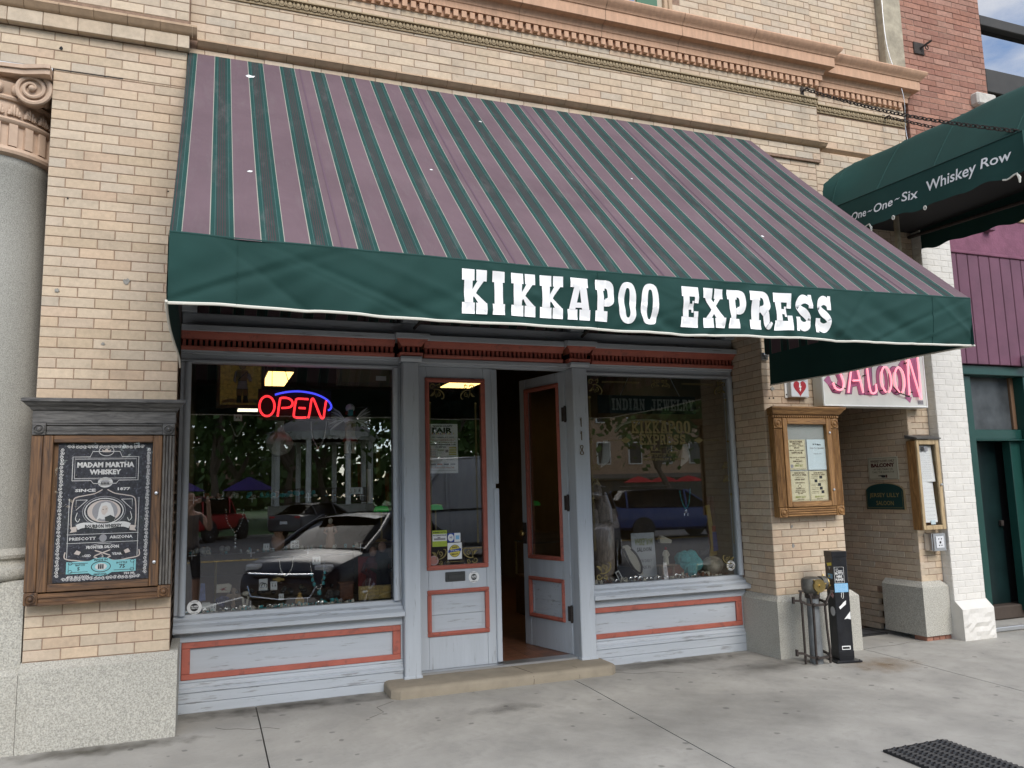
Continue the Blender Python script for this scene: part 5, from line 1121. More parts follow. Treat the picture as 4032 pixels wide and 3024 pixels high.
for zz in (.50, .062):
    mb = MB(); pts = [(PX-.205, PY+.0, zz+.035), (PX-.15, PY-.01, zz+.03), (PX-.10, PY-.055, zz), (PX-.06, PY-.083, zz-.005), (PX+.06, PY-.088, zz-.005), (PX+.10, PY-.03, zz+.01), (PX+.11, PY+.06, zz+.02)]
    for a, b in zip(pts[:-1], pts[1:]): mb.tube([a, b], .013, 4)
    mb.cbox(PX-.215, PX-.195, PY-.012, PY+.012, zz+.01, zz+.065, .003); o = mb.build('guard_ring', m_iron, sp)
    for bx, by in ((-.062, -.092), (.062, -.096)): mb = MB(); mb.ball((PX+bx, PY+by, zz), .016, 8, 6); mb.build('bolt', m_iron, o, smooth=True)
# ================================================================== cigarette butt bin
cb = thing('cigarette_bin', 'tall square black post bin for cigarette butts covered in stickers', 'ash bin', (5.235, -.25, 0))
m_bin = mat('black_bin_paint', (.018,.019,.022), .35, .2, var=.3, vscale=14, dirt=.25, dscale=6, dcol=(.06,.06,.06))
ang = R(-14)
def rot(x, y, z): return (5.232+x*math.cos(ang)-y*math.sin(ang), -.235+x*math.sin(ang)+y*math.cos(ang), z)
def rbox(w, z0, z1, b, dx=0, dy=0, w2=None):
    q = MB(); q.cbox(-w, w, -(w2 or w), (w2 or w), z0, z1, b); q.v = [rot(v[0]+dx, v[1]+dy, v[2]) for v in q.v]; return q
rbox(.068, .01, .90, .004).build('post', m_bin, cb); rbox(.071, .885, .935, .004).build('lid', m_bin, cb); rbox(.0705, .03, .09, .003).build('foot_sleeve', m_bin, cb)
rbox(.115, .0, .013, .002).build('base_plate', m_bin, cb)
for sx in (-1, 1):
    for sy in (-1, 1): q = MB(); q.ball((0, 0, 0), .009, 6, 5); q.v = [rot(v[0]+sx*.098, v[1]+sy*.098, v[2]+.013) for v in q.v]; q.build('bolt', m_iron, cb)
ff = frame(rot(-.068, -.0685, 0), Vector(rot(1, 0, 0))-Vector(rot(0, 0, 0)), (0, 0, 1)); fl = frame(rot(-.0685, .068, 0), Vector(rot(0, -1, 0))-Vector(rot(0, 0, 0)), (0, 0, 1))
i = ink(ff); m_lblue = mat('sticker_blue', (.20,.45,.68), .5); m_yel = mat('sticker_yellow', (.65,.55,.05), .5); m_pink = mat('sticker_pink', (.60,.35,.36), .5)
i(ell(.075, .86, .014, .016, 16), m_black, 2); i(ribbon([(.012,.665),(.012,.80),(.098,.80),(.098,.665),(.012,.665)], .0025), m_white)
for t_, a, b in (('BUTTS', .735, .755), ('HERE', .709, .729), ('PLEASE', .683, .703)): i(fit_text(t_, .02 if t_ != 'HERE' else .03, a, .09 if t_ != 'HERE' else .08, b, .03, 1), m_white)
i(fit_text('Thank You', .03, .669, .085, .677, 0, 1), m_white); i(ribbon([(.03,.765),(.03,.785),(.045,.785),(.045,.77),(.085,.77),(.085,.762),(.03,.762)], .003), m_white)
i(rect(.004,.585,.128,.66), m_lblue); 
for k in range(6): i(fit_text('please keep it clean', .01, .592+.011*k, .12, .599+.011*k, .0, 1), m_paper, 2)
i(poly((.03,.46),(.05,.475),(.075,.50),(.10,.515),(.095,.48),(.06,.455),(.04,.44)), m_white); i(poly((.07,.355),(.13,.42),(.13,.352),(.10,.36)), m_white); i(rect(.03,.10,.108,.132), m_white); i(rect(.036,.106,.10,.124), m_black, 2); i(ribbon([(.06,.54),(.062,.58),(.08,.585),(.078,.54),(.07,.53)], .004), m_white, 1); i.done(cb, 'sticker')
i = ink(fl)
i(poly((.04,.83),(.12,.84),(.12,.815),(.05,.805)), m_yel); i(rect(.045,.700,.125,.740), MATS['sticker_blue']); i(rect(.055,.712,.085,.73), m_yel, 2); i(poly((.06,.80),(.08,.77),(.10,.80)), m_pgrey); i(ribbon([(.035,.62),(.035,.69),(.125,.69),(.125,.62),(.035,.62)], .002), m_pgrey); i(poly((.045,.565),(.085,.60),(.125,.56),(.105,.53)), m_pink); i(ell(.085,.565,.012,.008,10), m_sred, 2); i(ell(.085,.42,.042,.042,24), m_sgrey); i(ring(.085,.42,.042,.042,.004), m_pgrey, 2); i.done(cb, 'sticker')
# ================================================================== mats
m_rub = mat('black_rubber', (.016,.016,.017), .6, var=.2, vscale=30)
rm = thing('rubber_mat', 'black ribbed rubber mat lying on the sidewalk at the lower right', 'mat', (4.02, -2.4, gz(-2.4)))
mx0, mx1, my1, my0 = 3.785, 4.26, -2.098, -2.95
mb = MB(); mb.add([(mx0,my0,gz(my0)+.002),(mx1,my0,gz(my0)+.002),(mx1,my1,gz(my1)+.002),(mx0,my1,gz(my1)+.002),(mx0,my0,gz(my0)+.014),(mx1,my0,gz(my0)+.014),(mx1,my1,gz(my1)+.014),(mx0,my1,gz(my1)+.014)], [(0,3,2,1),(4,5,6,7),(0,1,5,4),(1,2,6,5),(2,3,7,6),(3,0,4,7)]); mb.build('base', m_rub, rm)
mb = MB(); nx, ny = 11, 26
for a in range(nx):
    for b in range(ny):
        x_ = mx0+(a+.5)*(mx1-mx0)/nx; y_ = my0+(b+.5+(.5 if a % 2 else 0))*(my1-my0)/(ny+.5); z_ = gz(y_)+.0145; s_ = 1 if a % 2 else -1
        mb.add([(x_-.019,y_-.010-s_*.006,z_),(x_+.019,y_-.010+s_*.006,z_),(x_+.019,y_+.008+s_*.006,z_),(x_-.019,y_+.008-s_*.006,z_),(x_-.017,y_-.005-s_*.006,z_+.008),(x_+.017,y_-.005+s_*.006,z_+.008),(x_+.017,y_+.003+s_*.006,z_+.008),(x_-.017,y_+.003-s_*.006,z_+.008)], [(4,5,6,7),(0,1,5,4),(1,2,6,5),(2,3,7,6),(3,0,4,7)])
tag(mb.build('tread_rib', m_rub, rm), kind='stuff')
m_carp = mat('charcoal_carpet', (.045,.045,.047), .95, var=.2, vscale=60, bump=.6, bscale=300)
dm = thing('door_mat', 'charcoal entrance mat on the floor of the saloon passage', 'mat', (6.1, .9, 0))
mb = MB(); mb.cbox(5.72, 6.50, .50, 1.75, .0, .012, .004); mb.build('rubber_edge', m_rub, dm); mb = MB(); mb.box(5.78, 6.44, .56, 1.69, .0121, .016); mb.build('carpet', m_carp, dm)

# ================================================================== marks on the pavement
def stain_mat(name, c, cx_, cy_, rx, ry, amt):
    m = bpy.data.materials.new(name); m.use_nodes = True; nt = m.node_tree; nt.nodes.clear(); L = nt.links.new
    o = nd(nt, 'OutputMaterial'); mx = nd(nt, 'MixShader'); t = nd(nt, 'BsdfTransparent'); d = nd(nt, 'BsdfDiffuse'); d.inputs[0].default_value = (*c, 1)
    g = nd(nt, 'NewGeometry'); mp = nd(nt, 'Mapping'); mp.vector_type = 'TEXTURE'; mp.inputs['Location'].default_value = (cx_, cy_, 0); mp.inputs['Scale'].default_value = (rx, ry, 10); L(g.outputs['Position'], mp.inputs[0])
    ln = nd(nt, 'VectorMath', operation='LENGTH'); L(mp.outputs[0], ln.inputs[0]); n = nd(nt, 'TexNoise'); n.inputs['Scale'].default_value = 9; n.inputs['Detail'].default_value = 7; L(g.outputs['Position'], n.inputs['Vector'])
    a = nd(nt, 'Math', operation='MULTIPLY_ADD'); a.inputs[1].default_value = 1.6; L(n.outputs[0], a.inputs[0]); L(ln.outputs['Value'], a.inputs[2])
    r = nd(nt, 'MapRange'); r.inputs[1].default_value = .6; r.inputs[2].default_value = 1.75; r.inputs[3].default_value = amt; r.inputs[4].default_value = 0; L(a.outputs[0], r.inputs[0])
    L(r.outputs[0], mx.inputs[0]); L(t.outputs[0], mx.inputs[1]); L(d.outputs[0], mx.inputs[2]); L(mx.outputs[0], o.inputs[0]); return m
def stain(nm, c, cx_, cy_, rx, ry, amt):
    mb = MB(); mb.add([(cx_+a*rx, cy_+b*ry, gz(cy_+b*ry)+.0035) for a, b in ((-1,-1),(1,-1),(1,1),(-1,1))], [(0,1,2,3)]); mb.build(nm, stain_mat(nm+'_mat', c, cx_, cy_, rx, ry, amt), sidewalk)
stain('rust_stain', (.22,.13,.05), 5.42, -.50, .42, .30, .5); stain('grime_stain', (.07,.065,.055), 4.55, -.14, .55, .26, .5); stain('spill_stain', (.08,.075,.07), 2.05, -.38, .30, .12, .45); stain('grime_stain', (.09,.085,.075), .6, .38, 1.3, .20, .6); stain('grime_stain', (.09,.085,.075), 3.9, .38, 1.0, .20, .6); stain('grime_stain', (.10,.09,.07), -.6, -.16, .7, .14, .7); stain('broad_patch', (.11,.105,.095), 3.3, -1.1, 1.6, .7, .22)  # the last is a broad, faintly darker patch of paving
def gcrack(pts): crackline([(x_, y_, gz(y_)+.0012) for x_, y_ in pts], .0009, sidewalk)
gcrack([(.10,.02),(.16,-.05),(.24,-.07),(.33,-.13),(.42,-.12),(.50,-.19)]); gcrack([(5.72,.03),(5.9,.06),(6.1,.04),(6.35,.09),(6.52,.06)]); gcrack([(1.35,.17),(1.2,.05),(1.22,-.1),(1.1,-.2)]); gcrack([(3.25,.25),(3.4,.12),(3.6,.10),(3.75,-.02)])

# ================================================================== patches, plugs and holes in the brickwork
m_patch = mat('cement_patch', (.27,.26,.235), .95, var=.2, vscale=50, bump=.6, bscale=90)
def patch(x_, y_, z_, r_, m=None, seed=0):
    rb = random.Random(seed); mb = MB(); P_ = [(x_+r_*rb.uniform(.55, 1.15)*math.cos(a), z_+r_*rb.uniform(.55, 1.15)*math.sin(a)) for a in [k*math.pi/7 for k in range(14)]]; mb.prism(P_, 'y', y_-.003, y_+.004); mb.build('cement_patch' if m is None else 'plug_hole', m or m_patch, bld)
patch(-.545, -.002, 3.04, .026, None, 1); patch(-.675, -.002, 2.596, .013, None, 2); patch(-.965, -.002, 2.95, .016, None, 3); patch(-1.016, -.002, 4.685, .014, m_black, 4); patch(-.30, -.002, 3.72, .006, m_black, 5); patch(-.93, -.002, 3.60, .006, m_black, 6)
for x_, z_, r_, m_ in ((4.89, 2.33, .008, m_black), (4.935, 2.331, .008, m_black), (5.041, 1.146, .013, None), (5.043, .973, .020, None), (4.96, 2.60, .018, None), (4.93, 2.42, .022, None), (5.40, 1.10, .007, m_black), (5.48, .86, .012, None)): patch(x_, YR-.002, z_, r_, m_, int(x_*100+z_*10))
# ================================================================== neighbouring building: white pier, red brick, purple boards
nb = thing('neighbour_building', 'red brick building with white painted pier, purple boards and green door', 'building', (7.6, .3, 0))
mb = MB(); mb.box(6.845, 7.259, -.022, .5, .3, 4.3); mb.build('pier_core', m_whitebrick, nb)
mb = MB(); mb.box(7.056, 8.30, .156, .6, 4.3, 8.6); mb.box(8.30, 12.5, .6, .8, -.1, 8.6); mb.box(7.056, 12.5, .75, 11, 3.0, 8.6); mb.box(10.2, 12.5, .156, .6, 4.3, 8.6); mb.build('wall', m_redmortar, nb)
BR = []
brickF(6.842, 7.262, .36, 4.3, -.025, L=.20, H=.0625, ph=.2); brickS(-.02, .078, .36, 4.3, 6.842, 'L', L=.098, H=.0625)
lay_bricks(BR, m_whitebrick, nb, 200, 'painted_brickwork')
BR = []
brickF(7.05, 8.305, 5.05, 7.35, .15, L=.245, H=.0685, ph=.15); brickS(.16, .5, 5.05, 7.35, 7.05, 'L', L=.245, H=.0685)
lay_bricks(BR, m_redbrick, nb, 240, 'red_brickwork')
m_rockw = mat('white_rock_face', (.63,.605,.555), .85, bump=.8, bscale=26, var=.04)
mb = MB(); rr = random.Random(11); W_, H_ = 8, 7
def rock(u, v): return Vector((6.825+.415*u, -.12+(.022*(rr.random()-.7) if 0 < u < 1 and 0 < v < 1 else 0), -.01+.30*v))
mb.grid(rock, W_, H_); mb.add([(6.825,-.12,-.01),(6.825,-.12,.29),(6.842,-.025,.36),(6.842,.08,.36),(6.842,.08,-.01)], [(0,1,2,3,4)]); mb.add([(6.825,-.12,.29),(7.24,-.12,.29),(7.262,-.025,.362),(6.842,-.025,.362)], [(0,1,2,3)]); mb.add([(7.24,-.12,-.01),(7.262,.3,-.01),(7.262,.3,.362),(7.262,-.025,.362),(7.24,-.12,.29)], [(0,1,2,3,4)]); mb.build('pier_base', m_rockw, nb)
m_purp = mat('plum_paint', (.130,.050,.080), .6, var=.14, vscale=4, dirt=.2, dscale=6, dcol=(.22,.10,.14)); m_purps = mat('plum_stucco', (.19,.075,.115), .9, var=.2, vscale=8, bump=1.0, bscale=45)
fb = MB(); fb.box(7.262, 9.9, .075, .3, 2.74, 3.93); fb = fb.build('fascia', m_purp, nb)
x_ = 7.264
while x_ < 9.8: mb = MB(); mb.cbox(x_+.004, x_+.156, .052, .078, 2.735, 3.928, .005); mb.build('board', m_purp, fb); x_ += .161
mb = MB(); mb.box(7.262, 9.9, .05, .3, 3.965, 4.36); mb.build('stucco_panel', m_purps, nb); mb = MB(); mb.cbox(7.262, 9.9, .035, .3, 3.93, 3.963, .006); mb.build('moulding', m_purps, nb); mb = MB(); mb.cbox(7.262, 9.9, .03, .3, 4.362, 4.43, .008); mb.build('moulding', m_terra, nb)
mb = MB(); mb.cbox(7.86, 7.95, -.03, .05, 4.20, 4.28, .006); mb.build('lamp_box', m_purp, nb)
mb = MB(); mb.cbox(8.22, 8.33, -.04, .05, 2.72, 2.85, .01); mb.build('junction_box', m_alu, nb)
m_dgreen = mat('dark_green_gloss', (.010,.050,.041), .35, var=.1, vscale=5)
dgn = MB(); dgn.cbox(7.262, 9.2, .10, .34, 2.63, 2.732, .006); dgn = dgn.build('door_surround', m_dgreen, nb)
for a in ((8.32, 8.52, .0, 2.63, .12), (7.262, 7.58, .0, 2.63, .16)): mb = MB(); mb.cbox(a[0], a[1], a[4], .34, a[2], a[3], .006); mb.build('jamb', m_dgreen, dgn)
mb = MB(); mb.cbox(7.582, 8.318, .20, .34, 1.95, 2.055, .006); mb.cbox(7.582, 8.318, .18, .34, 1.935, 1.95, .003); mb.build('transom_bar', m_dgreen, dgn)
tw = MB(); tw.cbox(8.265, 8.318, .24, .31, 2.06, 2.63, .004); tw = tw.build('transom_window', mat('brown_frame', (.16,.09,.05), .6), dgn)
mb = MB(); mb.box(7.582, 8.264, .27, .275, 2.056, 2.63); mb.build('pane', mat('dusty_glass', (.05,.055,.058), .35, var=.5, vscale=4), tw)
mb = MB(); mb.cbox(8.17, 8.318, .24, .34, .14, 1.934, .005); mb.build('inner_jamb', m_dgreen, dgn)
mb = MB(); mb.cbox(7.582, 8.168, .42, .46, .20, 1.935, .004); d9 = mb.build('door', mat('door_black_green', (.006,.016,.016), .3, var=.3, vscale=6), dgn)
mb = MB(); mb.cbox(8.10, 8.14, .38, .42, 1.02, 1.08, .006); mb.build('handle', m_iron, d9)
mb = MB(); mb.cbox(7.262, 9.2, .30, .50, .06, .20, .012); mb.build('door_sill', m_darkwood, dgn)
mb = MB(); mb.cbox(7.262, 9.2, .02, .50, -.02, .055, .01); mb.build('threshold_stone', m_conc, nb); mb = MB(); mb.cbox(7.262, 9.2, .0, .03, .02, .058, .004); mb.build('threshold_strip', m_alu, nb)
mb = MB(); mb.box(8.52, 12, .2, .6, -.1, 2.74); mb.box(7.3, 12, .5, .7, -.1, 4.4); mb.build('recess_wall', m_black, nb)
# window over the canopy
m_wframe = mat('dark_window_frame', (.03,.027,.022), .6, var=.2)
uw = MB(); uw.cbox(8.31, 8.40, .22, .45, 5.86, 7.9, .006); uw = uw.build('window', m_wframe, nb)
for a in ((6.835, 6.965), (6.00, 6.29), (7.75, 7.9)): mb = MB(); mb.cbox(8.40, 10.2, .22, .45, a[0], a[1], .008); mb.build('sash_rail', m_wframe, uw)
mb = MB(); mb.cbox(9.42, 9.50, .22, .45, 6.29, 7.75, .008); mb.build('mullion', m_wframe, uw)
m_mirror = glassmat('sky_mirroring_glass', (.03,.04,.05), 2.0, .42)
mb = MB(); mb.box(8.40, 9.42, .30, .305, 6.29, 6.835); mb.build('pane', m_mirror, uw); mb = MB(); mb.box(8.40, 9.42, .28, .285, 6.965, 7.75); mb.build('pane', m_mirror, uw)
mb = MB(); mb.box(8.40, 10.2, .40, .42, 5.5, 6.0); mb.build('black_infill', m_black, uw)  # plain black sheet below the lower sash rail
mb = MB(); mb.cbox(8.02, 8.32, .06, .3, 5.72, 5.87, .02); mb.build('stone_sill', mat('pale_stone', (.5,.47,.42), .9, var=.2, vscale=15, bump=.8, bscale=40), nb)
pt = thing('anchor_plate', 'square dark iron anchor plate with pin on the red brick wall', 'anchor plate', (7.28, .15, 6.3))
mb = MB(); mb.cbox(7.21, 7.36, .135, .149, 6.215, 6.355, .004); mb.build('plate', m_iron, pt); mb = MB(); mb.tube([(7.30,.14,6.285),(7.36,.03,6.335)], .012, 8); mb.build('pin', m_iron, pt, smooth=True); mb = MB(); mb.tube([(7.335+.022*math.cos(a), .08, 6.27+.022*math.sin(a)) for a in [k*math.pi/5 for k in range(10)]], .006, 5, closed=True); mb.build('eye_ring', m_iron, pt, smooth=True)
wire = MB(); wire.tube([Vector(p) for p in curve([(6.72,.05,7.2),(6.70,.04,6.2),(6.86,.03,5.62),(6.93,.10,5.25),(7.0,.10,4.9)], 8)], .004, 5)
tag(wire.build('wire', m_alu), 'thin pale loose wire hanging past the end of the cornice', 'wire')
# ================================================================== lettering and gilding on the glass
gl = thing('gilt_lettering', 'gold leaf shop name, train and scrollwork on the right window glass', 'window lettering', (4.0, GY-.003, 1.8))
m_gleaf = mat('gilt', (.21,.165,.06), .45, .2, var=.15, vscale=40)
gi = ink(frame((0, GY-.0015, 0), (1,0,0), (0,0,1)))
def word(t, x0, x1, z0, z1, gap, m, i, h=.2, w=.26, widths=None):
    ws = [(.62 if c == 'I' else 1.25 if c == 'W' else 1.0) if c != ' ' else .8 for c in t]; tot = sum(ws)+gap*(len(t)-1); x = x0; u = (x1-x0)/tot
    for c, q in zip(t, ws):
        for k, sh in enumerate(glyph(c, h, w)): i(([(x+u*q*p[0], z0+(z1-z0)*p[1]) for p in sh[0]], sh[1]), m, 1+.5*k)
        x += u*(q+gap)
word('KIKKAPOO', 3.699, 4.340, 2.037, 2.158, .12, m_gleaf, gi, .16, .24); word('EXPRESS', 3.779, 4.280, 1.931, 2.028, .12, m_gleaf, gi, .16, .24)
gi(fit_text('INDIAN JEWELRY & CRAFTS', 3.801, 1.777, 4.258, 1.804, .02, 1), m_gleaf)
for a, b in ((3.395, 3.583), (4.483, 4.662)): gi(rect(a, 1.9715, b, 1.9755), m_gleaf)
for a, b in ((3.583, 3.688), (4.371, 4.483)): gi(poly((a,1.973),((a+b)/2,2.003),(b,1.973),((a+b)/2,1.942)), m_gleaf)
# little locomotive
for x_, r_ in ((3.895,.008),(3.91,.008),(3.95,.017),(3.995,.017),(4.04,.012),(4.09,.009),(4.115,.009),(4.17,.009),(4.19,.009)): gi(ring(x_, 1.830, r_, r_, .004, 14), m_gleaf)
gi(poly((3.846,1.822),(3.885,1.85),(3.885,1.83)), m_gleaf); gi(ribbon([(3.89,1.85),(3.89,1.878),(4.00,1.878),(4.00,1.85),(3.89,1.85)], .004), m_gleaf); gi(poly((3.900,1.880),(3.912,1.880),(3.920,1.915),(3.892,1.915)), m_gleaf); gi(poly((3.945,1.880),(3.975,1.880),(3.968,1.902),(3.952,1.902)), m_gleaf); gi(ribbon([(4.005,1.845),(4.005,1.908),(4.065,1.908),(4.065,1.845)], .005), m_gleaf); gi(ribbon(curve([(4.08,1.845),(4.08,1.875),(4.14,1.892),(4.20,1.875),(4.20,1.845)],4), .005), m_gleaf); gi(rect(3.89,1.842,4.21,1.846), m_gleaf); gi(rect(4.095,1.855,4.185,1.866), m_gleaf)
def scroll(i, x, z, s, mx, mz, m):
    f = lambda pts: [(x+mx*p[0]*s, z+mz*p[1]*s) for p in pts]
    def sp(cx_, cz_, r0, turns, a0, d): n_ = 22; return [(cx_+r0*(1-k/n_*.85)*math.cos(a0+d*2*math.pi*turns*k/n_), cz_+r0*(1-k/n_*.85)*math.sin(a0+d*2*math.pi*turns*k/n_)) for k in range(n_+1)]
    W1 = [.055-.0015*k for k in range(23)]
    i(ribbon(f(sp(.22,.78,.19,1.2,0.2,1)), [w_*s*1.3 for w_ in W1]), m); i(ribbon(f(sp(.62,.80,.13,1.2,2.8,-1)), [w_*s for w_ in W1]), m, 2); i(ribbon(f(sp(.60,.30,.16,1.2,1.6,-1)), [w_*s*1.2 for w_ in W1]), m, 3)
    i(ribbon(f(curve([(.28,.60),(.55,.62),(.82,.48),(.96,.25),(.90,.06),(.78,.05)],4)), [(.03+.05*math.sin(math.pi*k/20))*s for k in range(21)]), m, 4); i(ribbon(f(curve([(.40,.62),(.36,.40),(.50,.10)],4)), .04*s), m, 5); i((f([(.05,.20),(.30,.45),(.32,.25),(.18,.18)]), [[0,1,2,3]]), m, 6); i((f([(.60,.90),(.68,1.02),(.74,.86)]), [[0,1,2]]), m, 7)
scroll(gi, 3.262, 2.395, .15, 1, 1, m_gleaf); scroll(gi, 4.775, 2.41, .14, -1, 1, m_gleaf); scroll(gi, 4.03, 2.47, .10, -1, .8, m_gleaf); scroll(gi, 4.035, 2.47, .10, 1, .8, m_gleaf); scroll(gi, 3.27, .88, .16, 1, -1, m_gleaf); scroll(gi, 4.76, .88, .14, -1, -1, m_gleaf)
for a, b in ((3.41, 3.80), (4.27, 4.63)): gi(rect(a, 2.518, b, 2.522), m_gleaf); gi(rect(a, 2.509, b, 2.512), m_gleaf)
for x_ in (3.272, 4.757): gi(rect(x_-.002, .98, x_+.001, 2.37), m_gleaf); gi(rect(x_+.007, .98, x_+.010, 2.37), m_gleaf); [gi(poly((x_-.012,z_),(x_+.004,z_+.012),(x_+.020,z_),(x_+.004,z_-.012)), m_gleaf, 2) for z_ in (2.37,1.96,1.45)]
for z_ in (1.75, 1.62): scroll(gi, 3.28, z_-.06, .07, 1, 1, m_gleaf); scroll(gi, 4.75, z_-.06, .07, -1, 1, m_gleaf)
gi.done(gl, 'gold_print')
gd = thing('door_gilding', 'gold leaf scrolls and border lines on the closed door glass', 'window lettering', (1.98, .615, 1.7))
gi = ink(frame((0, .6185, 0), (1,0,0), (0,0,1)))
scroll(gi, 1.768, 2.33, .14, 1, 1, m_gleaf); scroll(gi, 2.188, 2.33, .14, -1, 1, m_gleaf); scroll(gi, 1.768, 1.07, .14, 1, -1, m_gleaf); scroll(gi, 2.188, 1.07, .14, -1, -1, m_gleaf)
for x_ in (1.775, 2.185): gi(rect(x_-.004, 1.10, x_-.001, 2.30), m_gleaf); gi(rect(x_+.004, 1.10, x_+.007, 2.30), m_gleaf); gi(poly((x_-.012,2.30),(x_+.0015,2.31),(x_+.015,2.30),(x_+.0015,2.29)), m_gleaf, 2)
gi(rect(1.90,.955,2.06,.959), m_gleaf); gi.done(gd, 'gold_print')
# house number
nm_ = thing('house_number', 'thin bronze house number on the right door post', 'house number', (3.12, SY-.066, 1.83)); m_bronze = mat('bronze', (.17,.125,.07), .5, .5)
def dig(pts, z_, w_):
    vs, fs = ribbon([(3.119+p[0]*.019, z_+p[1]*.082) for p in pts], w_); n_ = len(vs); mb = MB(); mb.add([(p[0], SY-.0668, p[1]) for p in vs]+[(p[0], SY-.0700, p[1]) for p in vs], [[q+n_ for q in f] for f in fs]+[[0, 1, n_+1, n_], [n_-2, n_-1, 2*n_-1, 2*n_-2]]+[[i, i+2, n_+i+2, n_+i] for i in range(n_-2)]); mb.build('digit', m_bronze, nm_)
for z_ in (2.085, 1.965): dig([(-.35,.72),(.1,1.0),(.12,.5),(.14,0)], z_, .008)
dig([(math.sin(2*t)*.85*(1.0 if math.cos(t) < 0 else .8), .5+.5*math.cos(t)) for t in [2*math.pi*k/28 for k in range(29)]], 1.838, .007)
# papers and stickers on the doors and windows
def sticker(nm, label, cat_, x0, z0, x1, z1, y, m, pr, th=.0012):
    t = thing(nm, label, cat_, ((x0+x1)/2, y, z0)); mb = MB(); mb.box(x0, x1, y, y+th, z0, z1); mb.build('sheet', m, t); i = ink(frame((x0, y-.0002, z0), (1,0,0), (0,0,1))); pr(i, x1-x0, z1-z0); i.done(t); return t
m_oran = mat('poster_orange', (.5,.16,.05), .6); m_viol = mat('poster_violet', (.14,.10,.30), .6); m_pyel = mat('poster_yellow', (.6,.5,.08), .6); m_blue = mat('print_blue', (.02,.06,.28), .5); m_lgreen = mat('print_green', (.42,.52,.06), .5)
def pfair(i, w_, h_):
    i(fit_text('YAVAPAI COUNTY', .15*w_, .935*h_, .83*w_, .975*h_, .04, 1), m_ink); i(fit_text('FAIR', .14*w_, .815*h_, .82*w_, .925*h_, .045, 2), m_ink)
    for k in range(12): i(poly((.12*w_+.065*w_*k, .79*h_), (.15*w_+.065*w_*k, .825*h_), (.18*w_+.065*w_*k, .785*h_)), (m_oran, m_viol, m_pyel)[k % 3], 3)
    i(fit_text('SEPTEMBER 4-7, 2025', .12*w_, .715*h_, .88*w_, .738*h_, .04, 1), m_ink); i(fit_text('MARK YOUR CALENDAR FOR THE', .08*w_, .682*h_, .92*w_, .700*h_, .02, 1), m_oran); i(fit_text('BIGGEST EVENT IN YAVAPAI', .13*w_, .655*h_, .87*w_, .672*h_, .02, 1), m_oran)
    i(fit_text('GET YOUR TICKETS NOW!', .05*w_, .612*h_, .95*w_, .636*h_, .04, 1), m_greenink); i(fit_text('WWW.YAVAPAIFAIR.COM', .07*w_, .565*h_, .93*w_, .592*h_, .04, 1), m_ink); i(fit_text('G. & A. BRIGHT RIDES', .24*w_, .515*h_, .60*w_, .545*h_, .02, 1), m_ink)
    for k in range(5): i(fit_text('$10.00 ADULT', .05*w_, (.47-.035*k)*h_, .26*w_, (.488-.035*k)*h_, .02, 1), (m_oran, m_viol)[k % 2]); i(rect(.70*w_, (.51-.036*k)*h_, .95*w_, (.532-.036*k)*h_), m_pyel)
    i(fit_text("THEY'RE BACK", .32*w_, .45*h_, .54*w_, .48*h_, .03, 1), m_greenink); i(rect(.58*w_,.42*h_,.68*w_,.475*h_), m_pgrey)
    for k in range(4): i(fit_text('monster truck show and demolition derby', .12*w_, (.33-.022*k)*h_, .82*w_, (.342-.022*k)*h_, 0, 1), m_viol)
    for k in range(4): i(rect((.08+.22*k)*w_, .165*h_, (.25+.22*k)*w_, .195*h_), (m_pgrey, m_oran, m_ink, m_pgrey)[k])
    i(fit_text('Free Rubber Duck Hunt Daily', .10*w_, .09*h_, .88*w_, .135*h_, .02, 1), m_oran); i(rect(.06*w_, .05*h_, .94*w_, .058*h_), m_pgrey)
sticker('fair_poster', 'white county fair poster taped inside the closed door glass', 'poster', 1.759, 1.698, 2.022, 2.119, .627, mat('bright_paper', (.86,.86,.85), .8), pfair)
def pwatch(i, w_, h_): i(rect(0, .78*h_, w_, h_), m_lgreen); i(rect(0, 0, w_, .34*h_), m_lgreen); i(fit_text('BUSINESS WATCH', .06*w_, .83*h_, .94*w_, .93*h_, .04, 1), m_ink, 2); i(fit_text('PROGRAM IN FORCE', .05*w_, .65*h_, .95*w_, .74*h_, .03, 1), m_ink, 2); i(rect(.1*w_, .40*h_, .9*w_, .52*h_), m_pgrey, 2); i(rect(.35*w_, .52*h_, .55*w_, .6*h_), m_pgrey, 2); [i(fit_text('we report all suspicious activity', .08*w_, (.05+.09*k)*h_, .92*w_, (.10+.09*k)*h_, 0, 1), m_ink, 2) for k in range(3)]
sticker('watch_sticker', 'green and white business watch sticker low on the door glass', 'sticker', 1.785, 1.087, 1.910, 1.220, .6175, m_paper, pwatch)
sticker('card_sticker', 'small blue and white payment card sticker on the door glass', 'sticker', 1.917, 1.118, 2.030, 1.195, .6175, m_blue, lambda i, w_, h_: (i(ell(.25*w_, .5*h_, .23*w_, .40*h_), m_paper), i(fit_text('WE', .14*w_, .40*h_, .36*w_, .62*h_, .02, 1), m_blue, 2), i(rect(.52*w_, .02*h_, w_, .98*h_), m_paper, 1), i(rect(.62*w_, .28*h_, .90*w_, .72*h_), m_lblue, 2)))
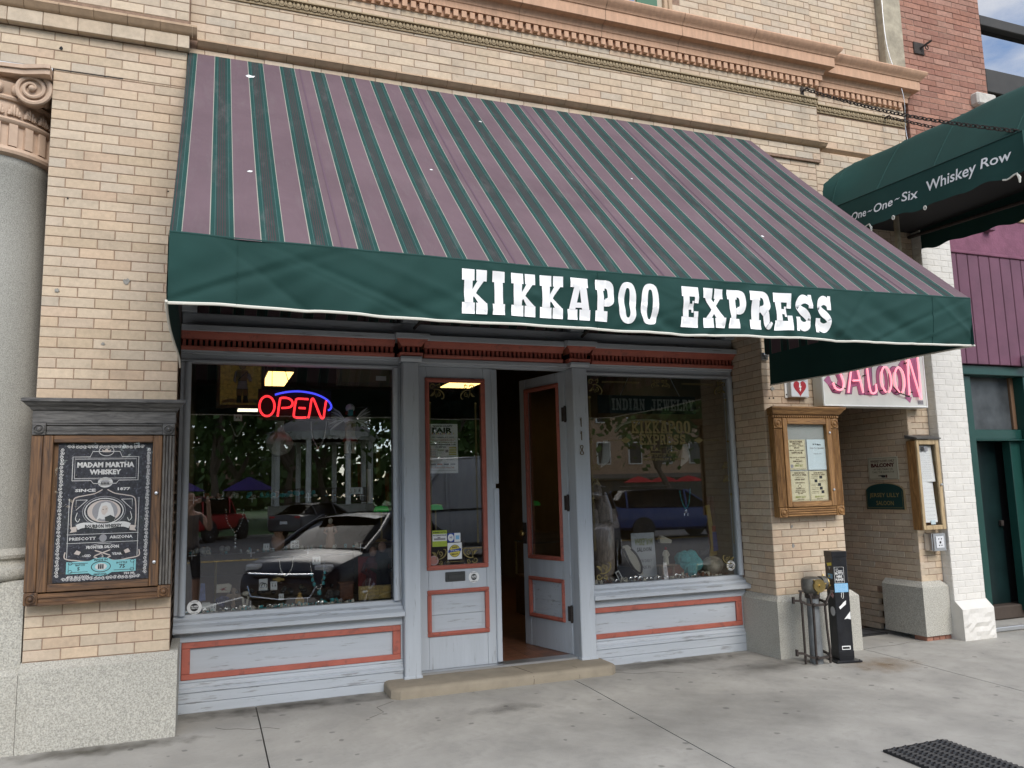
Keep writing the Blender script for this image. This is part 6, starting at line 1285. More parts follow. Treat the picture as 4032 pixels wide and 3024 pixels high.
sticker('seal_sticker', 'white square sticker with yellow and blue local seal on the door glass', 'sticker', 1.915, .977, 2.040, 1.113, .6165, m_paper, lambda i, w_, h_: (i(ell(.5*w_, .5*h_, .40*w_, .38*h_), m_ink), i(ell(.5*w_, .5*h_, .37*w_, .35*h_), m_pyel, 2), i(poly((.04*w_,.40*h_),(.96*w_,.50*h_),(.94*w_,.66*h_),(.06*w_,.56*h_)), m_blue, 3), i(fit_text('shop here', .2*w_, .47*h_, .8*w_, .57*h_, .02, 1), m_paper, 4), i(fit_text('SHOP', .3*w_, .66*h_, .7*w_, .78*h_, .04, 1), m_ink, 4), i(fit_text('PRESCOTT', .26*w_, .24*h_, .74*w_, .36*h_, .04, 1), m_ink, 4)))
def rnd_sticker(label, x, z, r, y, red=False):
    t = thing('round_sticker', label, 'sticker', (x, y, z)); mb = MB(); mb.lathe([(r*(1+.03*(k % 2)), -.001) for k in range(1)]+[(r, 0)], 28, (x, y, z), 'y'); mb.build('disc', m_paper if not red else mat('sticker_rose', (.35,.16,.13), .5), t)
    i = ink(frame((x, y-.0012, z), (1,0,0), (0,0,1)))
    if not red: i(ell(0, 0, r*.55, r*.55), m_ink, 1); i(fit_text('ALARM', -.46*r, .02*r, .46*r, .26*r, .04, 1), m_paper, 2); i(fit_text('CONNECTION', -.5*r, -.24*r, .5*r, -.04*r, .02, 1), m_paper, 2); i(fit_text('Protected By', -.5*r, .66*r, .5*r, .86*r, .02, 1), m_ink, 2); i(fit_text('928-445-9600', -.5*r, -.86*r, .5*r, -.68*r, .02, 1), m_ink, 2)
    else: i(ring(0, 0, r*.9, r*.9, r*.12, 20), m_pgrey, 1)
    i.done(t)
rnd_sticker('round alarm sticker in the lower left corner of the left window', -.057, .735, .052, GY-.001); rnd_sticker('round alarm sticker beside the letter slot on the closed door', 2.137, .822, .047, .599); rnd_sticker('round alarm sticker in the lower right corner of the right window', 4.71, .775, .047, GY-.001); rnd_sticker('small faded round sticker at the bottom of the door glass', 1.795, .974, .042, .6175, True)

# ================================================================== inside: lights, sign boards, goods on display
m_tube = mat('lit_diffuser', (1.0,.62,.20), .5, emit=2.2); m_tubew = mat('lit_diffuser_white', (1.0,.90,.66), .5, emit=1.3); m_fix = mat('fixture_metal', (.10,.10,.10), .5)
for (a, b, c, d, lab, mm) in ((.63, .925, 3.4, 4.6, 'lit hanging light panel behind the neon open sign', m_tube), (.45, .93, 6.9, 7.9, 'far lit ceiling light seen under the stained glass panel', m_tubew), (2.93, 3.36, 3.9, 4.4, 'lit ceiling light seen at the top of the closed door glass', m_tube), (4.05, 4.35, 2.1, 2.6, 'narrow lit ceiling light seen over the jewelry board', m_tubew)):
    t = thing('ceiling_light', lab, 'ceiling light', ((a+b)/2, (c+d)/2, 2.95), 'lit ceiling lights in the shop'); mb = MB(); mb.box(a, b, c, d, 2.955, 3.03); mb.build('housing', m_fix, t); mb = MB(); mb.box(a+.01, b-.01, c+.01, d-.01, 2.944, 2.954); mb.build('diffuser', mm, t)
    for yy in (c+.15, d-.15): mb = MB(); mb.tube([((a+b)/2, yy, 3.03), ((a+b)/2, yy, 3.8)], .004, 4); mb.build('hanger', m_iron, t)
mb = MB(); mb.tube([(.78,3.4,3.0),(.80,3.2,2.95),(.86,3.1,2.7)], .004, 5); mb.build('pull_cord', m_iron, bpy.data.objects['ceiling_light'])
# neon OPEN
on = thing('neon_open_sign', 'glowing red neon open sign with blue arc in the left window', 'neon sign', (.67, .72, 2.2)); m_nred = mat('red_neon', (1.0,.030,.038), .3, emit=1.25); m_nblue = mat('blue_neon', (.06,.07,1.0), .3, emit=.9)
yo = .74; sc_ = (6+yo)/6.9
ox = lambda x: x*sc_; oz = lambda z: 1.534+(z-1.534)*sc_
def neon(pts, m, closed=False, r_=.0088): mb = MB(); mb.tube([(ox(p[0]), yo-.01, oz(p[1])) for p in pts], r_, 8, closed); mb.build('tube', m, on, smooth=True)
neon([(.460+.060*math.cos(a), 2.282+.083*math.sin(a)) for a in [2*math.pi*k/28 for k in range(28)]], m_nred, True)
neon(curve([(.546,2.197),(.562,2.33),(.575,2.352),(.62,2.352),(.655,2.335),(.665,2.305),(.648,2.278),(.615,2.27),(.575,2.268)], 4), m_nred)
neon(curve([(.795,2.345),(.735,2.348),(.70,2.345),(.69,2.32),(.676,2.215),(.685,2.193),(.72,2.188),(.778,2.190)], 4), m_nred); neon([(.715,2.270),(.772,2.268)], m_nred)
neon(curve([(.795,2.185),(.808,2.25),(.818,2.33),(.828,2.350),(.842,2.335),(.885,2.225),(.905,2.185),(.922,2.195),(.930,2.26),(.942,2.335)], 4), m_nred)
neon(curve([(.523,2.378),(.58,2.395),(.66,2.408),(.75,2.408),(.85,2.390),(.93,2.355),(.972,2.318),(.985,2.285),(.975,2.262),(.958,2.252)], 4), m_nblue, r_=.008)
mb = MB(); mb.cbox(ox(.39), ox(.99), yo+.02, yo+.035, oz(2.165), oz(2.43), .004); mb.build('backing', m_black, on)
for x_ in (.50, .90): mb = MB(); mb.tube([(ox(x_), yo+.02, oz(2.42)), (ox(x_), yo+.02, 2.7)], .003, 4); mb.build('hanger', m_iron, on)
# stained glass panel
sgp = thing('stained_glass_panel', 'hanging stained glass panel of a standing figure in oak frame', 'stained glass', (.25, .9, 2.26)); ysg = .9
m_amber = mat('amber_glass', (.30,.20,.05), .25, var=.7, vscale=45, emit=.05); m_frame_w = woodmat('panel_frame_wood', (.06,.03,.012), (.13,.065,.025)); m_milk = mat('milk_glass', (.34,.33,.36), .3); m_tan = mat('tan_glass', (.26,.17,.07), .3); m_lead = mat('lead_came', (.02,.02,.02), .5)  # amber pane is given a faint glow of its own, no lamp behind
for a in ((.062,.092,2.262,2.80),(.412,.440,2.262,2.80),(.092,.412,2.262,2.29),(.092,.412,2.77,2.80)): mb = MB(); mb.cbox(a[0], a[1], ysg-.015, ysg+.015, a[2], a[3], .003); mb.build('frame_bar', m_frame_w, sgp)
mb = MB(); mb.box(.092, .412, ysg, ysg+.004, 2.29, 2.77); mb.build('amber_pane', m_amber, sgp)
i = ink(frame((.092, ysg, 2.29), (1,0,0), (0,0,1)))
body = [(poly((.135,.20),(.205,.20),(.21,.285),(.125,.285)), m_tan), (poly((.13,.13),(.215,.13),(.205,.20),(.14,.20)), m_milk), (poly((.13,.075),(.165,.075),(.168,.13),(.128,.13)), m_tan), (poly((.178,.075),(.213,.075),(.215,.13),(.175,.13)), m_tan), (poly((.13,.02),(.165,.02),(.162,.075),(.133,.075)), m_lead), (poly((.18,.02),(.22,.02),(.21,.075),(.182,.075)), m_lead), (poly((.10,.20),(.12,.18),(.128,.28),(.115,.275)), m_milk), (poly((.212,.27),(.235,.25),(.245,.20),(.225,.19),(.21,.23)), m_milk), (ell(.17,.325,.024,.030), m_tan), (poly((.13,.345),(.21,.345),(.20,.38),(.14,.38)), m_milk)]
for k, (s_, m) in enumerate(body): i(s_, m, 1+k*.2); i(ribbon(s_[0]+[s_[0][0]], .005), m_lead, 4)
i(ribbon([(.13,.20),(.205,.275)], .008), m_lead, 6); i(ribbon(curve([(.02,.02),(.08,.035),(.16,.025),(.25,.035),(.31,.02)],4), .03), m_tan, .5); i.done(sgp, 'glass_piece')
# framed picture back at top right of the left window
fpic = thing('picture_frame', 'back of a large framed picture at the top of the left window', 'picture frame', (1.27, .9, 2.46)); m_kraft = mat('kraft_paper', (.20,.155,.085), .9); m_fr2 = woodmat('raw_frame_wood', (.10,.075,.05), (.18,.14,.09))
mb = MB(); mb.cbox(1.03, 1.53, .89, .92, 2.468, 2.50, .003); mb.build('rail', m_fr2, fpic); mb = MB(); mb.cbox(1.03, 1.075, .89, .92, 2.5, 2.9, .003); mb.build('stile', m_fr2, fpic); mb = MB(); mb.cbox(1.49, 1.53, .89, .92, 2.5, 2.9, .003); mb.build('stile', m_fr2, fpic); mb = MB(); mb.box(1.075, 1.49, .90, .905, 2.5, 2.9); mb.build('backing', m_kraft, fpic); mb = MB(); mb.box(1.37, 1.46, .897, .8995, 2.52, 2.56); mb.build('label_card', m_paper, fpic)
# jewelry board
jb = thing('jewelry_board', 'black hanging board with pale western letters reading indian jewelry', 'sign', (4.05, .85, 2.25)); m_pale = mat('worn_pale_paint', (.30,.31,.29), .8, var=.4, vscale=40)
mb = MB(); mb.cbox(3.505, 4.60, .85, .875, 2.252, 2.429, .004); mb.build('board', mat('board_black', (.02,.02,.021), .7, var=.2), jb); i = ink(frame((0, .8495, 0), (1,0,0), (0,0,1))); word('INDIAN JEWELRY', 3.647, 4.575, 2.283, 2.397, .14, m_pale, i, .16, .30); i.done(jb, 'lettering')
for x_ in (3.75, 4.42): mb = MB(); mb.tube([(x_, .86, 2.43), (x_+(.12 if x_ < 4 else -.12), .86, 2.65)], .004, 5); mb.build('chain', m_steel, jb)
# window bottoms and glass shelves
m_board = mat('display_board', (.05,.042,.035), .8, var=.3, vscale=12); m_shelf = glassmat('shelf_glass', (.85,.93,.90), 1.6, .03)
for a, b, lab in ((-.19, 1.50, 'left window display floor board'), (3.2, 4.815, 'right window display floor board')): mb = MB(); mb.box(a, b, .64, 1.25, .60, .672); tag(mb.build('display_floor', m_board), 'dark '+lab+' behind the glass', 'shelf')
for z_, lab in ((1.105, 'lower glass shelf with pottery across the left window'), (1.53, 'upper glass shelf with small figures across the left window')):
    t = thing('glass_shelf', lab, 'shelf', (.6, .9, z_)); mb = MB(); mb.box(-.15, 1.25, .76, 1.02, z_-.008, z_); mb.build('sheet', m_shelf, t)
    for x_ in (-.085, .348, .785, 1.209):
        mb = MB(); mb.box(x_-.002, x_+.002, .755, .76, z_-.035, z_+.03); mb.box(x_-.03, x_+.03, .755, .76, z_-.006, z_-.002); mb.build('clip', m_alu, t)
for z_ in (.684,):
    for x_ in (.348, .785): mb = MB(); mb.box(x_-.002, x_+.002, .755, .76, .68, .73); mb.build('clip', m_alu, bpy.data.objects['glass_shelf'])
m_silver = mat('silver', (.55,.55,.54), .25, .9); m_turq = mat('turquoise', (.07,.33,.34), .4, var=.25, vscale=60); m_clay = mat('peach_pottery', (.42,.24,.15), .7); m_stone = mat('crystal_stone', (.30,.30,.27), .4, var=.4, vscale=30, bump=.6); m_bone = mat('bone', (.55,.50,.40), .6); m_leath = mat('tooled_leather', (.14,.055,.025), .55, var=.4, vscale=40, bump=.5, bscale=60); m_carve = mat('carved_wood', (.24,.165,.11), .85, var=.35, vscale=18, stretch=(3,3,.6), bump=1.2, bscale=25); m_redc = mat('red_cloth', (.25,.02,.015), .9); m_blackc = mat('black_velvet', (.01,.01,.012), .95)
def card(label, x0, z0, x1, z1, y, mot, m=m_paper):
    t = thing('earring_card', label, 'jewelry card', ((x0+x1)/2, y, z0), 'jewelry cards in the left window'); mb = MB(); mb.box(x0, x1, y, y+.002, z0, z1); mb.build('card', m, t); w_, h_ = x1-x0, z1-z0
    mb = MB(); y2 = y-.003
    if mot == 'rings':
        for cx_, cz_ in ((.38, .46), (.62, .40)): mb.tube([(x0+w_*cx_+.3*w_*math.cos(a), y2, z0+h_*cz_+.3*w_*math.sin(a)) for a in [k*math.pi/8 for k in range(16)]], .003, 5, closed=True)
    elif mot == 'four':
        for cx_ in (.3, .72):
            for cz_ in (.3, .72): mb.tube([(x0+w_*cx_+.11*w_*math.cos(a), y2, z0+h_*cz_+.11*w_*math.sin(a)) for a in [k*math.pi/5 for k in range(10)]], .003, 4, closed=True)
    else:
        for cx_ in (.3, .7): mb.ball((x0+w_*cx_, y2, z0+h_*.5), .10*w_, 8, 6, (.8, .5, 1.5)); mb.tube([(x0+w_*cx_, y2, z0+h_*.6), (x0+w_*cx_, y2, z0+h_*.8)], .0015, 4)
    mb.build('earring', m_silver if mot != 'drops' else m_iron, t, smooth=True)
card('white card with two studs hanging under the neon sign', .201, 2.153, .264, 2.206, .85, 'studs'); card('card of four ring studs next to the peach pot', .654, 1.115, .721, 1.179, .82, 'four'); card('small card left of the peach pot', .444, 1.112, .491, 1.165, .83, 'studs'); card('card with two interlocking hoops', .413, .802, .479, .892, .80, 'rings'); card('card of long earrings beside the hoops card', .501, .801, .553, .867, .80, 'studs'); card('card of dark drop earrings above the turquoise necklace', .827, .981, .891, 1.042, .80, 'drops'); card('smallest earring card low by the bird pot', .564, .721, .603, .770, .78, 'studs'); card('card leaning on the white box at lower left', .055, .676, .097, .735, .74, 'studs'); card('pale handwritten card at the end of the upper shelf', 1.14, 1.541, 1.233, 1.596, .80, 'studs')
def necklace(label, pts, y, r_, m, n_=34, pend=None, mp_=None):
    t = thing('necklace', label, 'necklace', (pts[0][0], y, pts[0][1]), 'necklaces in the windows'); c = curve(pts, 14); L = [0]
    for a, b in zip(c[:-1], c[1:]): L.append(L[-1]+math.hypot(a[0]-b[0], a[1]-b[1]))
    mb = MB(); step = L[-1]/n_; k = 0
    for q in range(n_+1):
        while k < len(L)-2 and L[k+1] < q*step: k += 1
        f_ = (q*step-L[k])/max(1e-6, L[k+1]-L[k]); mb.ball((c[k][0]+(c[k+1][0]-c[k][0])*f_, y, c[k][1]+(c[k+1][1]-c[k][1])*f_), r_*(1 if q % 3 else 1.25), 6, 4)
    tag(mb.build('beads', m, t, smooth=True), kind='stuff')
    mb = MB(); mb.tube([(p[0], y, p[1]) for p in c], r_*.3, 4); mb.build('cord', m_iron, t)
    if pend:
        for px_, pz_, pr in pend: mb = MB(); mb.ball((px_, y-.004, pz_), pr, 8, 6, (.85, .4, 1.2)); mb.build('pendant', mp_ or m, t, smooth=True)
necklace('pale bead necklace hanging below the stained glass panel', [(.173,2.143),(.205,2.06),(.222,2.03),(.245,2.05),(.288,2.138)], .84, .006, m_stone, 24, [(.222,1.99,.010),(.221,1.955,.010)]); necklace('silver squash blossom necklace with horseshoe pendant below the neon sign', [(.813,2.160),(.82,2.04),(.845,1.97),(.872,1.935),(.90,1.97),(.928,2.04),(.939,2.168)], .84, .0055, m_silver, 46, [(.872,1.915,.018)]); necklace('long silver concho necklace in front of the grey car reflection', [(.154,1.445),(.165,1.36),(.20,1.30),(.228,1.265),(.255,1.30),(.28,1.36),(.288,1.441)], .84, .007, m_silver, 18, [(.230,1.24,.010),(.230,1.21,.010),(.230,1.18,.010),(.230,1.150,.012)]); necklace('thick silver rope necklace on the lower left window', [(.567,1.042),(.575,.97),(.595,.92),(.615,.905),(.64,.92),(.665,.97),(.676,1.043)], .80, .006, m_silver, 44); necklace('silver necklace set with seven turquoise stones', [(.807,1.010),(.825,.90),(.85,.82),(.883,.78),(.90,.82),(.915,.90),(.922,1.010)], .80, .0045, m_silver, 40, [(.820,.905,.015),(.828,.862,.015),(.842,.825,.015),(.883,.757,.020),(.914,.83,.015),(.920,.872,.015),(.925,.915,.014)], m_turq); necklace('turquoise necklace with horseshoe pendant in the right window', [(4.358,1.487),(4.375,1.40),(4.40,1.34),(4.42,1.32),(4.44,1.34),(4.465,1.41),(4.478,1.506)], .85, .007, m_turq, 26, [(4.42,1.295,.018),(4.40,1.262,.014),(4.44,1.262,.014)], m_silver)
def turned(nm, label, cat_, prof, c, m, n_=20): mb = MB(); mb.lathe(prof, n_, c); return tag(mb.build(nm, m, None, smooth=True), label, cat_)
turned('clay_pot', 'peach clay pot with painted bird on the lower glass shelf', 'pot', [(.0,0),(.025,0),(.045,.03),(.054,.07),(.050,.10),(.036,.125),(.030,.135),(.038,.145),(.032,.147),(.026,.13)], (.56,.86,1.106), m_clay)
turned('globe_vase', 'large grey etched vase with flared neck hanging in the left window', 'vase', [(.0,-.09),(.03,-.085),(.07,-.065),(.10,-.03),(.11,.01),(.10,.05),(.07,.085),(.042,.105),(.034,.13),(.036,.17),(.052,.215),(.048,.217),(.03,.17)], (.562,.86,1.96), mat('etched_vase', (.30,.28,.24), .7, var=.3, vscale=22))
turned('round_pot', 'round pot with black and white zigzag pattern in the right window', 'pot', [(0,0),(.03,0),(.07,.02),(.098,.06),(.103,.10),(.09,.14),(.06,.165),(.03,.175),(.028,.17)], (4.66,.80,.674), mat('zigzag_pottery', (.42,.38,.30), .6, var=.6, vscale=14))
turned('white_dish', 'round dark dish behind the winged dancer figure', 'dish', [(0,0),(.05,.004),(.057,.01),(.05,.012),(0,.008)], (1.253,.92,2.28), m_board)
turned('bird_pot', 'small yellow and tan bird pot on the window floor', 'pot', [(0,0),(.022,0),(.036,.02),(.034,.045),(.022,.06),(.015,.075),(.018,.085),(.0,.098)], (.728,.80,.673), mat('bird_clay', (.42,.26,.08), .7, var=.3, vscale=40))
def lump(nm, label, cat_, c, sz, m, n_=5, seed=1):
    rr = random.Random(seed); mb = MB()
    for k in range(n_): mb.ball((c[0]+rr.uniform(-.5, .5)*sz[0], c[1]+rr.uniform(-.4, .4)*sz[1], c[2]+sz[2]*(.25+.5*rr.random())), .42*min(sz[0], sz[2]), 7, 5, (rr.uniform(.8, 1.3), 1, rr.uniform(.8, 1.2)))
    return tag(mb.build(nm, m), label, cat_)
lump('crystal_rock', 'large grey crystal rock at the left end of the lower shelf', 'rock', (-.015,.86,1.105), (.08,.06,.06), m_stone, 6, 2); lump('crystal_rock', 'small grey crystal rock on the lower shelf', 'rock', (.15,.86,1.105), (.05,.05,.05), m_stone, 5, 3); lump('geode', 'dark purple amethyst geode on the window floor', 'rock', (.14,.80,.675), (.06,.06,.12), mat('amethyst', (.045,.045,.10), .35, var=.6, vscale=40), 8, 4); lump('coral', 'branching turquoise coloured coral piece in the right window', 'coral', (4.39,.82,.675), (.16,.08,.24), m_turq, 26, 5); lump('turquoise_stones', 'cluster of turquoise stones and rings on the window floor', 'stones', (.95,.78,.672), (.22,.06,.035), m_turq, 12, 6); lump('ring_display', 'small dark display head with rings beside the carved box', 'jewelry stand', (.99,.82,.675), (.07,.06,.10), m_board, 6, 7); lump('stone_carvings', 'row of pale stone carvings on the upper shelf', 'carvings', (.65,.88,1.53), (.5,.05,.05), m_turq, 12, 8)
for k in range(7): lump('figurine', ('small red and yellow figurine', 'tan figurine with red base', 'pale seated figurine', 'green carved figurine', 'dark carved figurine', 'orange crab shaped figurine', 'white bear figurine')[k]+' on the upper glass shelf', 'figurine', (.0+.11*k, .9, 1.53), (.035,.03,.055), (m_redc, m_clay, m_bone, m_turq, m_board, m_clay, m_bone)[k], 5, 20+k)
rt = random.Random(31)
for nm_t, m_t, lab_t in (('silver_trinkets', m_silver, 'scatter of small silver rings and pins along the left window sill and shelves'), ('turquoise_trinkets', m_turq, 'scatter of small turquoise stones along the left window sill and shelves'), ('pale_trinkets', m_bone, 'scatter of small pale carvings and shells along the left window sill and shelves')):
    mb = MB()
    for k in range(95):
        zz = rt.choice((.672, .672, .672, 1.105, 1.53)); x_ = rt.uniform(-.14, 1.17 if zz == .672 else 1.22); y_ = rt.uniform(.665, .78) if zz == .672 else rt.uniform(.79, .99); r_ = rt.uniform(.005, .014)
        if k % 3 == 0: mb.tube([(x_+r_*math.cos(a), y_, zz+r_+.002+r_*math.sin(a)) for a in [q*math.pi/4 for q in range(8)]], r_*.28, 4, closed=True)
        elif k % 3 == 1: mb.ball((x_, y_, zz+r_*.7), r_, 6, 5, (1.2, 1, .7))
        else: mb.prism([(x_-r_, zz+.001), (x_+r_, zz+.001), (x_+r_*.6, zz+r_*2.2), (x_-r_*.5, zz+r_*2.4)], 'y', y_, y_+.006)
    tag(mb.build(nm_t, m_t, None, smooth=True), lab_t, 'trinkets', kind='stuff')
for nm_t, m_t, lab_t in (('silver_pieces', m_silver, 'scatter of small silver pieces along the right window sill'), ('bone_pieces', m_bone, 'scatter of small bone pieces along the right window sill'), ('leather_pieces', m_leath, 'scatter of small leather goods along the right window sill')):
    mb = MB()
    for k in range(40):
        x_ = rt.uniform(3.27, 4.74); y_ = rt.uniform(.665, .77); r_ = rt.uniform(.008, .022)
        if k % 3 == 0: mb.tube([(x_+r_*math.cos(a), y_, .674+r_+r_*math.sin(a)) for a in [q*math.pi/4 for q in range(8)]], r_*.25, 4, closed=True)
        elif k % 3 == 1: mb.ball((x_, y_, .673+r_*.7), r_, 6, 5, (1.3, 1, .7))
        else: mb.prism([(x_-r_, .673), (x_+r_, .673), (x_+r_*.7, .673+r_*2.4), (x_-r_*.4, .673+r_*2.2)], 'y', y_, y_+.008)
    tag(mb.build(nm_t, m_t, None, smooth=True), lab_t, 'trinkets', kind='stuff')
# carved cross, hand bust, boxes, plaque
mb = MB(); mb.cbox(.213, .237, .84, .86, .675, .82, .005); mb.cbox(.186, .264, .841, .859, .755, .785, .005)
for c_ in ((.19,.77),(.26,.77),(.225,.815),(.225,.70)): mb.lathe([(.018,-.008),(.018,.008)], 10, (c_[0], .85, c_[1]), 'y')
tag(mb.build('carved_cross', m_carve), 'carved wooden cross standing on the window floor', 'cross')
mb = MB(); mb.tube([(.312,.80,.673),(.312,.80,.70)], [.03,.018], 10); mb.tube([(.300,.80,.70),(.292,.80,.76)], .009, 6); mb.tube([(.322,.80,.70),(.335,.80,.765)], .009, 6); mb.ball((.314,.80,.785), .03, 8, 6, (1,.8,.7)); tag(mb.build('white_bust', m_bone, None, smooth=True), 'small white jewelry bust with crystal on the window floor', 'jewelry stand')
mb = MB(); mb.cbox(-.005, .055, .78, .86, .673, .735, .003); tag(mb.build('white_box', m_paper), 'white box behind the round alarm sticker', 'box')
mb = MB(); mb.prism([(-.026,.745),(.02,.75),(.014,.88),(-.018,.88)], 'y', .84, .87); tag(mb.build('blue_box', mat('blue_print', (.10,.13,.30), .5, var=.4, vscale=60)), 'slim blue patterned box leaning in the left corner', 'box')
mb = MB(); mb.prism([(.098,.80),(.20,.795),(.212,.85),(.19,.866),(.10,.862)], 'y', .87, .885); o = tag(mb.build('white_plaque', m_bone), 'white hide plaque with red star shape', 'plaque'); mb = MB(); mb.prism([(.12,.825),(.15,.832),(.175,.84),(.155,.825),(.18,.812),(.15,.818),(.135,.81),(.14,.822)], 'y', .866, .869); mb.build('star', m_redc, o)
cb2 = MB(); cb2.cbox(1.056, 1.170, .86, .97, .673, .80, .006); o = tag(cb2.build('carved_box', m_leath), 'brown carved box on the window floor', 'box'); mb = MB(); mb.cbox(1.05, 1.176, .855, .975, .801, .815, .004); mb.build('lid', m_leath, o)
bp_ = thing('brass_plaque', 'brass plaque in the window corner saying nothing happened on this site', 'plaque', (1.33, .66, .67)); yq = .655; mb = MB(); mb.cbox(1.175, 1.44, yq, yq+.012, .69, .80, .003); mb.build('plate', m_brass, bp_)
i = ink(frame((1.175, yq-.0005, .69), (1,0,0), (0,0,1))); [i(fit_text(t_, a, b, c, d, .02, 1), m_bronze) for t_, a, b, c, d in (('ON THIS SITE', .065, .075, .20, .094), ('IN 1897 NOTHING', .045, .045, .225, .064), ('HAPPENED.', .07, .016, .19, .035))]; i(ribbon([(.008,.008),(.008,.102),(.257,.102),(.257,.008),(.008,.008)], .003), m_bronze); i.done(bp_)
# couple figurine and red backing
def doll(nm, label, c, h, robe, head, m3=None):
    t = thing(nm, label, 'figurine', c); x_, y_, z_ = c; mb = MB(); mb.lathe([(.0,0),(.16*h,0),(.15*h,.3*h),(.11*h,.55*h),(.15*h,.68*h),(.10*h,.78*h),(.04*h,.80*h)], 12, (x_, y_, z_)); mb.build('robe', robe, t, smooth=True)
    mb = MB(); mb.ball((x_, y_, z_+.89*h), .085*h, 10, 8, (.9, .9, 1.15)); mb.build('head', head, t, smooth=True)
    for s_ in (-1, 1): mb = MB(); mb.tube([(x_+s_*.14*h, y_, z_+.68*h), (x_+s_*.20*h, y_-.02*h, z_+.52*h), (x_+s_*.08*h, y_-.12*h, z_+.45*h)], [.045*h, .04*h, .03*h], 8); mb.build('arm', m3 or robe, t, smooth=True)
    return t
m_skin = mat('painted_skin', (.38,.23,.17), .6); doll('old_man_figurine', 'dark clothed old man figurine standing by the red backing', (1.41,.86,.672), .47, m_blackc, m_skin); doll('old_woman_figurine', 'grey haired woman figurine in dark red beside the old man', (1.335,.88,.672), .43, mat('wine_cloth', (.07,.012,.02), .8), m_skin); mb = MB(); mb.box(1.23, 1.495, .98, .99, .672, 1.01); tag(mb.build('red_backing', m_redc), 'dark red panel behind the couple figurines', 'panel')
doll('stone_doll', 'flat peach stone doll with round face on the lower shelf', (.978,.86,1.107), .245, m_clay, m_bone); doll('red_haired_doll', 'little bone coloured doll with red headband in the right window', (4.135,.80,.80), .17, m_bone, m_redc)
mb = MB(); mb.cbox(4.05, 4.23, .76, .84, .785, .80, .003); mb.cbox(4.07, 4.09, .77, .83, .673, .785, .003); mb.cbox(4.19, 4.21, .77, .83, .673, .785, .003); tag(mb.build('small_stand', m_carve), 'small wooden stand under the red banded doll', 'stand')
# winged dancer
kd = thing('winged_dancer_figure', 'winged eagle dancer doll with turquoise mask and feathers', 'figurine', (1.14,.86,1.88)); x_, y_ = 1.14, .86
mb = MB(); mb.lathe([(.0,1.99),(.05,1.995),(.04,2.06),(.05,2.13),(.035,2.17),(.02,2.18)], 12, (x_, y_, 0)); mb.build('body', mat('dancer_cloth', (.30,.22,.12), .8, var=.6, vscale=30), kd, smooth=True); mb = MB(); mb.lathe([(.06,1.985),(.065,2.0),(.045,2.02)], 12, (x_, y_, 0)); mb.build('sash', m_redc, kd, smooth=True)
mb = MB(); mb.ball((x_, y_, 2.165), .045, 9, 6, (1.3, .9, .7)); mb.ball((x_, y_, 2.27), .04, 9, 6); mb.build('white_ruff', m_paper, kd, smooth=True); mb = MB(); mb.cbox(x_-.020, x_+.020, y_-.042, y_+.02, 2.205, 2.255, .006); mb.build('mask', m_turq, kd); mb = MB(); mb.cbox(x_-.042, x_-.021, y_-.02, y_+.01, 2.215, 2.245, .004); mb.cbox(x_+.021, x_+.042, y_-.02, y_+.01, 2.215, 2.245, .004); mb.build('ear_piece', m_redc, kd)
for s_ in (-1, 1):
    for k in range(9):
        a = R(75-k*16); mb = MB(); p0 = (x_+s_*.045, y_, 2.17); p1 = (x_+s_*(.06+.125*math.cos(a*.6)), y_+.01, 2.17+.11*math.sin(a)); mb.tube([p0, ((p0[0]+p1[0])/2, y_, (p0[2]+p1[2])/2+.01), p1], [.004,.011,.003], 5); mb.build('feather', m_stone if k % 2 else m_paper, kd, smooth=True)
    mb = MB(); mb.tube([(x_+s_*.025, y_, 1.99), (x_+s_*.035, y_, 1.93), (x_+s_*.03, y_, 1.885)], [.02,.018,.02], 8); mb.build('leg', m_bone, kd, smooth=True)
for q in range(6): mb = MB(); mb.tube([(x_-.03+.012*q, y_-.045, 2.12), (x_-.034+.013*q, y_-.05, 1.95)], .002, 4); mb.build('fringe', m_gleaf, kd)
# carved bearded figure, hat bust, poster, bag, straps in the right window
m_carve2 = mat('pale_driftwood', (.42,.335,.27), .85, var=.35, vscale=18, stretch=(3,3,.6), bump=1.2, bscale=25)
wf = thing('carved_figure', 'tall weathered wood carving of a robed bearded figure', 'carving', (3.53,.9,.672)); mb = MB(); mb.lathe([(.0,.672),(.105,.675),(.10,.80),(.105,1.0),(.11,1.2),(.095,1.34),(.07,1.42),(.055,1.47)], 16, (3.535,.92,0)); mb.build('robe', m_carve2, wf, smooth=True); mb = MB(); mb.ball((3.48,.90,1.50), .055, 10, 8, (.9,.9,1.3)); mb.tube([(3.48,.90,1.55),(3.475,.90,1.63)], [.05,.004], 9); mb.build('hooded_head', m_carve2, wf, smooth=True)
for s_ in (-1, 1): mb = MB(); mb.tube([(3.535+s_*.09,.90,1.33),(3.535+s_*.10,.85,1.18),(3.55,.80,1.22)], [.04,.035,.025], 8); mb.build('arm', m_carve2, wf, smooth=True)
hb = thing('necklace_bust', 'cream neck bust with dark braided necklace', 'jewelry stand', (3.78,.82,.68)); mb = MB(); P_ = [(3.69,.99),(3.74,1.0),(3.80,.95),(3.86,.85),(3.895,.715),(3.84,.72),(3.77,.80),(3.71,.90)]; mb.prism(P_, 'y', .82, .84); mb.build('bust', m_bone, hb); mb = MB(); mb.tube([(p[0], .815, p[1]) for p in curve([(3.69,.97),(3.74,.86),(3.80,.77),(3.86,.735),(3.875,.80),(3.83,.90),(3.77,.965)],5)], .010, 6); mb.build('braided_necklace', m_iron, hb, smooth=True)
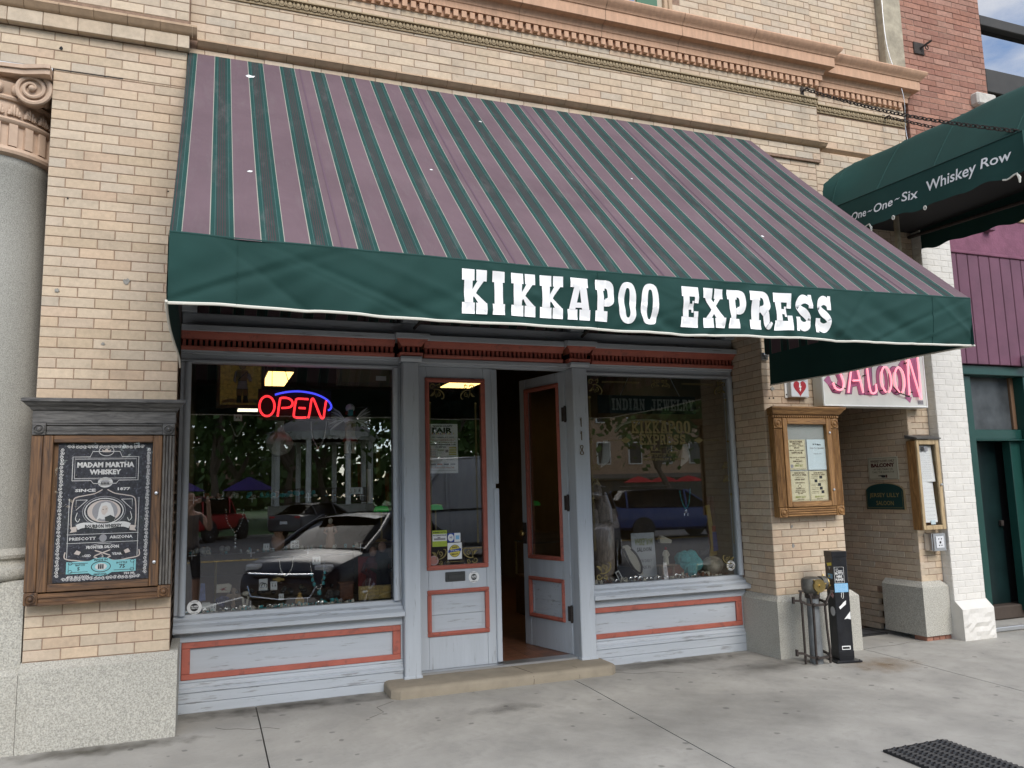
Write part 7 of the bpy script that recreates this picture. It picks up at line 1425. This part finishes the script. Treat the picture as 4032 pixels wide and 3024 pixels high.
mb = MB(); mb.prism([(3.575,.735),(3.62,.816),(3.73,.80),(3.86,.69),(3.70,.68)], 'y', .78, .81); tag(mb.build('black_case', m_blackc), 'black velvet jewelry tray with leather pouch', 'tray')
fpq = thing('small_photo', 'small tilted framed photo in the lower left of the right window', 'picture', (3.6,.75,.68)); mb = MB(); mb.prism([(3.555,.765),(3.595,.78),(3.645,.69),(3.605,.675)], 'y', .75, .756); mb.build('mount', m_paper, fpq); mb = MB(); mb.prism([(3.568,.758),(3.592,.768),(3.627,.703),(3.603,.694)], 'y', .748, .7495); mb.build('image', m_iron, fpq)
pm = thing('shop_notice', 'grey notice board with old style lettering standing in the right window', 'notice', (3.97,.9,.68)); mb = MB(); mb.prism([(3.85,.68),(4.10,.68),(4.085,1.10),(3.835,1.10)], 'y', .92, .93); mb.build('sheet', m_sgrey, pm); i = ink(frame((3.84,.9195,.68), (1,0,0), (0,0,1))); i(fit_text('WHISKEY ROW', .03, .30, .23, .37, .03, 1), m_greenink); i(fit_text('SALOON', .05, .24, .21, .285, .03, 1), m_ink); i(fit_text('OPEN DAILY', .05, .14, .21, .17, .0, 1), m_ink); i(fit_text('WALK IN', .07, .08, .19, .11, .0, 1), m_ink); i.done(pm)
mb = MB(); mb.prism([(4.115,.674),(4.315,.674),(4.318,.74),(4.29,.79),(4.22,.795),(4.13,.77)], 'y', .78, .84); tag(mb.build('leather_purse', m_leath), 'tooled brown leather purse on the right window floor', 'purse')
mb = MB(); mb.tube([(p[0], .86, p[1]) for p in curve([(4.56,.88),(4.62,.885),(4.66,.92),(4.672,.965)],5)], [.026-.0015*k for k in range(16)], 8); tag(mb.build('horn', m_board, None, smooth=True), 'curved dark horn beside the zigzag pot', 'horn')
ys_ = thing('leather_strap', 'yellow buckskin strap bag with beaded end in the right window', 'bag', (4.74,.84,.9)); mb = MB(); mb.prism([(4.655,1.34),(4.70,1.35),(4.755,.95),(4.76,.86),(4.67,.84),(4.70,.96)], 'y', .86, .872); mb.build('strap', mat('buckskin', (.36,.26,.06), .8, var=.2), ys_); mb = MB(); mb.prism([(4.715,1.08),(4.755,1.08),(4.768,.90),(4.715,.89)], 'y', .85, .857); mb.build('beaded_panel', m_blue, ys_); mb = MB(); mb.prism([(4.713,1.14),(4.753,1.14),(4.755,1.085),(4.714,1.085)], 'y', .85, .857); mb.build('beaded_band', m_redc, ys_)
rs = MB(); rs.grid(lambda u, v: Vector((4.735+.07*u+.03*v*u, .95+.02*math.sin(u*12+v*3), 1.43-.70*v)), 14, 14); tag(rs.build('shawl', mat('rust_shawl', (.13,.04,.025), .9, var=.2), None, smooth='all'), 'rust coloured shawl hanging at the right end of the window', 'shawl')
mb = MB(); mb.prism([(4.165,1.03),(4.20,1.062),(4.305,1.015),(4.295,.985),(4.18,.99)], 'y', .95, 1.0); tag(mb.build('bone_carving', m_bone, None), 'pale bone carving behind the coral', 'carving')
ar = MB(); ar.tube([(p[0], .95, p[1]) for p in curve([(3.728,2.085),(3.80,2.15),(3.95,2.19),(4.092,2.197),(4.25,2.185),(4.38,2.14),(4.447,2.085)],5)], .012, 6); tag(ar.build('hanging_bow', m_bone, None, smooth=True), 'pale curved bow hanging under the jewelry board', 'bow')
for a, b, c, d, lab in ((3.553, 3.66, 1.736, 2.0, 'left'), (4.447, 4.552, 1.737, 1.957, 'right')): mb = MB(); mb.prism([(a,c),(b-.03,c+.05),(b,c+.12),(b-.03,d),(a+.04,d),(a+.02,c+.12)], 'y', .93, .95); tag(mb.build('feather_bundle', m_paper), 'white feather bundle hanging from the '+lab+' end of the bow', 'feathers')
# counters, cases and lamps deeper in the shop
m_counter = mat('counter_wood', (.08,.045,.022), .5, var=.3)
def counter(label, x0, x1, y0, y1):
    t = thing('glass_counter', label, 'counter', ((x0+x1)/2, y0, .1)); mb = MB(); mb.cbox(x0, x1, y0, y1, .096, .55, .01); mb.build('base', m_counter, t); mb = MB(); mb.box(x0, x1, y0, y1, .93, .95); mb.build('glass_top', m_shelf, t)
    mb = MB()
    for x_ in (x0+.012, x1-.012):
        for y_ in (y0+.012, y1-.012): mb.cbox(x_-.01, x_+.01, y_-.01, y_+.01, .55, .93, .002)
    mb.build('corner_post', m_brass, t); lump('jewelry_tray', 'glinting heap of jewelry in the '+label, 'jewelry', ((x0+x1)/2, (y0+y1)/2, .56), ((x1-x0)*.8, .2, .06), m_silver, 30, int(x0*10))
counter('glass counter just inside the doorway', 2.15, 2.75, 3.2, 4.6); counter('glass counter along the right wall', 3.5, 4.6, 2.6, 3.2); counter('glass counter at the left side', .1, 1.6, 2.4, 3.0)
rr = random.Random(9)
for k in range(9):
    mb = MB(); x_, z_ = 2.05+.14*k, 1.35+rr.uniform(0, .5)
    for q in range(10): mb.tube([(x_+.02*(q-5)*.5, 6.2+.02*q, z_+.5), (x_+.02*(q-5)*.5+.01, 6.2+.02*q, z_)], .006, 4)
    tag(mb.build('hanging_beads', (m_gleaf, m_redc, m_bone)[k % 3]), '%s bunch of bead strands from the left deep in the shop, %s' % (('first','second','third','fourth','fifth','sixth','seventh','eighth','ninth')[k], ('golden', 'red', 'bone white')[k % 3]), 'bead strands', 'bead strands hanging in the shop')
def bank(label, x, y, z):
    t = thing('green_desk_lamp', label, 'lamp', (x, y, z)); mb = MB(); mb.lathe([(.06,z),(.06,z+.015),(.012,z+.03),(.01,z+.30)], 14, (x, y, 0)); mb.build('brass_stem', m_brass, t, smooth=True); mb = MB(); mb.lathe([(.02,-.075),(.05,-.06),(.058,0),(.05,.06),(.02,.075)], 16, (x, y, z+.30), 'x', .5, 0); mb.build('glass_shade', mat('green_lamp_glass', (.02,.38,.06), .3, emit=.12), t, smooth=True)
bank('green glass desk lamp behind the closed door glass', 2.25, 2.2, 1.06); bank('green glass desk lamp at the right end of the left window', 1.68, 2.2, 1.06)
for x_, y_, l_ in ((2.25, 2.2, 'door'), (1.68, 2.2, 'window')): mb = MB(); mb.cbox(x_-.25, x_+.25, y_-.2, y_+.2, .096, 1.055, .01); tag(mb.build('lamp_cabinet', m_counter), 'dark cabinet carrying the desk lamp behind the '+l_+' glass', 'cabinet')
# ================================================================== the street behind the camera (seen mirrored in the glass)
m_tyre = mat('tyre_rubber', (.02,.02,.02), .8); m_rim = mat('alloy_rim', (.45,.45,.46), .3, .9); m_carglass = glassmat('car_glass', (.06,.07,.08), .35, .0, rough=.0); m_chrome = mat('chrome', (.7,.7,.7), .15, 1.0); m_tail = mat('tail_lamp', (.40,.01,.012), .25); m_head = mat('head_lamp', (.6,.6,.6), .15); m_ctrim = mat('car_black_trim', (.015,.015,.016), .5)
def paint(name, c): m = mat(name, c, .3, .0, .25); m.node_tree.nodes['Principled BSDF'].inputs['Coat Weight'].default_value = .08; return m
def loft(mb, secs):
    n_ = len(secs[0]); base = [p for s in secs for p in s]
    fs = [[i*n_+k, i*n_+k+1, (i+1)*n_+k+1, (i+1)*n_+k] for i in range(len(secs)-1) for k in range(n_-1)]
    fs += [list(range(n_))[::-1], [(len(secs)-1)*n_+k for k in range(n_)]]; mb.add(base, fs)
def bsec(x, zb, zt, w):
    h = zt-zb; P_ = [(w*.80,zb),(w*.97,zb+.12*h),(w,zb+.4*h),(w*.985,zb+.7*h),(w*.93,zb+.93*h),(w*.80,zt),(0,zt+.03)]
    return [(x,-a,z) for a, z in P_][::1]+[(x,a,z) for a, z in P_[::-1][1:]]
def csec(x, zb, zt, w, wt):
    h = max(zt-zb, .01); P_ = [(w,zb),(w*.5+wt*.5,zb+.5*h),(wt,zb+.88*h),(wt*.86,zt),(0,zt+.02)]
    return [(x,-a,z) for a, z in P_]+[(x,a,z) for a, z in P_[::-1][1:]]
KINDS = dict(
 sedan=dict(L=4.6, body=[(-2.3,.35,.80,.80),(-2.22,.28,.98,.86),(-1.6,.25,1.02,.90),(-.5,.22,.97,.91),(.9,.22,.95,.91),(1.5,.24,.92,.89),(2.05,.25,.80,.85),(2.24,.28,.66,.76),(2.3,.34,.55,.70)], cab=[(-1.95,1.0,1.03,.74,.6),(-1.2,.97,1.36,.84,.60),(-.5,.95,1.46,.86,.62),(.25,.95,1.44,.86,.62),(.75,.95,1.24,.86,.66),(1.35,.92,.95,.80,.72)], wh=(-1.42,1.42,.33)),
 suv=dict(L=4.6, body=[(-2.25,.40,.95,.84),(-2.2,.33,1.12,.90),(-1.2,.28,1.10,.92),(.2,.28,1.08,.92),(1.1,.28,1.06,.92),(1.9,.30,.98,.88),(2.2,.32,.80,.82),(2.28,.38,.62,.74)], cab=[(-2.2,1.10,1.35,.78,.70),(-1.9,1.08,1.66,.84,.66),(-.6,1.07,1.72,.86,.66),(.3,1.06,1.68,.86,.66),(.75,1.06,1.45,.86,.70),(1.25,1.05,1.08,.82,.74)], wh=(-1.38,1.38,.36)),
 van=dict(L=5.9, body=[(-2.95,.45,1.2,.92),(-2.9,.35,1.35,.98),(-1,.30,1.35,1.0),(1.2,.30,1.33,1.0),(1.9,.32,1.25,.98),(2.7,.34,1.08,.92),(2.95,.42,.75,.82)], cab=[(-2.92,1.33,2.55,.95,.84),(-2.8,1.33,2.72,.97,.86),(0,1.33,2.74,.98,.86),(1.2,1.32,2.66,.98,.86),(1.7,1.30,2.2,.96,.86),(2.25,1.20,1.25,.90,.84)], wh=(-1.9,1.95,.36)),
 jeep=dict(L=4.2, body=[(-2.1,.50,1.05,.76),(-2.05,.45,1.12,.80),(-.5,.45,1.12,.80),(.7,.45,1.12,.80),(1.2,.48,1.10,.72),(2.0,.50,1.05,.62),(2.08,.55,.9,.60)], cab=[(-2.02,1.12,1.70,.78,.74),(-1.9,1.12,1.80,.78,.72),(.2,1.12,1.82,.78,.72),(.5,1.12,1.76,.78,.72),(.72,1.12,1.16,.76,.74)], wh=(-1.3,1.35,.42)))
def car(nm, label, kind, col_m, x, y, ang, cat_='car', rack=False, grille=False, z0=-.224):
    K = KINDS[kind]; t = thing(nm, label, cat_, (x, y, z0)); ca, sa = math.cos(ang), math.sin(ang)
    def tr_(q): q.v = [(x+v[0]*ca-v[1]*sa, y+v[0]*sa+v[1]*ca, z0+v[2]) for v in q.v]; return q
    def dense(S, f, n_=4):
        return [f(*[S[i][c]+(S[i+1][c]-S[i][c])*k/n_ for c in range(len(S[0]))]) for i in range(len(S)-1) for k in range(n_)]+[f(*S[-1])]
    q = MB(); loft(q, dense(K['body'], bsec)); tr_(q).build('body', col_m, t, smooth=True)
    q = MB(); loft(q, dense(K['cab'], csec)); tr_(q).build('cabin_glass', m_carglass if kind != 'van' else col_m, t, smooth=True)
    c = K['cab']; mid = len(c)//2
    q = MB(); q.grid(lambda u, v: Vector(((c[1][0]+(c[mid][0]+.35-c[1][0])*u), (v-.5)*2*c[mid][4]*.93, max(c[1][2], c[mid][2])+.03-.05*abs(v-.5)**2*4-.05*abs(u-.5)**2*4+.0)), 8, 6); tr_(q).build('roof', col_m, t, smooth='all')
    for s_ in (-1, 1):
        for a, b in ((1, 1), (mid, mid), (len(c)-3, len(c)-1)):
            q = MB(); pa = (c[a][0], s_*(c[a][4]+.02), c[a][2]-.02); pb = (c[b][0]-(.0 if a != b else .03), s_*(c[b][3]+.012), c[b][1]); q.tube([pa, ((pa[0]+pb[0])/2, s_*((c[a][3]+c[a][4])/2+.03), (pa[2]+pb[2])/2), pb], .035, 6); tr_(q).build('pillar', col_m, t, smooth=True)
        xr = -K['L']/2+.06; q = MB(); q.cbox(xr-.03, xr+.25, s_*.62-.14, s_*.62+.14, .78 if kind != 'van' else .9, .95 if kind != 'van' else 1.4, .03); tr_(q).build('tail_lamp', m_tail, t)
        xf = K['L']/2-.22; q = MB(); q.cbox(xf-.16, xf+.10, s_*.60-.14, s_*.60+.14, .64, .78, .03); tr_(q).build('head_lamp', m_head, t)
        for wx in K['wh'][:2]:
            r_ = K['wh'][2]; wy = s_*(K['body'][3][3]-.10); q = MB(); q.lathe([(r_*.62,-.1),(r_*.95,-.11),(r_,-.07),(r_,.07),(r_*.95,.11),(r_*.62,.1)], 24, (wx, wy, r_), 'y'); w9 = tr_(q).build('wheel', m_tyre, t, smooth=True)
            q = MB(); q.lathe([(0,s_*.08),(r_*.15,s_*.09),(r_*.2,s_*.06),(r_*.62,s_*.07),(r_*.64,s_*.10)], 20, (wx, wy, r_), 'y')
            for k in range(7): a = 2*math.pi*k/7; q.tube([(wx+.1*r_*math.cos(a), wy+s_*.09, r_+.1*r_*math.sin(a)), (wx+.58*r_*math.cos(a), wy+s_*.10, r_+.58*r_*math.sin(a))], r_*.07, 5)
            tr_(q).build('rim', m_rim, w9, smooth=True)
            q = MB(); q.lathe([(r_*1.12,-.02),(r_*1.12,.13)], 24, (wx, s_*(K['body'][3][3]-.11), r_), 'y'); tr_(q).build('wheel_arch', m_ctrim, t)
    q = MB(); q.cbox(-K['L']/2-.04, -K['L']/2+.03, -.18, .18, .62, .74, .01); tr_(q).build('number_plate', m_paper, t)
    if grille:
        q = MB(); q.cbox(K['L']/2-.10, K['L']/2+.02, -.50, .50, .60, .66, .02); q.cbox(K['L']/2-.08, K['L']/2+.03, -.55, .55, .36, .54, .03); tr_(q).build('grille', m_ctrim, t)
        q = MB(); q.tube([(K['L']/2+.01, -.55, .66), (K['L']/2+.045, 0, .655), (K['L']/2+.01, .55, .66)], .014, 6); q.tube([(K['L']/2-.02, -.60, .52), (K['L']/2+.02, -.5, .34), (K['L']/2+.05, 0, .31), (K['L']/2+.02, .5, .34), (K['L']/2-.02, .60, .52)], .014, 6); tr_(q).build('chrome_trim', m_chrome, t, smooth=True)
        q = MB(); q.cbox(K['L']/2+.04, K['L']/2+.06, -.10, .10, .575, .605, .004); q.cbox(K['L']/2+.042, K['L']/2+.062, -.04, .04, .56, .62, .004); tr_(q).build('badge', m_brass, t)
    if rack:
        for s_ in (-1, 1): q = MB(); q.tube([(-1.6, s_*.6, 1.80), (.3, s_*.6, 1.80)], .02, 6); tr_(q).build('roof_rail', m_ctrim, t)
    return t
car('parked_car', 'black sedan parked nose in at the kerb, mirrored in the left window', 'sedan', paint('black_blue_paint', (.012,.014,.022)), 2.55, -6.75, R(131), grille=True)
car('parked_car', 'dark grey sedan seen from behind across the street, mirrored in the left window', 'sedan', paint('grey_paint', (.06,.058,.06)), 4.6, -29.4, R(-48))
car('off_road_car', 'red off road car across the street, mirrored beside the photographer', 'jeep', paint('red_paint', (.30,.012,.016)), .2, -31.2+1.9, R(-60))
car('blue_suv', 'blue sport utility car across the street, mirrored in the right window', 'suv', paint('blue_paint', (.03,.055,.17)), 15.5, -18.0, R(6), rack=True)
car('dark_suv', 'dark sport utility car with roof rails parked near the right window', 'suv', paint('charcoal_paint', (.025,.025,.03)), 7.7, -9.2, R(120), rack=True)
car('silver_van', 'tall silver van in the street, mirrored in the door glass', 'van', paint('silver_paint', (.30,.31,.32)), 7.2, -14.5, R(180), cat_='van')
car('white_car', 'small white car parked far across the park corner', 'sedan', paint('white_paint', (.6,.6,.6)), 34, -29, R(0))
# trees of the square
m_bark = mat('tree_bark', (.11,.085,.065), .95, var=.4, vscale=6, stretch=(3,3,.5), bump=1, bscale=12); m_leaf = mat('tree_leaf', (.035,.075,.018), .8, rnd=.35, cols=[(.045,.09,.02),(.07,.13,.035),(.055,.11,.028),(.085,.14,.04)])
def tree(label, x, y, h, spread, seed, fork=True, nl=4200, low=2.6):
    rr = random.Random(seed); t = thing('park_tree', label, 'tree', (x, y, -.15), 'trees of the square'); mb = MB()
    def limb(p, d, L, r_, dep):
        pts = [Vector(p)]; dd = Vector(d)
        for k in range(4): dd = (dd+Vector((rr.uniform(-.18,.18), rr.uniform(-.18,.18), .06))).normalized(); pts.append(pts[-1]+dd*L/4)
        mb.tube(pts, [r_*(1-.12*k) for k in range(5)], 8); tips.append(pts[-1])
        if dep > 0:
            for q in range(3): a = rr.uniform(0, 6.28); limb(pts[-1], (dd+Vector((math.cos(a)*.75, math.sin(a)*.75, rr.uniform(-.1,.5)))).normalized(), L*.7, r_*.55, dep-1)
    tips = []; limb((x, y, -.2), (0, 0, 1), h*.28, .26*h/10, 0); top = tips[-1]
    for q in range(3): a = rr.uniform(0, 6.28); limb(top, Vector((math.cos(a)*.6, math.sin(a)*.6, 1)).normalized(), h*.3, .18*h/10, 2)
    mb.build('trunk', m_bark, t, smooth=True); lf = MB(); vs = []; fs = []
    for k in range(nl):
        b = rr.choice(tips[1:]); c = b+Vector((rr.gauss(0, spread*.17), rr.gauss(0, spread*.17), rr.gauss(-.2, spread*.12)))
        if c.z < low: c.z = low+rr.random()*1.5
        u = Vector((rr.gauss(0,1), rr.gauss(0,1), rr.gauss(0,1))).normalized(); w_ = u.orthogonal().normalized(); s_ = rr.uniform(.16, .36)
        lf.add([c-u*s_, c+w_*s_*.6, c+u*s_, c-w_*s_*.6], [(0,1,2,3)])
    lf.build('crown', m_leaf, t, recalc=False)
for k, (x, y, h, s_, lab) in enumerate(((.6,-37,11,7,'forked park tree behind the photographer'), (-7,-40,12,8,'park tree furthest left across the street'), (5.5,-52,13,9,'park tree behind the bandstand'), (13,-38,11,8,'park tree right of the bandstand'), (20,-44,12,9,'park tree behind the silver van'), (27,-36,11,8,'park tree left of the peach building'), (33,-40,12,8,'leaning park tree in front of the peach building'), (42,-38,11,8,'park tree right of the peach building'), (-16,-46,12,9,'large park tree beyond the left window edge'), (50,-44,12,9,'far right park tree'), (-3,-46,12,10,'shady park tree between bandstand and purple tents'), (9,-58,13,11,'tall park tree far behind the bandstand'), (1.5,-66,13,11,'park tree behind the purple tents'), (16,-60,12,10,'dense park tree behind the van'), (-12,-62,13,11,'far left dense park tree'), (23,-58,12,10,'dense park tree left of the peach building'))):
    tree(lab+' mirrored in the glass', x, y, h, s_, 40+k)
# bandstand
gz_ = thing('bandstand', 'white bandstand with grey roof and scalloped edge in the square', 'bandstand', (6.5,-42,-.1)); gx, gy = 6.5, -42; m_groof = mat('bandstand_roof', (.10,.11,.14), .7); m_gwhite = mat('bandstand_white', (.62,.62,.60), .6)
mb = MB(); mb.lathe([(3.3,5.2),(1.8,6.0),(.4,7.0),(0,7.5)], 8, (gx, gy, 0)); mb.build('roof', m_groof, gz_)
mb = MB(); mb.lathe([(3.3,4.9),(3.3,5.2),(3.05,5.2),(3.05,4.9)], 8, (gx, gy, 0)); mb.build('fascia', m_gwhite, gz_); mb = MB(); mb.lathe([(3.1,-.2),(3.1,1.0),(0,1.0)], 8, (gx, gy, 0)); mb.build('deck', m_conc, gz_)
for k in range(8):
    a = math.pi/8+2*math.pi*k/8; px_, py_ = gx+2.9*math.cos(a), gy+2.9*math.sin(a); mb = MB(); mb.cbox(px_-.14, px_+.14, py_-.14, py_+.14, 1.0, 4.95, .02); mb.build('post', m_gwhite, gz_)
    a2 = a+2*math.pi/8; mb = MB(); q1, q2 = Vector((px_, py_, 0)), Vector((gx+2.9*math.cos(a2), gy+2.9*math.sin(a2), 0))
    for zz in (1.15, 1.95): mb.tube([q1+Vector((0,0,zz)), q2+Vector((0,0,zz))], .025, 5)
    for q in range(1, 12): p = q1+(q2-q1)*q/12; mb.tube([p+Vector((0,0,1.15)), p+Vector((0,0,1.95))], .015, 4)
    mb.build('railing', m_iron, gz_)
    for q in range(7): p = q1+(q2-q1)*(q+.5)/7; p = Vector((gx, gy, 0))+(p-Vector((gx, gy, 0)))*1.12; mb = MB(); mb.lathe([(.2,-.02),(.2,.02)], 12, (p.x, p.y, 4.9), 'y'); mb.build('scallop', m_gwhite, gz_)
rr = random.Random(77); lf = MB()
for k in range(9000):
    c = Vector((rr.uniform(-70, 110), rr.uniform(-118, -100), rr.betavariate(1.2, 1.6)*11)); u = Vector((rr.gauss(0,1), rr.gauss(0,1), rr.gauss(0,1))).normalized(); w_ = u.orthogonal().normalized(); s_ = rr.uniform(.5, 1.1); lf.add([c-u*s_, c+w_*s_*.7, c+u*s_, c-w_*s_*.7], [(0,1,2,3)])
tag(lf.build('distant_wood', m_leaf, None, recalc=False), 'dark belt of trees far behind the square', 'wood', kind='stuff')
# tents, buildings, umbrellas
m_tent = mat('purple_tent', (.08,.05,.30), .8)
for k, (x, y) in enumerate(((-2.0,-58), (3.2,-60))):
    t = thing('market_tent', ('purple market tent in the square, the left one', 'purple market tent in the square, the right one')[k], 'tent', (x, y, -.15), 'market tents'); mb = MB(); mb.add([(x-2,y-2,2.1),(x+2,y-2,2.1),(x+2,y+2,2.1),(x-2,y+2,2.1),(x,y,3.2)], [(0,1,4),(1,2,4),(2,3,4),(3,0,4)]); mb.build('roof', m_tent, t)
    for sx in (-1.9, 1.9):
        for sy in (-1.9, 1.9): mb = MB(); mb.tube([(x+sx, y+sy, -.15), (x+sx, y+sy, 2.1)], .04, 6); mb.build('leg', m_white, t)
m_peach = mat('peach_stone', (.42,.29,.20), .85, var=.12); m_pav = mat('distant_window', (.03,.035,.04), .2)
def far_building(label, x0, x1, y, h, m, nst, nwin):
    t = thing('distant_building', label, 'building', ((x0+x1)/2, y, -.15)); mb = MB(); mb.box(x0, x1, y-12, y, -.3, h); mb.build('wall', m, t); mb = MB(); mb.cbox(x0-.3, x1+.3, y-.1, y+.5, h-.6, h, .1); mb.build('cornice', m_terra, t)
    for a in range(nst):
        for b in range(nwin): xx = x0+(b+.5)*(x1-x0)/nwin; zz = 3.8+a*4.0; w9 = MB(); w9.cbox(xx-.75, xx+.75, y-.05, y+.12, zz, zz+2.2, .04); w9 = w9.build('window', m_white, t); mb = MB(); mb.box(xx-.62, xx+.62, y+.121, y+.13, zz+.12, zz+2.08); mb.build('pane', m_pav, w9)
    mb = MB(); mb.prism([(y, 2.9), (y+1.8, 2.5), (y+1.8, 2.35), (y, 2.7)], 'x', x0, x1); mb.build('shop_awning', mat('taupe_awning', (.13,.12,.10), .9), t); mb = MB(); mb.box(x0+.3, x1-.3, y+.01, y+.02, .2, 2.3); mb.build('shop_window', m_pav, t)
far_building('peach stone corner building across the square mirrored in the right window', 34, 58, -62, 14, m_peach, 2, 7); far_building('pale building left across the square', -60, -32, -90, 11, mat('pale_wall', (.40,.37,.32), .85), 2, 8); far_building('brown brick building behind the bandstand', -20, 20, -150, 8, mat('brown_brick', (.18,.10,.075), .9), 2, 10); far_building('red brick building at the far right', 62, 95, -66, 11, mat('far_red_brick', (.24,.10,.07), .9), 2, 8)
m_umb = mat('red_umbrella', (.45,.02,.025), .8)
for k in range(4): x, y = 36+2.6*k, -56; t = thing('patio_umbrella', ('first', 'second', 'third', 'fourth')[k]+' red patio umbrella from the left before the peach building', 'umbrella', (x, y, -.15), 'red patio umbrellas'); mb = MB(); mb.lathe([(1.4,2.0),(.7,2.35),(0,2.55)], 8, (x, y, 0)); mb.build('canopy', m_umb, t); mb = MB(); mb.tube([(x, y, -.15), (x, y, 2.5)], .03, 6); mb.build('pole', m_iron, t)
# ================================================================== photographer (only seen mirrored)
ph = thing('person', 'person in grey sleeveless top holding up a phone, mirrored in the left window', 'person', (-.15, -6.4, -.224))
Fh = Vector((Fv.x, Fv.y, 0)).normalized(); Rh = Vector((Fh.y, -Fh.x, 0))
BC = Vector((CAMP.x, CAMP.y, 0))-Fh*.50-Rh*.05
def bp(r_, f_, z_): v = BC+Rh*r_+Fh*f_; return (v.x, v.y, z_-.224)
J = {}; EDG = []; RAD = {}
def jn(n_, p, rx, ry=None, pa=None):
    J[n_] = p; RAD[n_] = (rx, ry or rx)
    if pa: EDG.append((pa, n_))
jn('pel', bp(0,0,.98), .150, .115); jn('waist', bp(0,.01,1.14), .145, .105, 'pel'); jn('chest', bp(0,0,1.36), .165, .115, 'waist'); jn('shc', bp(0,-.01,1.50), .12, .085, 'chest'); jn('neck', bp(0,.0,1.60), .055, .055, 'shc'); jn('chin', bp(0,.025,1.68), .070, .075, 'neck'); jn('head', bp(0,.02,1.78), .083, .098, 'chin'); jn('crown', bp(0,.0,1.86), .060, .07, 'head')
ch = CAMP+Vector((0,0,.224))
for s_, n_ in ((-1, 'l'), (1, 'r')):
    jn('sh'+n_, bp(s_*.19,-.01,1.49), .062, None, 'shc'); jn('el'+n_, bp(s_*.27,.16,1.27), .045, None, 'sh'+n_)
    hv = CAMP-Fv*.07+R2*s_*.085-U2*.02; J['wr'+n_] = tuple(hv-Fh*.10-Vector((0,0,.06))+Rh*s_*.03); RAD['wr'+n_] = (.030,.030); EDG.append(('el'+n_, 'wr'+n_)); J['pa'+n_] = tuple(hv-Fh*.02); RAD['pa'+n_] = (.026,.034); EDG.append(('wr'+n_, 'pa'+n_))
    jn('hip'+n_, bp(s_*.10,0,.92), .095, None, 'pel'); jn('kn'+n_, bp(s_*.12,.03,.50), .062, None, 'hip'+n_); jn('cf'+n_, bp(s_*.125,.0,.36), .060, None, 'kn'+n_); jn('an'+n_, bp(s_*.13,-.01,.09), .040, None, 'cf'+n_); jn('to'+n_, bp(s_*.15,.16,.045), .038, None, 'an'+n_)
nmz = list(J); me = bpy.data.meshes.new('body'); me.from_pydata([J[k] for k in nmz], [(nmz.index(a), nmz.index(b)) for a, b in EDG], []); bo = bpy.data.objects.new('body', me); COL.objects.link(bo)
sk = bo.modifiers.new('skin', 'SKIN'); sk.use_smooth_shade = True; 
for k, n_ in enumerate(nmz): me.skin_vertices[0].data[k].radius = RAD[n_]
me.skin_vertices[0].data[nmz.index('pel')].use_root = True
bo.modifiers.new('sub', 'SUBSURF').levels = 2; bo.modifiers['sub'].render_levels = 2
dg = bpy.context.evaluated_depsgraph_get(); m2 = bpy.data.meshes.new_from_object(bo.evaluated_get(dg)); bpy.data.objects.remove(bo)
m_hskin = mat('skin', (.42,.25,.18), .6); m_tank = mat('grey_tank_top', (.15,.13,.12), .9); m_short = mat('dark_shorts', (.035,.037,.045), .9); m_hair = mat('brown_hair', (.05,.03,.02), .8); m_shoe = mat('shoe_grey', (.1,.1,.1), .8)
for mm in (m_hskin, m_tank, m_short, m_hair, m_shoe): m2.materials.append(mm)
for p in m2.polygons:
    c = p.center; d = c-BC; r_, f_, z_ = d.dot(Rh), d.dot(Fh), c.z+.224; i_ = 0
    if z_ < .11: i_ = 4
    elif .52 < z_ < 1.03: i_ = 2
    elif 1.03 <= z_ < 1.52 and abs(r_) < .185 and f_ < .13: i_ = 1
    elif z_ > 1.84 or (z_ > 1.70 and f_ < .0): i_ = 3
    p.material_index = i_; p.use_smooth = True
bo = bpy.data.objects.new('body', m2); COL.objects.link(bo); par(bo, ph)
hd = BC+Rh*0; 
def hp_(r_, f_, z_): return Vector(bp(r_, f_, z_))
mb = MB(); mb.ball(hp_(0,.115,1.745), .017, 8, 6, (.8,.8,1.3)); mb.build('nose', m_hskin, ph, smooth=True)
for s_ in (-1, 1):
    mb = MB(); mb.ball(hp_(s_*.033,.098,1.775), .012, 8, 6); mb.build('eye', m_ink, ph, smooth=True); mb = MB(); mb.ball(hp_(s_*.085,.01,1.755), .026, 8, 6, (.5,.7,1.2)); mb.build('ear', m_hskin, ph, smooth=True)
    n_ = 'l' if s_ < 0 else 'r'; P0 = Vector(J['pa'+n_])
    for q in range(4):
        mb = MB(); a = P0+U2*(.022-.016*q); L_ = (.075,.085,.08,.062)[q]; mb.tube([a, a+Fv*.03-R2*s_*.008, a+Fv*.036-R2*s_*(.02+L_*.25), a+Fv*.034-R2*s_*(L_*.6)], [.009,.0088,.0082,.007], 7); mb.build('finger', m_hskin, ph, smooth=True)
    mb = MB(); mb.tube([P0-U2*.03, P0-U2*.03-R2*s_*.03, P0-U2*.012-R2*s_*.055], [.011,.010,.008], 7); mb.build('thumb', m_hskin, ph, smooth=True)
mb = MB(); mb.tube([hp_(-.018,.098,1.70), hp_(.018,.098,1.70)], .006, 6); mb.build('mouth', mat('lip', (.30,.12,.10), .6), ph, smooth=True)
pho = MB(); c0 = CAMP-Fv*.075
pho.cbox(-.075, .075, -.036, .036, -.004, .004, .003); pho.v = [tuple(c0+R2*v[0]+U2*v[1]+Fv*v[2]) for v in pho.v]
tag(pho.build('phone', m_ctrim), 'black phone held up by the mirrored photographer', 'phone')
